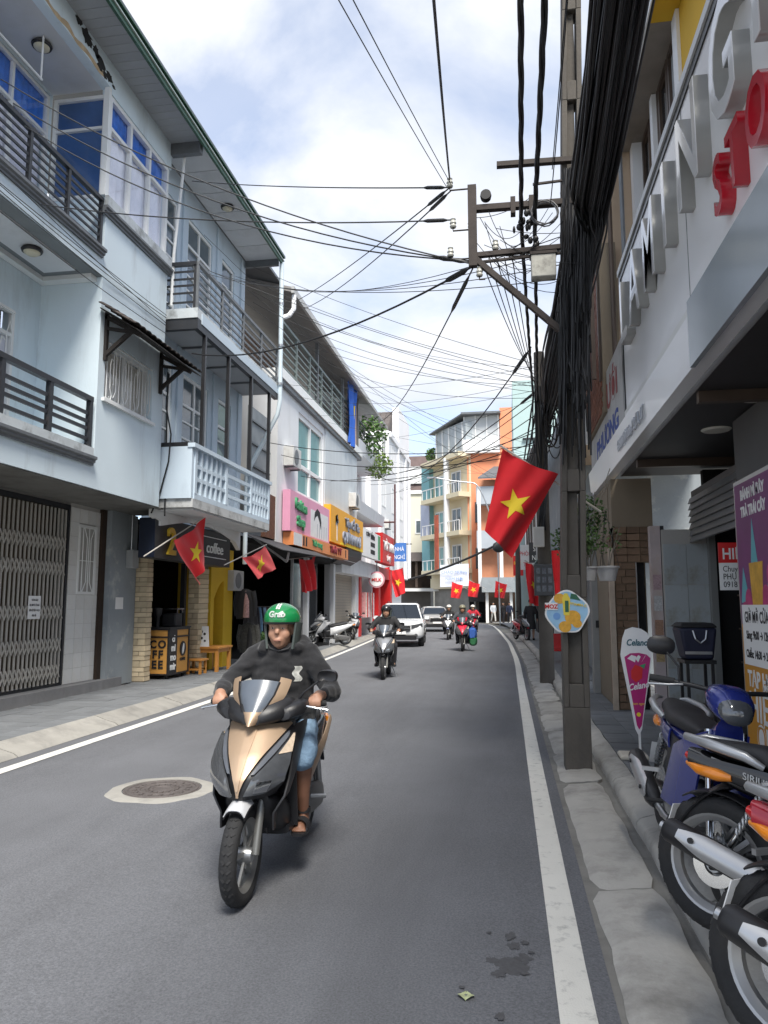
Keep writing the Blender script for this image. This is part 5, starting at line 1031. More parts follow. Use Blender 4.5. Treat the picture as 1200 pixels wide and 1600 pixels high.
def scooter(label, paint, accent, group=None, hero=False, trim=BLACKPL, name='motor_scooter'):
    t = thing(name, label, 'scooter', (0, 0, 0), group)
    wheel(t, -.64, .255, .045, ALU if not hero else mat('alloy_grey', (.30, .30, .29), .4, .6), 5, disc=True); wheel(t, .64, .255, .052, ALU, 5)
    # front shield surface
    hw = [(0, .15), (.2, .205), (.45, .222), (.75, .215), (1, .195)]; yy = [(0, -.70), (.12, -.705), (.3, -.69), (.6, -.61), (1, -.44)]
    def S(u, v, o=0.): return V((tab(hw, v) * u * (1 + o), tab(yy, v) + .17 * u * u - .012 - o * .15 - o * (1 - u * u) * .6, .55 + .36 * v))
    def panel(nm, v0, v1, ul, ur, m, o, nu=10, nv=14, th=.006, mirror=False):
        for s in ((1, -1) if mirror else (1,)):
            obj(nm, MB().sheet(lambda a, q: S(s * lerp(ul(lerp(v0, v1, q)), ur(lerp(v0, v1, q)), a), lerp(v0, v1, q), o), nu, nv, th), m, t, smooth=60)
    panel('front_apron', 0, 1, lambda v: -1, lambda v: 1, trim, 0, 18, 18, .012)
    gold = lambda v: .035 + .93 * max(0, (v - .06) / .94) ** 1.55
    panel('front_badge_panel', .05, 1, lambda v: -gold(v), gold, accent, .035, 16, 22, .012)
    obj('panel_crease', MB().sheet(lambda a, q: S((a - .5) * (.05 + .25 * q), lerp(.15, .97, q), .045), 2, 16, .008), accent, t, smooth=30)
    lamp_l = lambda v: tab([(.05, .16), (.3, .30), (.45, .50), (.6, .70), (.82, .94)], v)
    panel('headlight', .07, .82, lamp_l, lambda v: tab([(.07, .70), (.2, .97), (.82, .99)], v), HEADL, .03, 10, 16, .014, True)
    panel('lamp_reflector', .10, .26, lambda v: .42, lambda v: .72, CHROME, .036, 4, 5, .004, True)
    panel('headlight_brow', .36, .88, lambda v: max(gold(v) + .07, lamp_l(v) - .30), lambda v: max(gold(v) + .09, lamp_l(v) - .05), mat('panel_smoke', (.12, .13, .15), .3, var=.2, coat=.4), .022, 6, 12, .008, True)
    panel('indicator', .60, .84, lambda v: tab([(.6, .74), (.84, .95)], v), lambda v: .985, mat('lens_warm', (.62, .50, .38), .15, var=.3, vs=20, coat=.6), .042, 4, 6, .006, True)
    # side wings and leg shield
    for s in (1, -1):
        obj('side_wing', MB().sheet(lambda a, q: (s * (tab(hw, max(0, q * 1.2 - .2)) * 1.0 + .012 * sin(pi * a) - .05 * a * (1 - q)), tab(yy, q) + .15 + a * lerp(.16, .30, q), lerp(.36, .89, q)), 8, 12, .01), trim, t, smooth=60)
    obj('leg_shield', MB().sheet(lambda a, q: ((a - .5) * .40, -.24 - .10 * q + .05 * (a - .5) ** 2, lerp(.30, .92, q)), 8, 8, .02), BLACKPL, t, smooth=60)
    obj('lower_nose', MB().sell([(-.56, 0, .52, .12, .05, 2.6), (-.46, 0, .47, .17, .09, 2.6), (-.32, 0, .40, .17, .12, 3), (-.15, 0, .33, .16, .08, 3)], 18), BLACKPL, t, smooth=60)
    # handlebar cowl with flyscreen
    obj('handlebar_cowl', MB().sell([(-.53, 0, .94, .06, .03, 2.2), (-.47, 0, .965, .15, .06, 2.3), (-.38, 0, .99, .21, .075, 2.5), (-.28, 0, 1.0, .20, .07, 2.5), (-.20, 0, 1.0, .13, .05, 2.3)], 22), trim, t, smooth=60)
    def S2(u, v, o=0.): w = tab([(0, .03), (.25, .085), (.7, .15), (1, .165)], v); return V((w * u, -.575 + .17 * v + .08 * u * u - o, .915 + .24 * v - .03 * u * u * v))
    def pan2(nm, v0, v1, ul, ur, m, o, mirror=False, th=.006):
        for s in ((1, -1) if mirror else (1,)): obj(nm, MB().sheet(lambda a, q: S2(s * lerp(ul(lerp(v0, v1, q)), ur(lerp(v0, v1, q)), a), lerp(v0, v1, q), o), 8, 12, th), m, t, smooth=60)
    pan2('flyscreen', .12, 1, lambda v: -.72, lambda v: .72, mat('screen_smoke', (.11, .13, .16), .28, var=.2, vs=6, coat=.1), .004)
    pan2('screen_trim', .0, .30, lambda v: -1, lambda v: 1, accent, .012); pan2('screen_trim', .22, 1.12, lambda v: .62 + .1 * v, lambda v: 1.05, accent, .012, True); pan2('screen_trim_line', .3, 1.0, lambda v: .60 + .1 * v, lambda v: .66 + .1 * v, trim, .016, True)
    for s in (1, -1):
        obj('handlebar', MB().tube([(s * .15, -.27, 1.0), (s * .22, -.25, 1.01), (s * .36, -.20, 1.0)], .014, 10), BLACKPL, t, smooth=60)
        obj('grip', MB().tube([(s * .24, -.245, 1.008), (s * .355, -.203, 1.0)], .019, 12), RUBBER, t, smooth=60)
        obj('brake_lever', MB().tube([(s * .20, -.30, 1.0), (s * .27, -.32, .995), (s * .37, -.29, .975), (s * .385, -.285, .97)], [.008, .008, .007, .011], 8), CHROME, t, smooth=60)
        obj('cowl_wing', MB().sell([(-.44, s * .15, .965, .06, .035, 2.2), (-.36, s * .2, .985, .07, .045, 2.4), (-.26, s * .22, 1.0, .05, .035, 2.2)], 14), trim, t, smooth=60)
    for s in ((1,) if hero else (1, -1)):
        mi = obj('mirror', MB().sell([(-.25, s * .36, 1.16, .02, .02, 2), (-.27, s * .375, 1.165, .058, .034, 2.6), (-.235, s * .375, 1.165, .062, .038, 2.6), (-.215, s * .375, 1.165, .054, .032, 2.6)], 16), BLACKPL, t, smooth=60)
        obj('stem', MB().tube([(s * .20, -.27, 1.02), (s * .24, -.28, 1.07), (s * .34, -.25, 1.15)], .007, 8), BLACKPL, mi, smooth=60)
    # fork, fender
    for s in (1, -1): obj('fork_leg', MB().tube([(s * .075, -.64, .255), (s * .075, -.50, .62)], .022, 12), mat('fork_grey', (.2, .2, .19), .4, .5), t, smooth=60)
    def fen(a, q): th = R(lerp(60, 168, q)); r = .282 + .012 * (1 - (2 * a - 1) ** 2); return (lerp(-.062, .062, a) * (1 + .0 * q), -.64 - r * cos(th) * (1 if True else 1), .255 + r * sin(th) - .03 * (2 * a - 1) ** 4)
    obj('front_fender', MB().sheet(fen, 8, 16, .006), BLACKPL, t, smooth=60)
    obj('fender_crest', MB().sheet(lambda a, q: V(fen(.02 + a * .96, .015 + q * .30)) + V((0, -.010, .006)), 8, 10, .005), mat('fender_silver', (.70, .71, .73), .25, .2, coat=.4) if hero else paint, t, smooth=60)
    # floor, body, seat
    obj('floorboard', MB().sell([(-.30, 0, .30, .17, .035, 4), (-.05, 0, .29, .19, .035, 4), (.12, 0, .30, .18, .04, 4)], 18), BLACKPL, t, smooth=60)
    obj('centre_tunnel', MB().sell([(-.30, 0, .45, .07, .16, 2.5), (-.1, 0, .43, .08, .14, 2.5), (.12, 0, .46, .11, .16, 2.6)], 16), BLACKPL, t, smooth=60)
    obj('rear_body', MB().sell([(.02, 0, .50, .12, .16, 2.6), (.2, 0, .55, .18, .19, 2.6), (.45, 0, .63, .19, .14, 2.5), (.72, 0, .72, .16, .09, 2.4), (.92, 0, .79, .09, .05, 2.2), (.98, 0, .81, .04, .025, 2)], 22), paint, t, smooth=60)
    for s in (1, -1): obj('side_panel', MB().sheet(lambda a, q: (s * (.188 + .012 * sin(pi * q)) * (1 - .35 * max(0, a - .6)), .10 + a * .72, .46 + a * .26 + q * (.12 - .05 * a)), 12, 6, .01), accent if hero else paint, t, smooth=60)
    obj('seat', MB().sell([(-.02, 0, .70, .09, .03, 2.6), (.12, 0, .735, .14, .05, 2.8), (.35, 0, .765, .15, .055, 2.8), (.5, 0, .80, .145, .06, 2.8), (.75, 0, .825, .11, .045, 2.6), (.86, 0, .83, .06, .03, 2.2)], 20), SEATM, t, smooth=60)
    obj('grab_rail', MB().tube([(.10, .60, .80), (.13, .80, .845), (.08, .98, .87), (-.08, .98, .87), (-.13, .80, .845), (-.10, .60, .80)], .014, 8), ALU, t, smooth=60)
    obj('tail_light', MB().sell([(.93, 0, .76, .075, .03, 2.4), (1.0, 0, .77, .06, .022, 2.4)], 16), REDL, t, smooth=60)
    for s in (1, -1): obj('rear_indicator', MB().sell([(.88, s * .10, .75, .04, .022, 2.2), (.96, s * .085, .765, .03, .015, 2.2)], 12), ORANGEL, t, smooth=60)
    obj('mudguard', MB().hexa([(-.07, .86, .70), (.07, .86, .70), (.07, 1.03, .42), (-.07, 1.03, .42), (-.07, .88, .72), (.07, .88, .72), (.07, 1.045, .43), (-.07, 1.045, .43)]), BLACKPL, t)
    obj('number_plate', MB().hexa([(-.09, .985, .50), (.09, .985, .50), (.09, .99, .50), (-.09, .99, .50), (-.09, .925, .64), (.09, .925, .64), (.09, .93, .64), (-.09, .93, .64)]), PAPER, t)
    obj('engine', MB().lathe([(.002, -.13), (.11, -.12), (.13, -.05), (.12, .10), (.08, .14), (.002, .15)], (0, .28, .33), 'x', 20), STEEL, t, smooth=45)
    obj('belt_case', MB().sell([(.15, .11, .33, .04, .09, 2.6), (.4, .115, .30, .045, .10, 2.6), (.68, .11, .27, .04, .09, 2.4), (.76, .11, .27, .02, .05, 2)], 16), mat('case_grey', (.16, .16, .16), .5, .4), t, smooth=60)
    obj('exhaust', MB().tube([(-.10, .25, .26), (-.15, .40, .24), (-.15, .55, .28), (-.155, .90, .38), (-.155, .95, .395)], [.022, .025, .055, .058, .03], 14), BLACKPL, t, smooth=50)
    obj('heat_shield', MB().sheet(lambda a, q: (-.155 - .066 * cos(R(lerp(-60, 60, a))), .56 + .32 * q, .285 + .092 * q + .066 * sin(R(lerp(-60, 60, a)))), 8, 4, .004), ALU, t, smooth=60)
    for s in (1, -1): obj('rear_shock', MB().tube([(s * .12, .55, .62), (s * .12, .66, .30)], .025, 10), STEEL, t, smooth=60)
    for s in (1, -1): obj('foot_peg', MB().tube([(s * .14, .28, .34), (s * .24, .34, .33)], .014, 8), STEEL, t, smooth=60)
    obj('side_stand', MB().tube([(.12, .0, .26), (.17, .12, .16)] if hero else [(.12, .0, .26), (.24, -.03, .01)], .011, 8), STEEL, t, smooth=60)
    return t

def underbone(label, paint, cowl, group=None, tailc=None, name='motorbike'):
    t = thing(name, label, 'motorbike', (0, 0, 0), group); tailc = tailc or paint
    wheel(t, -.63, .285, .042, ALU, 3, disc=True); wheel(t, .62, .29, .052, ALU, 3, disc=True)
    obj('tail_cowl', MB().sell([(-.02, 0, .64, .09, .08, 2.5), (.2, 0, .66, .125, .085, 2.5), (.45, 0, .70, .125, .075, 2.4), (.7, 0, .765, .105, .06, 2.3), (.87, 0, .825, .06, .04, 2.1), (.93, 0, .845, .03, .02, 2)], 22), tailc, t, smooth=60)
    for s in (1, -1):
        obj('tail_panel', MB().sheet(lambda a, q: (s * (.128 - .07 * max(0, a - .3) + .006 * sin(pi * q)), .15 + a * .74, .60 + a * .20 + q * (.11 - .06 * a)), 14, 6, .01), paint, t, smooth=60)
        obj('panel_stripe', MB().sheet(lambda a, q: (s * (.139 - .07 * max(0, a - .3)), .20 + a * .55, .655 + a * .165 + q * .012), 12, 1, .003), ALU, t, smooth=60)
    obj('seat', MB().sell([(-.18, 0, .735, .06, .03, 2.6), (-.02, 0, .75, .11, .045, 2.8), (.2, 0, .765, .13, .05, 2.8), (.38, 0, .79, .13, .055, 2.8), (.46, 0, .825, .125, .05, 2.8), (.7, 0, .865, .10, .042, 2.6), (.86, 0, .895, .055, .025, 2.2)], 20), SEATM, t, smooth=60)
    for s in (1, -1): obj('grab_rail', MB().tube([(s * .125, .44, .78), (s * .165, .52, .83), (s * .155, .72, .885), (s * .10, .90, .915), (s * .06, .93, .91)], [.014, .022, .024, .018, .010], 10), mat('rail_silver', (.46, .47, .48), .35, .6), t, smooth=60)
    obj('tail_light', MB().sell([(.82, 0, .795, .075, .035, 2.5), (.90, 0, .81, .055, .028, 2.4), (.95, 0, .825, .03, .018, 2)], 16), REDL, t, smooth=60)
    for s in (1, -1): obj('rear_indicator', MB().sell([(.62, s * .105, .735, .02, .02, 2.2), (.70, s * .11, .75, .032, .036, 2.2), (.82, s * .10, .775, .03, .03, 2.2), (.91, s * .07, .80, .012, .012, 2)], 14), ORANGEL, t, smooth=60)
    obj('mudguard', MB().sheet(lambda a, q: ((a - .5) * (.15 - .03 * q), .66 + .36 * q, .70 - .26 * q * q + .03 * (1 - (2 * a - 1) ** 2)), 6, 8, .008), BLACKPL, t, smooth=60)
    obj('number_plate', MB().hexa([(-.095, 1.02, .46), (.095, 1.02, .46), (.095, 1.025, .46), (-.095, 1.025, .46), (-.095, .97, .60), (.095, .97, .60), (.095, .975, .60), (-.095, .975, .60)]), PAPER, t)
    obj('wheel_hugger', MB().sheet(lambda a, q: ((a - .5) * .12, .62 + .302 * cos(R(lerp(60, 165, q))), .29 + .302 * sin(R(lerp(60, 165, q))) + .012 * (1 - (2 * a - 1) ** 2)), 6, 14, .006), BLACKPL, t, smooth=60)
    # frame, engine
    obj('centre_body', MB().sell([(-.52, 0, .78, .07, .10, 2.4), (-.35, 0, .68, .085, .12, 2.4), (-.15, 0, .60, .08, .10, 2.4), (.1, 0, .60, .09, .10, 2.4)], 18), paint, t, smooth=60)
    for s in (1, -1):
        obj('leg_shield', MB().sheet(lambda a, q: (s * (.12 + .075 * sin(pi * .5 * a) - .02 * q), lerp(-.52, -.18, a) + .12 * (1 - q), lerp(.34, .80, q) - .14 * a * q), 10, 12, .012), paint, t, smooth=60)
        obj('side_cover', MB().sheet(lambda a, q: (s * (.10 + .02 * sin(pi * a)), lerp(-.15, .28, a), lerp(.44, .66, q) + .03 * a), 8, 6, .01), BLACKPL, t, smooth=60)
    obj('engine', MB().sell([(-.30, 0, .36, .07, .08, 3), (-.18, 0, .36, .10, .11, 3), (.02, 0, .34, .12, .12, 3), (.20, 0, .34, .09, .09, 3)], 18), mat('engine_grey', (.24, .24, .24), .5, .5), t, smooth=50)
    obj('clutch_cover', MB().lathe([(.002, -.165), (.07, -.165), (.095, -.15), (.10, -.11), (.10, -.09)], (0, -.02, .34), 'x', 22), STEEL, t, smooth=45)
    obj('generator_cover', MB().lathe([(.10, .09), (.10, .12), (.085, .15), (.002, .16)], (0, .0, .34), 'x', 22), STEEL, t, smooth=45)
    b = MB()
    for k in range(6): b.box(-.085, -.42 + k * .026, .30, .085, -.41 + k * .026, .44)
    obj('cylinder_fins', b, STEEL, t)['kind'] = 'stuff'
    for s in (1, -1):
        obj('swingarm', MB().tube([(s * .085, .12, .36), (s * .09, .62, .29)], .022, 10), BLACKPL, t, smooth=60)
        obj('rear_shock', MB().tube([(s * .115, .36, .66), (s * .115, .55, .34)], .014, 10), CHROME, t, smooth=60)
        cs_ = []
        for k in range(60): a = k / 59; th = a * 2 * pi * 8; cs_.append((s * .115 + .024 * cos(th), lerp(.38, .49, a) + .010 * sin(th), lerp(.63, .44, a) + .02 * sin(th)))
        obj('shock_spring', MB().tube(cs_, .005, 6), STEEL, t, smooth=60)
        obj('foot_peg', MB().tube([(s * .11, .05, .30), (s * .25, .06, .29)], .013, 8), RUBBER, t, smooth=60)
        obj('peg_bracket', MB().beam((s * .10, .1, .34), (s * .14, .34, .42), .03, .012, up=(1, 0, 0)).beam((s * .13, .33, .42), (s * .23, .37, .41), .024, .024), ALU, t)
    # exhaust on the right hand side
    ex = [(-.09, -.30, .30), (-.13, -.18, .21), (-.14, .06, .21), (-.17, .20, .25)]
    obj('exhaust_pipe', MB().tube(ex, .019, 10), STEEL, t, smooth=60)
    m0, m1 = V((-.175, .20, .25)), V((-.195, .76, .415)); d = m1 - m0
    mu = obj('muffler', MB().tube([m0 - d * .05, m0, m0 + d * .1, m0 + d * .8, m1, m1 + d * .03, m1 + d * .035], [.022, .036, .052, .057, .053, .042, .02], 20), BLACKPL, t, smooth=50)
    obj('tailpipe', MB().tube([m1 + d * .02, m1 + d * .07], .02, 12), STEEL, mu, smooth=50)
    dn = d.normalized(); ax = V((-1, 0, 0)); ax = (ax - dn * ax.dot(dn)).normalized(); up = dn.cross(ax) * -1
    if up.z < 0: up = -up
    def hs(a, q):
        q2 = .06 + q * .84; w = 52 * (min(1, q * 3 + .15)) * (1 if q < .75 else 1 - (q - .75) * 2.6); th = R(lerp(-w, w, a) + 18); return m0 + d * q2 + (ax * cos(th) + up * sin(th)) * .063
    obj('heat_shield', MB().sheet(hs, 10, 14, .006), mat('shield_silver', (.50, .505, .51), .34, .7, var=.05), mu, smooth=60)
    for q in (.22, .78): p = m0 + d * q + (ax * cos(R(18)) + up * sin(R(18))) * .067; obj('screw', MB().tube([p, p + ax * .008], .013, 12), BLACKPL, mu)
    # front end
    for s in (1, -1): obj('fork_leg', MB().tube([(s * .085, -.63, .285), (s * .085, -.46, .80)], .02, 12), CHROME, t, smooth=60)
    obj('front_fender', MB().sheet(lambda a, q: ((a - .5) * .13, -.63 - .315 * cos(R(lerp(25, 150, q))), .285 + .315 * sin(R(lerp(25, 150, q))) + .015 * (1 - (2 * a - 1) ** 2)), 6, 14, .006), paint, t, smooth=60)
    hc = obj('handlebar_cowl', MB().sell([(-.62, 0, .91, .055, .05, 2.3), (-.57, 0, .935, .10, .075, 2.4), (-.48, 0, .96, .115, .08, 2.4), (-.36, 0, .985, .09, .05, 2.3), (-.28, 0, .99, .06, .03, 2)], 20), cowl, t, smooth=60)
    obj('headlight', MB().sell([(-.645, 0, .90, .04, .03, 2.2), (-.63, 0, .91, .075, .055, 2.3), (-.585, 0, .928, .085, .06, 2.3)], 18), HEADL, hc, smooth=60)
    for s in (1, -1):
        obj('handlebar', MB().tube([(0, -.42, .99), (s * .16, -.40, 1.01), (s * .36, -.33, 1.02)], .013, 10), BLACKPL, t, smooth=60)
        obj('grip', MB().tube([(s * .25, -.37, 1.017), (s * .37, -.328, 1.02)], .019, 12), RUBBER, t, smooth=60)
        obj('brake_lever', MB().tube([(s * .22, -.42, 1.01), (s * .30, -.43, 1.0), (s * .39, -.39, .99)], .007, 8), STEEL, t, smooth=60)
        mi = obj('mirror', MB().sell([(-.36, s * .33, 1.20, .05, .03, 2.4), (-.345, s * .33, 1.20, .075, .05, 2.6), (-.325, s * .33, 1.20, .07, .046, 2.6)], 18), BLACKPL, t, smooth=60)
        obj('stem', MB().tube([(s * .23, -.385, 1.02), (s * .24, -.38, 1.10), (s * .31, -.345, 1.18)], .006, 8), BLACKPL, mi, smooth=60)
    obj('side_stand', MB().tube([(.10, -.02, .28), (.26, -.06, .02)], .012, 8), STEEL, t, smooth=60)
    obj('chain_case', MB().sell([(.08, .10, .34, .018, .05, 3), (.62, .10, .29, .018, .06, 3), (.70, .10, .29, .012, .04, 2.4)], 14), BLACKPL, t, smooth=60)
    for c in t.children:
        if c.name.split('.')[0] in ('tail_cowl', 'tail_panel', 'panel_stripe', 'seat', 'grab_rail', 'tail_light', 'rear_indicator', 'mudguard', 'number_plate'):
            ind = c.name.startswith('rear_indicator')
            for v in c.data.vertices:
                if v.co.y > .1: v.co.z -= .085 * min(1, (v.co.y - .1) / .7); v.co.y = .1 + (v.co.y - .1) * .80
                if ind: v.co.z = .69 + (v.co.z - .69) * .8
    return t

def place(t, x, y, z, rz, lean=0.): t.location = (x, y, z); t.rotation_euler = (0, R(lean), R(rz)); return t
GOLD = mat('paint_champagne', (.50, .36, .245), .46, .45, var=.06, vs=3, coat=.12)
hs_ = place(scooter('black and champagne scooter ridden toward the viewer by a man in a green helmet', BLACKGL, GOLD, hero=True), -1.45, 4.67, .012, 1, 0)
BLUEP = mat('bike_blue', (.022, .035, .22), .2, .2, var=.1, coat=.7); REDB = mat('bike_red', (.42, .012, .03), .2, .15, var=.08, coat=.7)
gp = 'motorbikes parked along the near kerb'
place(underbone('blue motorbike parked below the ice cream sign', BLUEP, BLUEP, gp), 1.0, 4.68, .15, 1, 7)
def at_hub(o, x, y, rz, lean): return place(o, x + sin(R(rz)) * .62, y - cos(R(rz)) * .62, .15, rz, lean)
bb = underbone('black motorbike with an orange indicator parked between the blue and the red one', BLACKGL, BLACKPL, gp)
o = text('lettering', 'SIRIUS', Fr((0, 0, 0), (1, 0, 0), (0, -1, 0)), 0, 0, .042, ALU, bb, 0, .003)
for v_ in o.data.vertices: x, y, z = v_.co; v_.co = V((-.142 + y * .1, (.40 - x * 1.0), .672 - x * .20 + z))
at_hub(bb, .90, 3.72, 50, 8)
at_hub(underbone('red motorbike with a silver exhaust shield parked beside the black one', REDB, REDB, gp), .88, 2.72, 50, 8)
# scooters farther away
PW = mat('scooter_white', (.72, .73, .74), .25, var=.05, coat=.5)
place(scooter('white scooter parked on the pavement before the clothes shop', PW, PW, trim=PW), -6.55, 27.2, .12, -60, 7)
place(scooter('black scooter parked on the pavement before the beige roller shutter', BLACKGL, mat('scooter_grey', (.5, .51, .52), .3)), -6.75, 32.2, .12, 20, 7)
sc_grp = 'scooters ridden toward the viewer'
SILV = mat('scooter_silver', (.36, .37, .39), .3, .5, coat=.4)
RIDE = []
def riding(label, p, a, x, y, rz, tr=BLACKPL): s = place(scooter(label, p, a, sc_grp, trim=tr), x, y, .01, rz, 0); RIDE.append(s); return s
riding('black scooter with a round chrome headlight ridden in front of the white car', BLACKGL, SILV, -2.70, 16.7, 4)
riding('black scooter with a red front carrying blue and green bags', BLACKGL, mat('scooter_red', (.62, .02, .05), .3, coat=.5), -1.58, 26.7, 2)
riding('pale blue scooter ridden beside the cars', mat('scooter_blue', (.30, .34, .52), .3, coat=.5), PW, -2.70, 35, 0)
riding('red scooter following behind the one with the bags', REDB, REDB, -1.75, 38.6, 4)
place(scooter('red and white scooter parked by the kerb near the pedestrians', REDB, PW), .55, 32.5, .12, 20, 6)
for nm, m_, x, z, w, h in (('blue plastic bag hung on the red fronted scooter', mat('bag_blue', (.04, .12, .42), .5), -1.22, .60, .16, .22), ('green plastic bag hanging under the blue bag', mat('bag_green', (.03, .16, .06), .5), -1.20, .36, .15, .17)):
    bg_ = thing('carrier_bag', nm, 'bag', (x, 26.3, z)); obj('sack', MB().sell([(26.15, x, z, w * .6, h * .7, 2.6), (26.3, x, z, w, h, 2.6), (26.45, x, z, w * .6, h * .7, 2.6)], 16), m_, bg_, smooth=60); obj('loop', MB().tube([(x - .05, 26.3, z + h * .9), (x, 26.3, z + h * 1.25), (x + .05, 26.3, z + h * .9)], .012, 6), m_, bg_)
# ------------------------------------------------------------------ cars (facing -Y)
def car(label, paint, suv=True):
    t = thing('parked_car' if False else 'car', label, 'car', (0, 0, 0), 'cars coming up the street')
    H, W = (1.66, .93) if suv else (1.46, .89); L = 2.25; belt = .98 if suv else .90
    b = MB(); b.sell([(-L, 0, .58, W * .70, .22, 3.5), (-L + .12, 0, .60, W * .90, .30, 4), (-L + .5, 0, .63, W, .36, 4.5), (-.9, 0, .66, W, .38, 5), (0, 0, .68, W, .37, 5), (1.6, 0, .70, W, .37, 5), (L - .1, 0, .72, W * .92, .34, 4), (L, 0, .72, W * .8, .26, 3.5)], 32)
    obj('body', b, paint, t, smooth=50)
    obj('bonnet', MB().sheet(lambda a, q: ((a - .5) * 2 * W * lerp(.80, .88, q), lerp(-L + .12, -.95, q), lerp(.84, belt + .06, q ** .8) - .10 * (2 * a - 1) ** 4), 14, 8, .03), paint, t, smooth=60)
    cab = [(-1.05, 0, belt - .02, W * .84, .02, 4), (-.45, 0, (belt + H) / 2 + .02, W * .80, (H - belt) / 2 - .02, 4), (-.1, 0, (belt + H) / 2, W * .79, (H - belt) / 2, 4.5), (1.2, 0, (belt + H) / 2, W * .78, (H - belt) / 2 - .01, 4.5), (1.9, 0, (belt + H) / 2 - .05, W * .74, (H - belt) / 2 - .08, 4)]
    rs = []
    prof = [(-1.02, belt, belt + .02), (-.30, belt, H - .03), (-.05, belt, H), (1.2, belt, H - .02), (1.75, belt, H - .14), (2.05, belt, belt + .05)]
    for (y, z0, z1) in prof:
        wt = W * (.93 - .22 * (z1 - z0) / (H - belt)); rs.append([(-W * .93, y, z0 - .05), (-W * .93, y, z0), (-wt, y, z1 - .04 * (z1 - z0)), (-wt * .85, y, z1), (wt * .85, y, z1), (wt, y, z1 - .04 * (z1 - z0)), (W * .93, y, z0), (W * .93, y, z0 - .05)])
    obj('cabin', MB().rings(rs), paint, t, bevel=.03)
    n = lambda y: interp([(p[0], p[2]) for p in prof], y)
    obj('windscreen', MB().sheet(lambda a, q: ((a - .5) * 2 * lerp(W * .86, W * .66, q), lerp(-.97, -.34, q) - .012, lerp(belt + .07, H - .07, q) + .012), 8, 4, .006), DARKGL, t, smooth=60)
    for s in (1, -1):
        obj('side_window', MB().add([(s * W * .925, -.75, belt + .03), (s * W * .925, 1.7, belt + .03), (s * W * .77, 1.35, H - .16), (s * W * .745, -.18, H - .12)], [(0, 1, 2, 3)] if s > 0 else [(3, 2, 1, 0)]), DARKGL, t)
        hl = obj('headlight', MB().sheet(lambda a, q: (s * lerp(W * .50, W * .95, a), -L - .03 + .26 * a * a, .70 + .05 * a + q * lerp(.13, .15, a)), 8, 4, .05), HEADL, t, smooth=60)
        obj('fog_lamp', MB().lathe([(.002, -.02), (.07, -.02), (.08, .04)], (s * W * .68, -L + .0, .44), 'y', 14), HEADL, t)
        mi = obj('door_mirror', MB().sell([(-.62, s * (W + .09), belt + .10, .10, .06, 2.6), (-.52, s * (W + .09), belt + .10, .12, .08, 2.6), (-.46, s * (W + .09), belt + .10, .08, .06, 2.6)], 14), paint, t, smooth=60)
        for y in (-1.38, 1.38): 
            w = obj('wheel', MB().lathe([(.20, -.11), (.31, -.11), (.34, -.06), (.34, .06), (.31, .11), (.20, .11)], (s * (W - .12), y, .34), 'x', 26), RUBBER, t, smooth=45); obj('rim', MB().lathe([(.002, s * .09), (.05, s * .115), (.19, s * .10), (.205, s * .12)], (s * (W - .12), y, .34), 'x', 20), ALU, w)
            obj('wheel_arch', MB().sheet(lambda a, q: (s * (W - .02 + .03 * a), y + .40 * cos(R(180 * q)), .34 + .40 * sin(R(180 * q))), 1, 14, .04), BLACKPL, t)
    obj('grille', MB().sheet(lambda a, q: ((a - .5) * 2 * W * .50, -L - .05 + .06 * abs(2 * a - 1) ** 3, .60 + q * .22), 8, 3, .05), BLACKPL, t, smooth=60)
    for k in range(3): obj('grille_bar', MB().box(-W * .5, -L - .07, .64 + k * .06, W * .46, -L - .055, .648 + k * .06), CHROME, t)
    obj('lower_intake', MB().box(-W * .7, -L - .04, .28, W * .7, -L + .2, .48), BLACKPL, t, bevel=.03); obj('number_plate', MB().box(-.26, -L - .075, .49, .26, -L - .064, .60), PAPER, t)
    if suv:
        for s in (1, -1): obj('roof_rail', MB().tube([(s * W * .62, -.1, H - .01), (s * W * .62, .0, H + .05), (s * W * .60, 1.2, H + .04), (s * W * .60, 1.3, H - .02)], .018, 6), BLACKPL, t)
    return t
CARW = mat('car_white', (.74, .76, .78), .2, var=.03, coat=.6); CARS = mat('car_silver', (.42, .40, .38), .28, .5, var=.05, coat=.5)
place(car('white sport utility car behind the scooter with the round headlight', CARW), -4.25, 30.4, .01, 5)
place(car('silver beige sedan car following the white one', CARS, False), -4.5, 46.5, .01, 10)
place(car('white car at the end of the queue by the bend', CARW, False), -5.8, 60, .01, 18)
# ------------------------------------------------------------------ people: limbs swept as tubes, fused into one skin
TMP = bpy.data.scenes.new('fuse')
def fuse(name, mb, m, parent, voxel, smooth=2, wrinkle=0.):
    me = mb.mesh(name); o = bpy.data.objects.new(name, me); TMP.collection.objects.link(o)
    r = o.modifiers.new('r', 'REMESH'); r.mode = 'VOXEL'; r.voxel_size = voxel
    s = o.modifiers.new('s', 'SMOOTH'); s.factor = .5; s.iterations = smooth
    with bpy.context.temp_override(scene=TMP, view_layer=TMP.view_layers[0]): dg = bpy.context.evaluated_depsgraph_get(); dg.update()
    out = bpy.data.meshes.new_from_object(o.evaluated_get(dg)); bpy.data.objects.remove(o); bpy.data.meshes.remove(me)
    out.name = name
    if wrinkle:
        for v in out.vertices:
            p = v.co; v.co = p + v.normal * wrinkle * (mnoise.noise(p * V((9, 9, 16))) + .6 * mnoise.noise(p * V((22, 22, 30))))
    for p in out.polygons: p.use_smooth = True
    out.materials.clear(); out.materials.append(m)
    q = bpy.data.objects.new(name, out); link(q, parent); return q
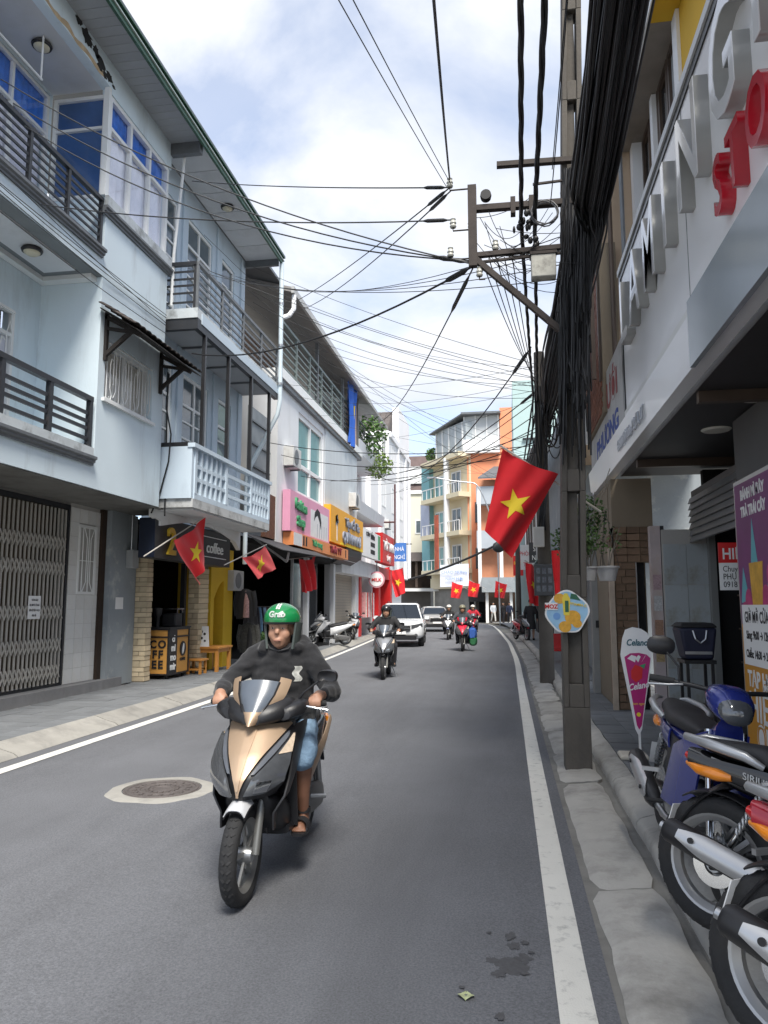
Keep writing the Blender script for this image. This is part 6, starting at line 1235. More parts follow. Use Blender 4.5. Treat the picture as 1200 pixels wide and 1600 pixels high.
def seg(mb, pts, rad, n=12):
    """a limb with rounded ends"""
    pts = [V(p) for p in pts]; d0 = (pts[0] - pts[1]).normalized(); d1 = (pts[-1] - pts[-2]).normalized()
    P, Q = [], []
    for k in (0.98, .8, .4): P.append(pts[0] + d0 * rad[0] * k * .7); Q.append(rad[0] * math.sqrt(max(.02, 1 - k * k)))
    P += pts; Q += list(rad)
    for k in (.4, .8, .98): P.append(pts[-1] + d1 * rad[-1] * k * .7); Q.append(rad[-1] * math.sqrt(max(.02, 1 - k * k)))
    return mb.tube(P, Q, n)
def ell(mb, c, rx, ry, rz, n=16): return mb.sell([(c[1] + ry * s, c[0], c[2], max(.002, rx * math.sqrt(max(0, 1 - s * s))), max(.002, rz * math.sqrt(max(0, 1 - s * s))), 2) for s in [-1 + 2 * i / 12 for i in range(13)]], n)
def head(mb, c, d=1.):
    x, y, z = c
    ell(mb, (x, y + .015, z + .03), .078, .098, .105); ell(mb, (x, y - .02, z - .05), .066, .070, .070); ell(mb, (x, y - .052, z - .092), .036, .03, .026)
    mb.sell([(y - .112, x, z - .018, .010, .010, 2), (y - .102, x, z - .014, .017, .016, 2), (y - .085, x, z + .01, .013, .035, 2)], 10)
    for s in (-1, 1):
        ell(mb, (x + s * .036, y - .050, z - .030), .036, .036, .040, 10); ell(mb, (x + s * .082, y + .015, z - .005), .012, .024, .034, 10); ell(mb, (x + s * .034, y - .068, z + .034), .034, .020, .018, 10); ell(mb, (x + s * .034, y - .062, z + .008), .03, .020, .02, 10)
    ell(mb, (x, y - .088, z - .062), .026, .014, .008, 10); ell(mb, (x, y - .086, z - .073), .023, .014, .008, 10)
    return mb
def face_parts(root, c):
    x, y, z = c
    for s in (-1, 1):
        e = obj('eye', ell(MB(), (x + s * .033, y - .080, z + .010), .012, .008, .0042, 12), mat('eye_white', (.5, .46, .42), .3), root, smooth=60)
        obj('iris', ell(MB(), (x + s * .033, y - .085, z + .010), .0055, .0045, .0040, 10), INK, e, smooth=60)
        obj('eyebrow', MB().tube([(x + s * .016, y - .096, z + .037), (x + s * .036, y - .097, z + .042), (x + s * .058, y - .084, z + .036)], [.004, .005, .003], 8), mat('brow_hair', (.018, .014, .012), .9), root, smooth=60)
    obj('lips', ell(MB(), (x, y - .0935, z - .0675), .026, .006, .0062, 12), mat('lip', (.27, .115, .085), .55), root, smooth=60)
def hand(mb, w, dirx, s, grip):
    """w: wrist, grip: centre of the handlebar under the palm; five bent fingers round it"""
    w, g = V(w), V(grip); seg(mb, [w, lerp(w, g, .55) + V((0, 0, .022)), g + V((0, -.008, .030))], [.028, .036, .030], 10)
    seg(mb, [g + V((-.028, .012, .026)), g + V((.028, .012, .026))], [.022, .020], 10)
    for i, (o, L) in enumerate(((-.034, .92), (-.012, 1.0), (.011, .97), (.033, .82))):
        pts = []
        for a in (95, 125, 160, 200, 235): rr = .031 + .004 * L; pts.append(g + V((s * o, rr * cos(R(a)) * 1.15 * L, rr * sin(R(a)) * L)))
        seg(mb, pts, [.0105, .0102, .0096, .009, .008], 8)
    seg(mb, [w + V((s * -.015, -.01, -.005)), g + V((s * -.05, .022, -.004)), g + V((s * -.048, -.005, -.024))], [.014, .012, .010], 8)

def seated(label, jac, leg, shoe, helm, skin=SKIN, hero=False, skind=SKIND, long_legs=False, group=None, vox=None):
    """rider in the scooter's own coordinates, facing -Y"""
    t = thing('person', label, 'person', (0, 0, 0), group)
    vx = vox or (.0095 if hero else .02); H = V((0, .05, 1.43))
    gR, gL = V((-.30, -.222, 1.004)), V((.30, -.222, 1.004)); eR, eL = V((-.36, .02, 1.06)), V((.345, .03, 1.04)); sR, sL = V((-.185, .12, 1.265)), V((.185, .12, 1.265))
    wR, wL = V((-.325, -.15, 1.045)), V((.325, -.14, 1.04))
    b = MB(); head(b, H); seg(b, [H + V((0, .02, -.05)), (0, .07, 1.28)], [.055, .06])
    b.sell([(.86, 0, .22, .13, .09, 2.4), (1.0, 0, .19, .125, .09, 2.3), (1.15, 0, .15, .15, .095, 2.3), (1.27, 0, .12, .14, .07, 2.2)], 20, 'z')
    for s, sh, el, wr, g in ((-1, sR, eR, wR, gR), (1, sL, eL, wL, gL)):
        seg(b, [sh, el], [.05, .038]); seg(b, [el, lerp(el, wr, .4), wr], [.038, .034, .024]); hand(b, wr, 0, s, g)
        hip, kn, an = V((s * .10, .22, .80)), V((s * .205, -.17, .70)), V((s * .19, -.06, .335))
        seg(b, [hip, lerp(hip, kn, .5), kn], [.085, .072, .056]); seg(b, [kn, lerp(kn, an, .3) + V((0, .02, 0)), lerp(kn, an, .7), an], [.054, .056, .042, .034])
        seg(b, [an, an + V((0, .03, -.05)), an + V((0, -.02, -.06))], [.034, .032, .03]); seg(b, [an + V((0, .02, -.05)), an + V((s * .01, -.09, -.055)), an + V((s * .014, -.145, -.062))], [.032, .036, .028])
        for k in range(5): seg(b, [an + V((s * .012 + (k - 2) * .016, -.14, -.062)), an + V((s * .014 + (k - 2) * .018, -.185 + abs(k - 1.6) * .008, -.068))], [.011, .0095], 8)
    body = fuse('body', b, skin, t, vx)
    if hero:
        body.data.materials.append(skind)
        for p in body.data.polygons:
            if p.center.z < .72: p.material_index = 1
        face_parts(t, H)
    # hoodie or jacket
    b = MB(); b.sell([(.76, 0, .20, .165, .13, 2.6), (.84, 0, .19, .195, .15, 2.6), (.98, 0, .16, .20, .15, 2.5), (1.12, 0, .13, .20, .135, 2.4), (1.22, 0, .115, .20, .11, 2.2), (1.30, 0, .095, .13, .09, 2.1), (1.345, 0, .08, .085, .075, 2)], 24, 'z')
    for s, sh, el, wr in ((-1, sR, eR, wR), (1, sL, eL, wL)):
        d = (wr - el).normalized(); seg(b, [sh + V((-s * .03, 0, .01)), lerp(sh, el, .5), el], [.080, .070, .062]); seg(b, [el, lerp(el, wr, .5), wr - d * .055], [.063, .057, .048]); seg(b, [wr - d * .05, wr - d * .012], [.045, .042])
    if hero:   # hood lying on the shoulders
        for a in range(9): th = R(-25 + a * 230 / 8); p = V((.115 * cos(th), .09 + .10 * sin(th), 1.325 + .02 * sin(th))); ell(b, p, .05, .05, .045, 10)
        ell(b, (0.02, .20, 1.30), .13, .09, .075); ell(b, (.10, .15, 1.34), .075, .06, .05)
        seg(b, [(-.10, -.0, .93), (.10, -.0, .93)], [.07, .07])
    fuse('hoodie' if hero else 'jacket', b, jac, t, vx * 1.3 if hero else .022, 3, .013 if hero else 0)
    b = MB(); b.sell([(.70, 0, .24, .17, .14, 2.6), (.80, 0, .22, .175, .14, 2.6), (.88, 0, .20, .155, .12, 2.5)], 20, 'z')
    for s in (-1, 1):
        hip, kn, an = V((s * .10, .22, .80)), V((s * .205, -.17, .70)), V((s * .19, -.06, .335))
        if long_legs: seg(b, [hip, lerp(hip, kn, .5), kn], [.105, .092, .075]); seg(b, [kn, lerp(kn, an, .5), an], [.072, .06, .05])
        else: seg(b, [hip, lerp(hip, kn, .5), lerp(hip, kn, .98), kn + V((0, .005, -.045))], [.108, .100, .092, .080])
    fuse('shorts' if not long_legs else 'trousers', b, leg, t, vx * 1.3 if hero else .022, 3, .008 if hero else 0)
    for s in (-1, 1):
        an = V((s * .19, -.06, .335)); b = MB()
        if hero:
            b.sell([(an.y + .06, an.x, .252, .03, .012, 3), (an.y + .02, an.x, .252, .042, .013, 3), (an.y - .08, an.x + s * .01, .25, .048, .013, 3), (an.y - .17, an.x + s * .014, .25, .05, .013, 3), (an.y - .20, an.x + s * .014, .252, .035, .010, 3)], 16)
            sd = obj('sandal', b, BLACKPL, t, smooth=60)
            for yy in (-.10, -.135): obj('strap', MB().sheet(lambda a, q: (an.x + s * .012 + .047 * cos(pi * a), an.y + yy + q * .035, .262 + .052 * sin(pi * a) + .008), 12, 1, .004), INK, sd, smooth=60)
            obj('strap', MB().sheet(lambda a, q: (an.x + .043 * cos(2 * pi * a), an.y + .008 + .045 * sin(2 * pi * a), an.z - .005 + q * .028), 18, 1, .004), INK, sd, smooth=60)
        else:
            b.sell([(an.y + .06, an.x, .275, .03, .035, 2.6), (an.y - .02, an.x, .28, .042, .05, 2.6), (an.y - .12, an.x + s * .01, .268, .045, .035, 2.6), (an.y - .2, an.x + s * .014, .262, .03, .02, 2.4)], 14); obj('shoe', b, shoe, t, smooth=60)
    # helmet
    hc = H + V((0, .022, .064))
    def dome(a, q): th, ph = 2 * pi * a, R(lerp(-14, 90, q)); return (hc.x + .119 * cos(th) * cos(ph), hc.y + .140 * sin(th) * cos(ph), hc.z + .106 * sin(ph))
    hm = obj('helmet', MB().sheet(dome, 32, 12, .012), helm, t, smooth=70)
    def rimf(a, q): th = 2 * pi * a; r = R(-16 + 7 * q); return (hc.x + .1235 * cos(th) * cos(r), hc.y + .1445 * sin(th) * cos(r), hc.z + .106 * sin(r))
    obj('helmet_rim', MB().sheet(rimf, 32, 1, .006), BLACKPL, hm, smooth=70)
    for s in (-1, 1):
        def pad(a, q): th = R(lerp(-30, 65, a)); return (hc.x + s * (.118 - .022 * q) * cos(th), hc.y + .135 * sin(th) - .012 * q, hc.z - .02 - q * .165 + .03 * a * q)
        obj('ear_pad', MB().sheet(pad, 8, 6, .014), mat('pad_grey', (.06, .075, .07), .7) , hm, smooth=70)
        obj('chin_strap', MB().tube([(hc.x + s * .098, hc.y - .04, hc.z - .14), (hc.x + s * .06, hc.y - .06, hc.z - .185), (hc.x + s * .0, hc.y - .07, hc.z - .20)], .009, 8), BLACKPL, hm, smooth=60)
    if hero:
        def onh(x, z): ph = math.asin(max(-.98, min(.98, z / .106))); sx = max(-.98, min(.98, x / (.121 * cos(ph)))); return V((hc.x + x, hc.y - .1425 * cos(ph) * math.sqrt(1 - sx * sx) - .003, hc.z + z))
        for k in (-1, 1): obj('helmet_stripe', MB().sheet(lambda a, q: (lambda z: onh(.008 * k + (a - .5) * .010, z) + V((0, 0, .001)))(lerp(.066, .100, q)), 2, 8), TRIMW, hm, smooth=60)
        o = text('helmet_lettering', 'Grab', FN(0), 0, 0, .052, TRIMW, hm, bold=.002)
        for v in o.data.vertices: x, z = v.co.x, v.co.z; v.co = onh(x, z + .018) - off(hm)
        pm_ = mat('print_patch', (.50, .50, .46), .8, var=.5, vs=60)
        b = MB(); pts = [(.100, 1.19), (.118, 1.205), (.135, 1.19), (.14, 1.165), (.150, 1.15), (.138, 1.145), (.132, 1.12), (.12, 1.13), (.105, 1.11), (.108, 1.145), (.095, 1.16)]
        # chest print follows the cloth: project on the hoodie mesh
        ho = [c for c in t.children if c.name.startswith('hoodie')][0]
        from mathutils.bvhtree import BVHTree
        bv = BVHTree.FromPolygons([v.co for v in ho.data.vertices], [p.vertices[:] for p in ho.data.polygons])
        def onc(x, z): h = bv.ray_cast(V((x, -1, z)), V((0, 1, 0)))[0]; return (h if h else V((x, 0, z))) + V((0, -.004, 0))
        obj('chest_print', MB().sheet(lambda a, q: onc(lerp(.098, .14, a) + .01 * sin(q * 9), lerp(1.105, 1.20, q)), 8, 14, .002), pm_, ho, smooth=60)
        obj('zip_line', MB().sheet(lambda a, q: onc((a - .5) * .012 - .01, lerp(.95, 1.22, q)), 1, 24, .002), HOOD, ho, smooth=60)
    return t
HELG = mat('helmet_green', (.012, .20, .060), .16, var=.08, coat=.6)
rider = seated('man in a dark hoodie, blue denim shorts and green helmet riding the champagne scooter', HOOD, DENIM, BLACKPL, HELG, hero=True)
rider.location = hs_.location; rider.rotation_euler = hs_.rotation_euler
JB = mat('jacket_black', (.02, .02, .022), .8); TRB = mat('trousers_dark', (.03, .03, .035), .85)
r1 = seated('rider in black on the scooter with the round headlight', JB, TRB, INK, mat('helmet_black', (.02, .02, .022), .25, coat=.5), long_legs=True, group='riders coming up the street')
r1.location = RIDE[0].location; r1.rotation_euler = RIDE[0].rotation_euler
HW = mat('helmet_white', (.62, .60, .55), .3, coat=.4)
for rd_, lab, mt in ((RIDE[1], 'rider in a dark grey jacket on the scooter with the bags', {'jacket': mat('jacket_grey', (.06, .065, .075), .85), 'helmet': mat('helmet_olive', (.20, .19, .13), .35)}), (RIDE[2], 'rider in a black jacket on the pale blue scooter', {'helmet': HW}), (RIDE[3], 'rider in a red jacket on the red scooter', {'jacket': mat('jacket_red', (.50, .02, .04), .8), 'helmet': HW})):
    q = dup(r1, rd_.location, rd_.rotation_euler.copy(), lab, mt); q['group'] = 'riders coming up the street'

def standing(label, top, legs_, shoe, hair, x, y, z, rz, stride=.12, bag=None, skirt=False, hgt=1.0):
    t = thing('person', label, 'person', (0, 0, 0)); b = MB(); H = V((0, 0, 1.56)); head(b, H); seg(b, [H + V((0, .02, -.05)), (0, .01, 1.38)], [.05, .055]); b.sell([(.88, 0, 0, .14, .09, 2.4), (1.05, 0, 0, .125, .085, 2.3), (1.25, 0, 0, .155, .095, 2.3), (1.38, 0, 0, .13, .065, 2.1)], 18, 'z')
    J = {}
    for s in (-1, 1):
        hip, kn, an = V((s * .09, 0, .90)), V((s * .10, -.03 - s * stride * .6, .49)), V((s * .10, .02 - s * stride * 1.4, .09)); el, wr = V((s * .245, .03 + s * stride * .4, 1.12)), V((s * .25, -.05 + s * stride * 1.0, .88)); J[s] = (hip, kn, an, V((s * .18, .01, 1.36)), el, wr)
        seg(b, [hip, kn], [.08, .052]); seg(b, [kn, lerp(kn, an, .35) + V((0, .015, 0)), an], [.05, .052, .034]); seg(b, [an, an + V((0, -.05, -.05)), an + V((0, -.13, -.06))], [.034, .034, .026]); seg(b, [J[s][3], el], [.045, .036]); seg(b, [el, wr], [.035, .023])
        seg(b, [wr, wr + V((0, -.01, -.08))], [.024, .032], 8)
        for k in range(4): seg(b, [wr + V((0, -.03 + k * .02, -.09)), wr + V((-s * .01, -.03 + k * .02, -.165))], [.010, .008], 6)
        seg(b, [wr + V((-s * .01, -.03, -.04)), wr + V((-s * .03, -.05, -.10))], [.012, .009], 6)
    fuse('body', b, SKIN, t, .016)
    b = MB(); b.sell([(.84, 0, 0, .17, .12, 2.5), (1.05, 0, 0, .16, .115, 2.4), (1.25, 0, 0, .185, .12, 2.3), (1.37, 0, 0, .17, .085, 2.1), (1.42, 0, 0, .08, .07, 2)], 18, 'z')
    for s in (-1, 1): seg(b, [J[s][3] + V((-s * .02, 0, 0)), J[s][4]], [.072, .062]); seg(b, [J[s][4], lerp(J[s][4], J[s][5], .9)], [.06, .045])
    fuse('shirt', b, top, t, .02)
    b = MB()
    if skirt: b.sell([(.45, 0, 0, .21, .18, 2.2), (.7, 0, 0, .19, .15, 2.2), (.92, 0, 0, .15, .11, 2.3)], 18, 'z')
    else:
        b.sell([(.78, 0, 0, .155, .11, 2.4), (.92, 0, 0, .16, .11, 2.4)], 18, 'z')
        for s in (-1, 1): seg(b, [J[s][0], J[s][1], lerp(J[s][1], J[s][2], .93)], [.095, .072, .055])
    fuse('skirt' if skirt else 'trousers', b, legs_, t, .02)
    for s in (-1, 1): an = J[s][2]; obj('shoe', MB().sell([(an.y + .05, an.x, .04, .03, .035, 2.6), (an.y - .03, an.x, .045, .04, .045, 2.6), (an.y - .13, an.x, .03, .04, .03, 2.6), (an.y - .18, an.x, .025, .025, .018, 2.4)], 14), shoe, t, smooth=60)
    obj('hair', MB().sheet(lambda a, q: (H.x + .088 * cos(2 * pi * a) * cos(R(lerp(-20, 90, q))), H.y + .025 + .108 * sin(2 * pi * a) * cos(R(lerp(-20, 90, q))), H.z + .045 + .098 * sin(R(lerp(-20 + (0 if True else 0), 90, q)))), 20, 8, .01), hair, t, smooth=70)
    t.location = (x, y, z); t.rotation_euler = (0, 0, R(rz)); t.scale = (hgt,) * 3; return t
HAIR = mat('hair_black', (.014, .012, .011), .7)
standing('woman in a black dress standing beside the parked red scooter', JB, JB, INK, HAIR, .95, 32.0, .146, 170, .04, skirt=True)
standing('man in a pale grey shirt and white trousers walking along the far kerb', mat('shirt_pale', (.55, .57, .60), .85), mat('trousers_pale', (.60, .58, .54), .85), INK, HAIR, -1.2, 64.5, .13, 20, .2)
standing('pedestrian dressed all in black near the far kerb', JB, TRB, INK, HAIR, -.35, 62.5, .13, -30, .16)
standing('pedestrian in a dark blue jacket beyond the one in black', mat('jacket_navy', (.03, .04, .08), .85), TRB, INK, HAIR, .15, 62, .13, 10, .1)

bpy.data.scenes.remove(TMP)
# ------------------------------------------------------------------ flags
def flag(label, A, B, C, D, pole0, pole1, wav=.04, nw=3., group='red flags with a yellow star along the street', starsc=.30, n=26):
    """A-B lies on the pole, D hangs from A, C hangs from B"""
    A, B, C, D = map(V, (A, B, C, D)); t = thing('national_flag', label, 'flag', pole0, group)
    nrm = (B - A).cross(D - A).normalized(); ph = RND.uniform(0, 6)
    def S(s, q):
        p = lerp(lerp(A, B, s), lerp(D, C, s), q); return p + nrm * (wav * (.25 + q) * sin(s * 2 * pi * nw * .5 + ph + q * 2.2) + wav * .5 * sin(s * 13 + q * 5 + ph)) + V((0, 0, -.05 * (B - A).length * sin(pi * s) * (1 - q)))
    cl = obj('cloth', MB().sheet(S, n, n), FLAGR, t, smooth=80)
    du, dv = (S(.53, .5) - S(.47, .5)) / .06, (S(.5, .53) - S(.5, .47)) / .06; e1 = (du - dv * .35 * (du.dot(dv) / dv.dot(dv))).normalized(); e2 = nrm.cross(e1).normalized()
    a11, a12, a21, a22 = du.dot(e1), dv.dot(e1), du.dot(e2), dv.dot(e2); det = a11 * a22 - a12 * a21; R0 = starsc * 1.0 * min(du.length, dv.length * .8); pts = []
    for k in range(10): r = R0 * (1 if k % 2 == 0 else .40); a = pi / 2 + k * pi / 5; x, y = r * cos(a), r * sin(a); pts.append((.5 + (x * a22 - y * a12) / det, .5 + (y * a11 - x * a21) / det))
    for sg in (1, -1):
        b = MB(); W = 7
        for k in range(10):                                                  # fan of small quads so that the star follows the folds
            p0, p1 = pts[k], pts[(k + 1) % 10]
            rows = [[S(lerp(.5, lerp(p0[0], p1[0], i / 3), j / W), lerp(.5, lerp(p0[1], p1[1], i / 3), j / W)) + nrm * .006 * sg for i in range(4)] for j in range(W + 1)]
            b.rings(rows, caps=False, closed=False)
        obj('star', b, STARY, cl, smooth=80)
    obj('flagpole', MB().tube([pole0, pole1], .013 if (V(pole1) - V(pole0)).length < 3 else .03, 8), mat('pole_pale', (.55, .52, .47), .5), t)
    return t
flag('large red flag with a yellow star leaning out from the letter sign building', (-.02, 7.9, 3.25), (.56, 8.0, 2.98), (.06, 8.15, 2.10), (-.22, 7.95, 2.38), (1.02, 8.3, 2.60), (-.04, 7.88, 3.28), .045, 2.2, n=40)
flag('red flag with a yellow star on the coffee shop sign', (-5.95, 14.05, 3.34), (-6.05, 12.9, 2.78), (-6.0, 13.85, 1.98), (-5.93, 14.15, 2.45), (-6.35, 12.35, 2.45), (-5.94, 14.1, 3.37), .05, 3, n=30)
flag('square red flag hung beside the clothes shop awning', (-5.75, 17.3, 3.03), (-5.85, 16.0, 2.65), (-5.8, 16.9, 2.2), (-5.75, 18.1, 2.5), (-6.0, 15.3, 2.45), (-5.74, 17.35, 3.05), .03, 2)
flag('dark red flag hanging limp in the shade of the orange strip sign', (-5.95, 22.9, 3.12), (-6.05, 21.4, 2.95), (-6.05, 21.7, 1.95), (-5.95, 23.0, 2.1), (-6.4, 21.0, 2.9), (-5.94, 22.95, 3.14), .08, 5)
flag('red flag hanging before the white tower at the bend', (-6.9, 50, 4.1), (-8.0, 50.3, 3.9), (-7.4, 50.3, 2.1), (-6.8, 50, 2.4), (-8.2, 50.4, 3.8), (-6.88, 50, 4.15), .1, 3, n=14)
flag('red flag hanging in front of the red shop', (-7.2, 46, 4.0), (-7.9, 46.3, 3.8), (-7.8, 46.3, 2.3), (-7.2, 46, 2.5), (-8.1, 46.4, 3.7), (-7.18, 46, 4.05), .1, 3, n=14)
for k, (x, y, z, lab) in enumerate(((-4.1, 62, 3.3, 'red flag under the white banner'), (-2.7, 62, 3.4, 'red flag between the white banner and the dark shop band'), (-.5, 60, 3.3, 'red flag before the dark ground floor of the orange house'))):
    flag(lab, (x - .4, y, z + .2), (x + .5, y, z - .1), (x + .25, y, z - 1.2), (x - .5, y, z - 1.1), (x + 1.0, y + .2, z - .5), (x - .42, y, z + .24), .12, 3, n=14)
flag('red flag with a yellow star on the low grey terrace house', (.50, 20.6, 2.75), (.90, 20.8, 2.65), (.84, 20.8, 1.55), (.60, 20.6, 1.65), (1.3, 21, 2.3), (.48, 20.6, 2.8), .06, 3, n=18)
bn = thing('red_banner', 'narrow red cloth banner hanging between the two utility poles', 'banner', (.9, 13.4, 2)); obj('cloth', MB().sheet(lambda a, q: (.80 + a * .20 + .02 * sin(q * 5), 13.4 + .03 * sin(a * 9), 1.45 + q * 1.1), 8, 6), FLAGR, bn, smooth=60)
# ------------------------------------------------------------------ utility poles and crossarms
P1 = thing('utility_pole', 'square recessed concrete utility pole standing at the kerb, nearest to the ice cream sign', 'utility pole', (.64, 7.65, 0), 'utility poles')
tp_ = lambda z: lerp(.125, .095, z / 10); px_ = lambda z: .64 + .026 * max(0, z - 1.5)
b = MB()
for z0, z1 in [(0, .62)] + [(.62 + i * 1.05, 1.67 + i * 1.05) for i in range(9)]:
    for z, zz in ((z0, z1),):
        w0, w1 = tp_(z), tp_(zz)
        if z0 == 0: b.hexa([(px_(z) - w0, 7.53, z), (px_(z) + w0, 7.53, z), (px_(z) + w0, 7.77, z), (px_(z) - w0, 7.77, z), (px_(zz) - w1, 7.53, zz), (px_(zz) + w1, 7.53, zz), (px_(zz) + w1, 7.77, zz), (px_(zz) - w1, 7.77, zz)])
        else:
            for s in (-1, 1): b.hexa([(px_(z) + s * w0 - (.055 if s > 0 else 0), 7.53, z), (px_(z) + s * w0 + (.055 if s < 0 else 0), 7.53, z), (px_(z) + s * w0 + (.055 if s < 0 else 0), 7.77, z), (px_(z) + s * w0 - (.055 if s > 0 else 0), 7.77, z), (px_(zz) + s * w1 - (.055 if s > 0 else 0), 7.53, zz), (px_(zz) + s * w1 + (.055 if s < 0 else 0), 7.53, zz), (px_(zz) + s * w1 + (.055 if s < 0 else 0), 7.77, zz), (px_(zz) + s * w1 - (.055 if s > 0 else 0), 7.77, zz)])
            b.box(px_(z) - w0 + .054, 7.535, z, px_(z) + w0 - .054, 7.765, z + .22)
            b.box(px_(z) - w0 + .054, 7.60, z + .22, px_(z) + w0 - .054, 7.70, zz)
obj('shaft', b, CONCD, P1, bevel=.008)
P2 = thing('utility_pole', 'round grey concrete utility pole carrying meter boxes, beyond the square one', 'utility pole', (.76, 15.6, 0), 'utility poles')
obj('shaft', MB().tube([(.76, 15.6, 0), (.76, 15.6, 6.9)], [.15, .11], 18), CONCD, P2, smooth=60)
P3 = thing('utility_pole', 'thin utility pole farther along near the teal tower', 'utility pole', (.6, 38, 0), 'utility poles'); obj('shaft', MB().tube([(.55, 38, 0), (.55, 38, 7.2)], [.14, .1], 12), CONCD, P3, smooth=60)
mb1 = thing('meter_box', 'dark electricity meter box strapped to the round pole', 'meter box', (.72, 15.4, 1.8)); obj('housing', MB().box(.54, 15.2, 1.78, .92, 15.45, 2.40), mat('box_dark', (.07, .075, .08), .5, .2), mb1, bevel=.01)
for i in range(3):
    for k in range(3): obj('meter_window', MB().box(.575 + i * .115, 15.19, 1.86 + k * .175, .655 + i * .115, 15.199, 1.98 + k * .175), mat('meter_glass', (.13, .15, .17), .15, var=.4, vs=30), mb1)
mb2 = thing('junction_box', 'pale grey junction box above the dark meter box', 'junction box', (.65, 15.4, 2.78)); obj('housing', MB().box(.54, 15.25, 2.76, .76, 15.45, 3.16), mat('box_pale', (.55, .54, .50), .6), mb2, bevel=.01); obj('door_line', MB().box(.56, 15.243, 2.80, .74, 15.249, 3.12), mat('box_pale2', (.50, .49, .46), .6), mb2)
CA = thing('crossarm_frame', 'rusty steel crossarm frame with insulators projecting from the square pole', 'crossarm', (.6, 7.55, 5.2))
RUSTS = mat('steel_rusty', (.045, .036, .032), .7, .3, var=.35, vs=8)
for a, c, w in (((-.02, 7.48, 6.22), (.86, 7.48, 6.20), .065), ((-.26, 7.5, 5.76), (.80, 7.5, 5.75), .075), ((-.30, 7.5, 5.24), (.80, 7.5, 5.27), .06), ((-.30, 7.5, 5.16), (.80, 7.5, 5.21), .03), ((-.28, 7.5, 5.22), (.60, 7.5, 4.36), .07), ((.35, 7.5, 5.98), (.80, 7.5, 6.0), .025)): obj('arm', MB().beam(a, c, w * .8, w, up=(0, 1, 0)), RUSTS, CA)
obj('upright', MB().box(-.33, 7.46, 5.12, -.24, 7.54, 6.02), RUSTS, CA)
PORC = mat('porcelain', (.42, .42, .38), .25, var=.15)
for x, z in ((-.52, 6.08), (-.49, 5.62), (-.52, 5.30), (-.05, 5.34), (-.30, 5.60), (-.22, 5.06)):
    ins = obj('insulator', MB().lathe([(.002, -.05), (.03, -.05), (.036, -.035), (.028, -.015), (.036, .0), (.03, .02), (.024, .03), (.03, .045), (.002, .05)], (x, 7.5, z), n=16), PORC, CA, smooth=40); obj('pin', MB().tube([(x, 7.5, z - .05), (x, 7.5, z - .085), (x + (.22 if x < -.4 else .06), 7.5, z - .085)], .009, 8), RUSTS, ins)
obj('dead_end', MB().lathe([(.002, -.04), (.055, -.04), (.06, 0), (.055, .04), (.002, .04)], (-.14, 7.47, 5.88), 'y', 16), CABLE, CA, smooth=40)
for x in (.14, .33): obj('clamp', MB().box(x - .025, 7.45, 5.66, x + .025, 7.55, 5.84), RUSTS, CA)
cb = obj('cable_coil', MB().tube([(.46 + (.13 + .012 * sin(k * .9)) * cos(k * .42), 7.44 + .012 * sin(k * .3), 5.62 + (.13 + .015 * cos(k * .7)) * sin(k * .42)) for k in range(62)], .007, 6), mat('cable_grey', (.16, .16, .17), .5), CA, smooth=60)
JB1 = thing('junction_box', 'weathered white junction box hung from the lowest crossarm', 'junction box', (.42, 7.5, 5.05)); obj('housing', MB().box(.31, 7.42, 4.93, .56, 7.56, 5.17), mat('box_weathered', (.46, .45, .40), .7, var=.15, vs=6, dirt=(.06, .055, .05), da=.9, ds=4, mid=.52), JB1, bevel=.01); obj('strap', MB().box(.30, 7.41, 5.171, .57, 7.57, 5.20), RUSTS, JB1)
def clutter(n, c, r, par):
    b = MB()
    for k in range(n): p = V(c) + V((RND.uniform(-r, r), RND.uniform(-.05, .05), RND.uniform(-r, r))); ell(b, p, RND.uniform(.015, .035), .03, RND.uniform(.02, .05), 8)
    obj('splice_mass', b, CABLE, par, smooth=60)['kind'] = 'stuff'
clutter(9, (.24, 7.45, 5.55), .10, CA); clutter(5, (.33, 7.45, 5.36), .07, CA)
# ------------------------------------------------------------------ wires
def sagged(p, q, sag, n=18):
    p, q = V(p), V(q); return [lerp(p, q, i / n) - V((0, 0, sag * 4 * (i / n) * (1 - i / n))) for i in range(n + 1)]
def wire(label, p, q, sag=.25, r=.007, m=WIRE, grp='overhead wires crossing the street', n=18, name='overhead_wire'):
    pts = sagged(p, q, sag, n); b0 = V(p); o = obj(name, MB().tube(pts, r, 6), m, base=b0, smooth=60)
    if grp == 'overhead wires crossing the street' or 'two wires' in grp or 'three' in grp: obj('clamp', MB().tube([lerp(pts[0], pts[1], .15), lerp(pts[0], pts[1], .3), lerp(pts[0], pts[1], .85), pts[1]], [r, r * 2.6, r * 2.6, r], 7), CABLE, o, smooth=60)
    return tag(o, label, 'wire', grp)
HUB = V((-.6, 7.5, 6.03))
wire('wire from the crossarm to the eaves of the balcony house', (-.53, 7.5, 6.03), (-6.0, 13.05, 9.93), .05, .008)
wire('wire from the crossarm to the pale blue house near its tiled canopy', (-.50, 7.5, 5.66), (-6.2, 8.7, 7.03), .12, .008)
for k in range(3): wire('one of the twisted wires running to the top balcony of the pale blue house', (-.32, 7.5, 5.16 + k * .015), (-6.2, 7.8 + k * .25, 8.21 - k * .15), .28 + k * .06, .008, grp='three wires to the top balcony')
for k in range(2): wire('one of two wires running up to the roof corner of the sign house', (-.53 + k * .02, 7.5, 6.02 - k * .03), (-6.0, 20.1 + k * .6, 10.33), .10 + .1 * k, .008, grp='two wires to the sign house roof')
wire('black cable from the crossarm down to the tiled canopy', (-.30, 7.5, 5.12), (-5.7, 12.65, 6.24), .35, .012, CABLE)
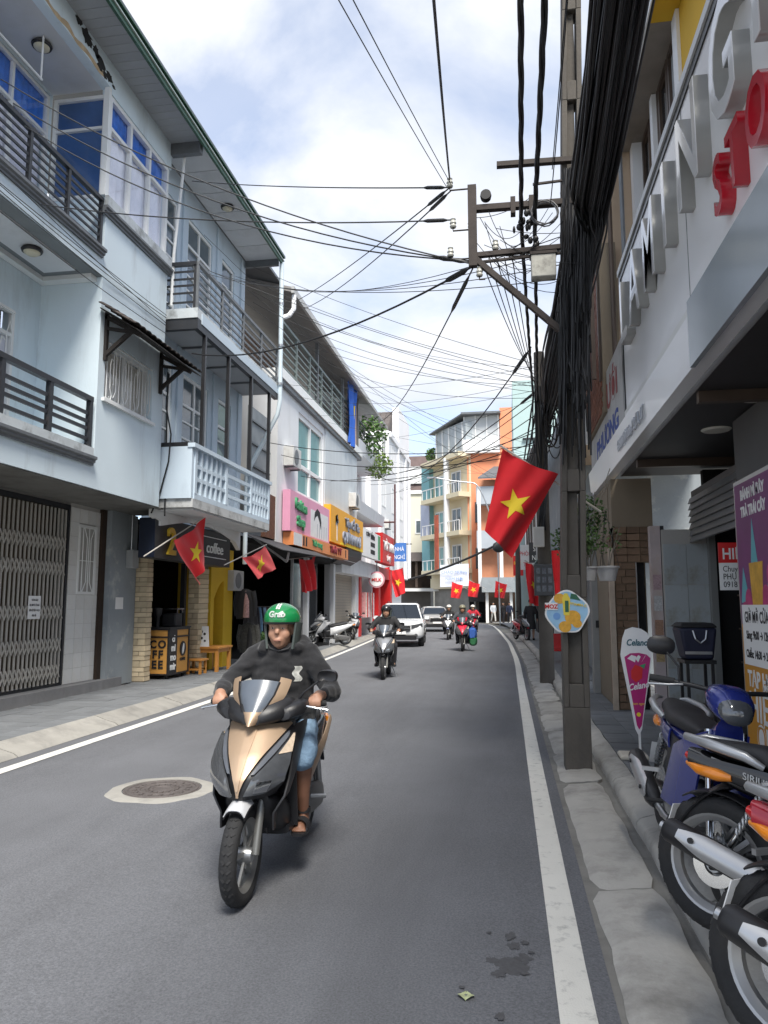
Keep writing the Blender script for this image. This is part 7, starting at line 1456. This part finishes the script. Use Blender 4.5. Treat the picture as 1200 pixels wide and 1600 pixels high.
wire('thin wire from the crossarm to the blue banner', (-.29, 7.5, 5.1), (-6.1, 31.8, 10.0), .9, .009)
wire('cable from the round pole to the planted balcony', (.6, 15.5, 7.0), (-6.3, 36.3, 8.07), 1.3, .016, CABLE)
wire('cable from the round pole to the shop house cladding', (.76, 15.5, 6.1), (-6.3, 33, 7.6), .7, .012, CABLE)
for k, (a, c) in enumerate((((-6.2, 17.2, 10.1), (.76, 15.5, 6.6)), ((-6.2, 17.2, 9.72), (.76, 15.5, 6.45)), ((-6.2, 17.2, 9.45), (.76, 15.5, 6.3)), ((-6.2, 17.3, 9.2), (.76, 15.5, 6.2)), ((-6.0, 19.9, 9.95), (.76, 15.5, 6.1)), ((-6.0, 20.2, 9.5), (.76, 15.5, 6.0)), ((-6.1, 19.0, 9.0), (.76, 15.5, 6.15)), ((-6.1, 24.0, 9.9), (.76, 15.5, 5.9)), ((-6.2, 14.0, 8.6), (.76, 15.5, 6.3)))):
    wire('thin wire fanning out from the round pole to the far side roofs', a, c, .15 + .09 * (k % 4), .006, WIRE, 'thin wires fanning out from the round pole')
for k, (a, c) in enumerate((((-6.2, 18.8, 5.9), (.76, 15.5, 4.9)), ((-6.3, 20.2, 5.85), (.76, 15.5, 4.75)), ((-6.3, 22.3, 5.6), (.76, 15.5, 5.0)), ((-6.3, 26.3, 6.1), (.76, 15.5, 5.2)), ((-6.3, 34, 7.2), (.76, 15.5, 5.3)), ((-7.9, 46, 8.5), (.76, 15.5, 5.6)), ((-7.9, 52, 9.5), (.76, 15.5, 5.9)))):
    wire('low cable from the round pole across to the sign house fronts', a, c, .25 + .1 * (k % 3), .010, CABLE, 'low cables crossing to the sign house')
wire('single black wire running overhead toward the viewer from the crossarm', (-.52, 7.5, 6.12), (-.20, 1.2, 3.9 + .2), .10, .009, CABLE, 'wires running toward the viewer')
for x in (-.78, -.86): wire('thin pale wire running overhead toward the viewer', (-.5 if x > -.8 else -.56, 7.5, 6.05), (x - .05, 3.0, 4.75), .02, .004, WIRE, 'wires running toward the viewer')
def twisted(label, path, r, tw, grp):
    t = thing('twisted_cable', label, 'cable', path[0], grp)
    P = []
    for a, c in zip(path, path[1:]): P += sagged(a, c, .12 if (V(c) - V(a)).length > 4 else .02, 60)[:-1]
    for k in range(3):
        pts = [p + V((cos(i * tw + k * 2.094) * r, 0, sin(i * tw + k * 2.094) * r)) for i, p in enumerate(P)]; obj('strand', MB().tube(pts, r * .95, 6), CABLE, t, smooth=60)
twisted('thick twisted cable passing under the crossarm, the one nearer the road', [(.06, -.5, 5.2), (.22, 7.45, 5.55), (.62, 15.5, 5.9), (.5, 38, 6.4)], .012, .55, 'twisted cables along the street'); twisted('thick twisted cable passing under the crossarm, the one nearer the pole', [(.22, -.5, 5.2), (.36, 7.45, 5.62), (.70, 15.5, 5.8), (.55, 38, 6.3)], .013, .55, 'twisted cables along the street')
for a, c in (((.55, 7.45, 6.1), (.60, 2.5, 7.4)), ((.52, 7.45, 5.7), (.50, 3.2, 6.2))): wire('thin slack wire rising along the square pole', a, c, .12, .005, CABLE, 'slack wires by the pole')
for k in range(16):
    a = V((RND.uniform(-.3, .0), 7.47, RND.uniform(5.1, 5.8))); c = V((RND.uniform(.2, .9), RND.uniform(7.4, 7.7), RND.uniform(4.7, 5.9)))
    wire('loose thin wire drooping between the crossarms', a, c, RND.uniform(.02, .28), .0035, CABLE, 'loose wires between the crossarms', 14)
for k in range(5): wire('thin wire running from the crossarm along to the round pole', (-.2 + k * .08, 7.5, 5.2), (.72, 15.45, 6.3 - .1 * k), .2, .006, CABLE, 'wires from the crossarm to the round pole')
# the thick bundle
CB = thing('cable_bundle', 'thick black bundle of many telephone cables running above the near pavement', 'cable bundle', (.95, 7.6, 6.2))
for k in range(170):
    g1, g2 = RND.gauss(0, .085), RND.gauss(0, .14); g1 = max(-.20, min(.20, g1)); j = lambda s: RND.gauss(0, s)
    yend = 40; pts = []; nodes = [(-3, .80 + g1 * .9 + j(.03), 6.1 + g2), (3, .82 + g1 + j(.03), 5.78 + g2 + j(.04)), (6.9, .88 + g1 + j(.02), 5.62 + g2), (7.6, .97 + g1 * .55 + j(.01), 5.62 + g2 * .9), (8.4, .90 + g1 + j(.02), 5.6 + g2), (11.5, .86 + g1 * 1.1 + j(.04), 5.4 + g2 + j(.08)), (15.5, .90 + g1 * .5 + j(.02), 5.55 + g2 * .9), (26, .8 + g1 + j(.05), 5.7 + g2 + j(.1)), (38, .66 + g1 * .5, 6.0 + g2 * .6)]
    for (y0, x0, z0), (y1, x1, z1) in zip(nodes, nodes[1:]):
        for i in range(6): q = i / 6; s = q * q * (3 - 2 * q); pts.append((lerp(x0, x1, s), lerp(y0, y1, q), lerp(z0, z1, s)))
    pts.append((nodes[-1][1], nodes[-1][0], nodes[-1][2]))
    obj('cable', MB().tube(pts, RND.choice((.010, .012, .015, .019)), 5), CABLE, CB, smooth=60)
for k in range(12):   # loops of spare cable hanging by the round pole
    cx, r, rz_ = .86 + RND.uniform(-.05, .12), RND.uniform(.22, .5), RND.uniform(.5, 1.1); yy = 14.6 + RND.uniform(-.4, .6); z0 = 5.5
    obj('spare_loop', MB().tube([(cx + r * .35 * sin(t), yy + r * .6 * sin(t), z0 - rz_ * .62 * (1 - cos(t)) * .8) for t in (2 * pi * i / 24 for i in range(25))], .012, 5), CABLE, CB, smooth=60)
for k in range(10):
    x = .62 + k * .03; obj('drop_cable', MB().tube([(x, 15.35, 6.1), (x + RND.uniform(-.05, .05), 15.3, 5.0), (.76 + RND.uniform(-.1, .1), 15.42, 3.9), (.7 + RND.uniform(-.1, .1), 15.42, 3.1)], .014, 5), CABLE, CB, smooth=60)
tc_ = thing('street_cable', 'thick sagging black cable across the bend in front of the far houses', 'cable', (-7.8, 60, 3.7)); obj('strand', MB().tube(sagged((-7.9, 60, 3.6), (.3, 59, 6.8), .25), .09, 8), CABLE, tc_, smooth=60); obj('splice', MB().sell([(58.9, -.9, 6.0, .15, .2, 2), (59.1, -.6, 6.1, .5, .45, 2), (59.3, -.3, 6.2, .15, .2, 2)], 10), CABLE, tc_, smooth=50)
# ------------------------------------------------------------------ hanging pots, plants
def leafy(name_root, c, r, n, sz, m=LEAFM, squash=1.):
    b = MB()
    for k in range(n):
        th, ph = RND.uniform(0, 2 * pi), math.asin(RND.uniform(-1, 1)); d = V((cos(th) * cos(ph), sin(th) * cos(ph), sin(ph) * squash)); p = V(c) + d * r * RND.uniform(.25, 1) ** .6
        a = V((RND.uniform(-1, 1), RND.uniform(-1, 1), RND.uniform(-.6, .6))).normalized() * sz * RND.uniform(.6, 1.3); e = a.cross(V((RND.uniform(-1, 1), RND.uniform(-1, 1), RND.uniform(-1, 1)))).normalized() * sz * .38
        b.add([p, p + a * .5 + e, p + a, p + a * .5 - e], [(0, 1, 2, 3)])
    o = obj('foliage', b, m, name_root); o['kind'] = 'stuff'; return o
POTW = mat('pot_white', (.60, .60, .60), .5, var=.06, dirt=(.35, .34, .31), da=.4, ds=5)
def hanging_pot(label, x, y, z, r, h, leaf, stems=True):
    t = thing('hanging_pot', label, 'plant pot', (x, y, z), 'white plant pots hung under the sign')
    obj('pot', MB().lathe([(.002, 0), (r * .68, 0), (r * .95, h * .86), (r * 1.06, h * .88), (r * 1.06, h), (r * .95, h), (r * .9, h * .85), (.002, h * .85)], (x, y, z), n=26), POTW, t, smooth=35)
    obj('soil', MB().lathe([(.002, h * .86), (r * .9, h * .86)], (x, y, z), n=20, caps=False), TERR, t)
    for k in range(5 if stems else 2):
        a = RND.uniform(0, 6.28); obj('stem', MB().tube([(x + .02 * cos(a), y + .02 * sin(a), z + h * .85), (x + .06 * cos(a), y + .06 * sin(a), z + h + .14), (x + .16 * cos(a), y + .12 * sin(a), z + h + .30 + RND.uniform(0, .2))], [.006, .005, .003], 6), mat('stem_grey', (.22, .20, .17), .8) if k == 0 else bpy.data.materials['stem_grey'], t)
    for k in range(3): a = 2 * pi * k / 3; obj('hanger', MB().tube([(x + r * cos(a), y + r * sin(a), z + h), (x, y, z + h + .62)], .003, 5), WIRE, t)
    leafy(t, (x, y, z + h + leaf[1]), leaf[0], leaf[2], .042)
hanging_pot('widest white hanging pot with bare stems beside the stone house', 1.09, 8.5, 1.86, .125, .16, (.20, .30, 60))
hanging_pot('middle white hanging pot between the square pole and the widest pot', .88, 8.35, 1.86, .095, .15, (.22, .32, 220))
hanging_pot('round white pot hanging right above the fruit shaped board', .69, 8.1, 1.73, .10, .13, (.22, .42, 420))
vn = thing('climbing_plant', 'tangled climber with small leaves where the letter sign ends by the pole', 'plant', (.85, 8.3, 2.4)); leafy(vn, (.92, 8.6, 2.62), .22, 420, .045); leafy(vn, (.74, 8.2, 2.25), .20, 300, .04)
for k in range(8): obj('stem', MB().tube([(.9, 8.6, 2.1), (.85 + RND.uniform(-.2, .2), 8.5, 2.4), (.9 + RND.uniform(-.3, .3), 8.4, 2.75 + RND.uniform(-.1, .35))], .005, 5), bpy.data.materials['stem_grey'], vn)
bpl = thing('balcony_plant', 'leafy plant spilling over the white balcony of the shutter house', 'plant', (-6.3, 33, 9)); leafy(bpl, (-6.3, 33.5, 9.4), 1.0, 900, .17); leafy(bpl, (-6.1, 35.5, 8.4), .7, 500, .15, mat('leaf_pale', (.16, .24, .05), .6, var=.3, vs=5))
for k in range(5): obj('stem', MB().tube([(-6.4, 32.6 + k * .5, 8.4), (-6.35, 32.8 + k * .4, 9.6)], .02, 5), TIMB, bpl)
rp = thing('roof_plant', 'green roof shrub above the turquoise pier at the bend', 'plant', (-7.4, 77.5, 16.4)); leafy(rp, (-7.4, 77.4, 17.2), .9, 420, .3); obj('tub', MB().box(-8, 77, 16.3, -6.8, 78, 16.7), TRIMW, rp)
# ------------------------------------------------------------------ small boards and kerbside things
FB = thing('fruit_board', 'die cut drink advertisement with oranges fixed to the square pole', 'advertisement', (.58, 7.48, 1.5)); ff = FN(7.50)
outl = [(.57 + .20 * cos(t) * (1 + .07 * sin(4 * t + 1)), 1.53 + .205 * sin(t) * (1 + .05 * sin(5 * t))) for t in (2 * pi * i / 48 for i in range(48))]
obj('panel', MB().prism(outl, ff, 0, .012), PAPER, FB)
sc_ = lambda k: [(.57 + (u - .57) * k, 1.53 + (v - 1.53) * k) for u, v in outl]
obj('sky_print', MB().prism(sc_(.92), ff, .012, .014), mat('print_sky', (.30, .52, .72), .4, var=.2, vs=9), FB); ORP = mat('print_orange', (.80, .36, .03), .4, var=.3, vs=25)
for u, v, r in ((.50, 1.66, .055), (.62, 1.48, .075), (.545, 1.39, .06), (.66, 1.42, .045)): obj('orange_print', MB().prism([(u + r * cos(t), v + r * .9 * sin(t)) for t in (2 * pi * i / 20 for i in range(20))], ff, .014, .016 + r * .02), ORP, FB)
obj('bottle_print', MB().prism([(.535, 1.50), (.59, 1.50), (.60, 1.66), (.575, 1.71), (.545, 1.71), (.525, 1.66)], ff, .016, .0185), mat('print_yellow', (.78, .62, .06), .4), FB); obj('label_print', MB().prism([(.55, 1.53), (.585, 1.53), (.585, 1.64), (.55, 1.64)], ff, .0185, .020), mat('print_green', (.02, .12, .06), .4), FB)
obj('green_print', MB().prism([(.60, 1.66), (.70, 1.64), (.66, 1.70), (.61, 1.71)], ff, .014, .017), bpy.data.materials['print_green'], FB); obj('lens_print', MB().prism([(.47 + .035 * cos(t), 1.49 + .035 * sin(t)) for t in (2 * pi * i / 16 for i in range(16))], ff, .014, .016), mat('print_blue', (.16, .34, .66), .4), FB)
obj('name_strip', MB().prism([(.36, 1.55), (.48, 1.55), (.48, 1.62), (.36, 1.62)], ff, .012, .02), PAPER, FB); text('lettering', 'MOZ', ff, .42, 1.565, .055, REDP, FB, .02, .003, 1.0, bold=.002); text('lettering', 'VITAMIN C', ff, .67, 1.59, .034, STARY, FB, .016, .003, 1., bold=.001, rise=-.15)
CE = thing('ice_cream_sign', 'white and magenta ice cream cone board on a stick beside the blue motorbike', 'sign', (1.22, 7.6, .15)); fc2 = FN(7.62)
o_ = [(1.075, 1.12), (1.10, 1.28), (1.13, 1.36), (1.20, 1.385), (1.28, 1.37), (1.34, 1.33), (1.365, 1.25), (1.375, 1.12), (1.25, .42), (1.22, .36), (1.19, .42)]
o_ = [(u * .98 + .015, v) for u, v in o_]
obj('board', MB().prism(o_, fc2, 0, .015), PAPER, CE); MAGP = mat('print_magenta', (.45, .02, .17), .35, var=.15, vs=12)
obj('cone_print', MB().prism([(1.105, 1.10), (1.16, 1.135), (1.24, 1.14), (1.31, 1.125), (1.345, 1.09), (1.24, .46), (1.215, .42), (1.195, .46)], fc2, .015, .018), MAGP, CE)
for k in range(3): obj('cream_swirl', MB().prism([(1.13 + k * .075, 1.085), (1.17 + k * .065, 1.12), (1.215 + k * .04, 1.105), (1.20 + k * .03, 1.05)], fc2, .018, .020), PAPER, CE)
obj('berry_print', MB().prism([(1.16, .97), (1.20, 1.03), (1.27, 1.0), (1.26, .90), (1.2, .86), (1.16, .90)], fc2, .018, .0205), REDP, CE); obj('leaf_print', MB().prism([(1.24, 1.02), (1.30, 1.04), (1.28, .99)], fc2, .018, .021), LGRN, CE); obj('dot_print', MB().prism([(1.216 + .02 * cos(t), .56 + .02 * sin(t)) for t in (2 * pi * i / 12 for i in range(12))], fc2, .018, .02), STARY, CE)
text('lettering', 'Celano', fc2, 1.225, 1.21, .085, mat('letter_teal', (.01, .10, .13), .4), CE, .015, .003, .82, slant=.2, bold=.002); text('lettering', 'Celano', fc2, 1.225, .80, .085, PAPER, CE, .018, .003, .78, slant=.2, bold=.002, rise=.2); text('lettering', 'kem ngon', fc2, 1.22, .65, .035, STARY, CE, .018, .002, .8)
obj('stick', MB().box(1.21, 7.62, .17, 1.23, 7.64, .5), TRIMW, CE); obj('foot', MB().box(1.02, 7.5, .149, 1.28, 7.74, .20), mat('foot_cream', (.56, .52, .44), .7), CE, bevel=.02)
rc = thing('plastic_chair', 'small red plastic chair on the pavement behind the square pole', 'chair', (1.2, 20, .14)); obj('seat', MB().box(1.05, 19.8, .42, 1.42, 20.2, .46), REDP, rc, bevel=.02); obj('backrest', MB().hexa([(1.05, 20.2, .46), (1.42, 20.2, .46), (1.42, 20.24, .46), (1.05, 20.24, .46), (1.08, 20.3, .85), (1.39, 20.3, .85), (1.39, 20.34, .85), (1.08, 20.34, .85)]), REDP, rc)
for x in (1.06, 1.37):
    for yy in (19.82, 20.16): obj('leg', MB().box(x, yy, .146, x + .04, yy + .04, .42), REDP, rc)
# clothes shop goods
rl = thing('clothes_rail', 'black clothes rail with hanging garments before the dark clothes shop', 'clothes rail', (-6.7, 20.4, .12))
obj('rail', MB().tube([(-6.75, 19.0, 1.55), (-6.75, 22.6, 1.55)], .015, 8), BLACKPL, rl)
for yy in (19.0, 22.6): obj('upright', MB().tube([(-6.75, yy, .13), (-6.75, yy, 1.55)], .015, 8), BLACKPL, rl)
CC = [mat('garment_%d' % k, c, .9, var=.35, vs=14) for k, c in enumerate(((.03, .03, .035), (.05, .05, .06), (.20, .36, .55), (.02, .02, .03), (.28, .42, .60), (.08, .05, .07), (.04, .06, .05), (.15, .14, .15)))]
for k in range(16): y0 = 19.15 + k * .21; w = .22; obj('garment', MB().sheet(lambda a, q, y0=y0, k=k: (-6.75 + (a - .5) * .44 * (1 - .35 * q * q) , y0 + .03 * sin(a * 9 + k) + .02 * q, .55 + .1 * (k % 3) + q * (.98 - .1 * (k % 3))), 8, 6, .02), CC[k % 8], rl, smooth=60)
def jacket_hang(label, x, y, z, m, m2):
    t = thing('hanging_jacket', label, 'jacket', (x, y, z)); 
    obj('cloth', MB().sell([(z - .75, x, y, .23, .09, 2.4), (z - .3, x, y, .24, .10, 2.4), (z - .08, x, y, .21, .08, 2.2), (z, x, y, .07, .05, 2)], 16, 'z'), m, t, smooth=60); obj('lining', MB().sell([(z - .72, x + .05, y - .02, .10, .10, 2.4), (z - .3, x + .06, y - .02, .09, .10, 2.4), (z - .05, x + .03, y - .01, .04, .06, 2)], 12, 'z'), m2, t, smooth=60)
    for s in (-1, 1): obj('sleeve', MB().tube([(x + s * .19, y, z - .06), (x + s * .25, y, z - .35), (x + s * .22, y + .02, z - .68)], [.075, .07, .06], 10), m, t, smooth=60)
jacket_hang('black jacket with a pink patterned lining hung on the grey pier', -6.55, 18.2, 2.0, JB, mat('lining_pink', (.42, .26, .25), .9, var=.5, vs=30)); jacket_hang('dark patterned coat hung below the black jacket', -6.5, 18.35, 1.15, mat('coat_dark', (.06, .06, .055), .9, var=.6, vs=25), INK)
ACU = thing('air_conditioner', 'grey air conditioner unit on the pier beside the square flag', 'air conditioner', (-6.7, 18.0, 2.2)); obj('housing', MB().box(-6.94, 17.6, 1.95, -6.64, 18.3, 2.45), mat('ac_grey', (.40, .41, .41), .6), ACU, bevel=.015); obj('fan_grille', MB().lathe([(.002, 0), (.19, 0), (.20, .012), (.002, .012)], (-6.64, 17.9, 2.2), 'x', 20), GREYRAIL, ACU)
pnt = thing('potted_plant', 'green plant in a dark pot under the hanging jackets', 'plant', (-6.4, 19.2, .12)); obj('pot', MB().lathe([(.002, 0), (.12, 0), (.16, .28), (.002, .28)], (-6.4, 19.2, .119), n=16), INK, pnt); leafy(pnt, (-6.4, 19.2, .62), .25, 160, .09)

for k, (y0, z0, y1, z1, sg) in enumerate(((4, 6.9, 12.5, 6.75, .12), (4, 7.05, 12.5, 6.9, .2), (4, 6.8, 12.5, 6.95, .06), (4, 6.6, 12.5, 6.6, .15), (4, 7.3, 12.5, 6.8, .1))):
    wire('thin cable draped along the blue house below the top balcony', (-6.10, y0, z0), (-6.16, y1, z1), sg, .006, WIRE, 'cables draped along the blue house fronts')
wire('black cable looping down the wall where the two blue houses meet', (-6.16, 12.64, 5.9), (-6.12, 12.64, 3.2), -.0, .014, CABLE, 'cables draped along the blue house fronts')
lc = thing('loose_cable', 'black loose cable curling down the cheek of the lattice balcony', 'cable', (-6.2, 12.58, 4.5)); obj('strand', MB().tube([(-6.1, 12.57, 5.85), (-6.13, 12.57, 5.2), (-6.02, 12.57, 4.7), (-6.05, 12.57, 4.2), (-6.2, 12.57, 3.6), (-6.35, 12.57, 3.25)], .014, 6), CABLE, lc, smooth=60)

for k in range(60):
    a = RND.uniform(.54, .84); pts = []; x = a + .12
    for i in range(9): q = i / 8; pts.append((x - .12 * q + RND.uniform(-.02, .02), 7.50 - RND.uniform(.0, .05), lerp(6.1, RND.uniform(2.9, 4.2), q)))
    obj('drop_cable', MB().tube(pts, RND.choice((.007, .009, .012)), 5), CABLE, CB, smooth=60)

# ------------------------------------------------------------------ more of the street's clutter
def ac_unit(label, fr, u, v, w):
    t = thing('air_conditioner', label, 'air conditioner', fr.P(u, v, w)); obj('housing', MB().fb(fr, u - .42, u + .42, v, v + .58, w, w + .30), mat('ac_white', (.58, .58, .56), .6, var=.05, dirt=(.3, .28, .25), da=.5, ds=3), t, bevel=.015)
    o = fr.P(u - .1, v + .29, w + .302); obj('fan_grille', MB().prism([(u - .1 + .22 * cos(a), v + .29 + .22 * sin(a)) for a in (2 * pi * i / 20 for i in range(20))], fr, w + .301, w + .315), GREYRAIL, t)
    for s in (-.3, .3): obj('bracket', MB().fb(fr, u + s - .02, u + s + .02, v - .04, v - .001, w - .02, w + .32), GREYRAIL, t)
ac_unit('white air conditioner unit on the cladding above the amber sign', f, 29.8, 5.55, -6.29)
ac_unit('white air conditioner unit on the near end wall of the sign house facade', f, 20.9, 5.6, -6.32)
ac_unit('white air conditioner unit on the white tower wall', f, 48.6, 6.6, -7.9)
ac_unit('white air conditioner unit on the orange wall beside the balconies', fo, -1.6, 10.6, .02)
ac_unit('white air conditioner unit low on the orange wall', fo, -1.2, 6.9, .02)
def blade_sign(label, x0, x1, y, z0, z1, m, s, m2):
    t = thing('blade_sign', label, 'sign', ((x0 + x1) / 2, y, z0)); obj('panel', MB().box(x0, y, z0, x1, y + .12, z1), m, t); obj('bracket', MB().box(x1, y + .04, z1 - .12, x1 + .4, y + .08, z1 - .06), DARKRAIL, t)
    for k, q in enumerate(s): text('lettering', q, FN(y), (x0 + x1) / 2, z1 - (k + 1) * (z1 - z0) / (len(s) + .3), (x1 - x0) * .42, m2, t, .001, .006, .75)
blade_sign('dark blade sign projecting above the red flag of the grey terrace house', .72, 1.25, 24.5, 2.95, 3.6, CHAR, ('SPA', 'NAIL'), PAPER)
blade_sign('white blade sign farther along the grey terrace', .55, 1.1, 30.5, 3.0, 4.0, PAPER, ('PHÒNG', 'TRỌ'), REDP)
blade_sign('red blade sign just before the teal tower', .35, .9, 42, 3.2, 4.3, REDP, ('BÁNH', 'MÌ'), STARY)
blade_sign('blue blade sign hung on the white tower', -7.85, -6.9, 51.5, 4.6, 5.9, mat('sign_blue', (.05, .16, .46), .5), ('NHÀ', 'NGHỈ'), PAPER)
gm = thing('meter_box', 'small grey electricity meter on the peeling pier of the pale blue house', 'meter box', (-7.2, 13.4, 2.2)); obj('housing', MB().fb(f, 13.3, 13.55, 2.3, 2.65, -7.2, -7.06), mat('box_grey', (.35, .36, .36), .6), gm, bevel=.01); obj('conduit', MB().tube([(-7.16, 13.42, 2.65), (-7.16, 13.42, 3.33)], .015, 6), STEEL, gm)

for k in range(14):
    a = (RND.choice((-6.2, -6.1)), RND.uniform(14, 38), RND.uniform(7.5, 9.8)); c = (.76, 15.5 + (k % 3) * 7, RND.uniform(5.6, 6.8))
    wire('very thin wire crossing the sky toward the far side roofs', a, c, RND.uniform(.1, .6), .0045, WIRE, 'very thin wires crossing the sky')
for k in range(4): wire('thin cable slung between the near eaves of the far side and the crossarm', (-6.1, 13.2 + k * 1.3, 8.2 + .5 * k), (.60, 7.45, 4.9 + .15 * k), .3 + .05 * k, .005, WIRE, 'cables slung over to the square pole')
# goods on the shelves in the dark store
sf = thing('store_shelf', 'dark metal shelf with packaged goods deep inside the general store', 'shelf', (3.2, 8.6, .2))
for k in range(5): obj('shelf_board', MB().box(2.9, 7.2, .45 + k * .42, 3.3, 10.2, .47 + k * .42), BROWNM, sf)
for yy in (7.2, 8.7, 10.15): obj('upright', MB().box(3.3, yy, .2, 3.34, yy + .05, 2.4), BROWNM, sf)
PK = [mat('pack_%d' % k, c, .5, var=.3, vs=12) for k, c in enumerate(((.5, .08, .06), (.6, .45, .1), (.1, .2, .45), (.5, .5, .5), (.1, .32, .14), (.45, .25, .1)))]
pkm = []
for m_ in PK: me = MB().box(-.06, -.05, 0, .06, .05, .22).mesh('package'); me.materials.append(m_); pkm.append(me)
for k in range(5):
    for i in range(22): piece('package', RND.choice(pkm), (3.02 + RND.uniform(-.03, .03), 7.3 + i * .13, .47 + k * .42), sf, None, (1, 1, RND.uniform(.7, 1.35)))
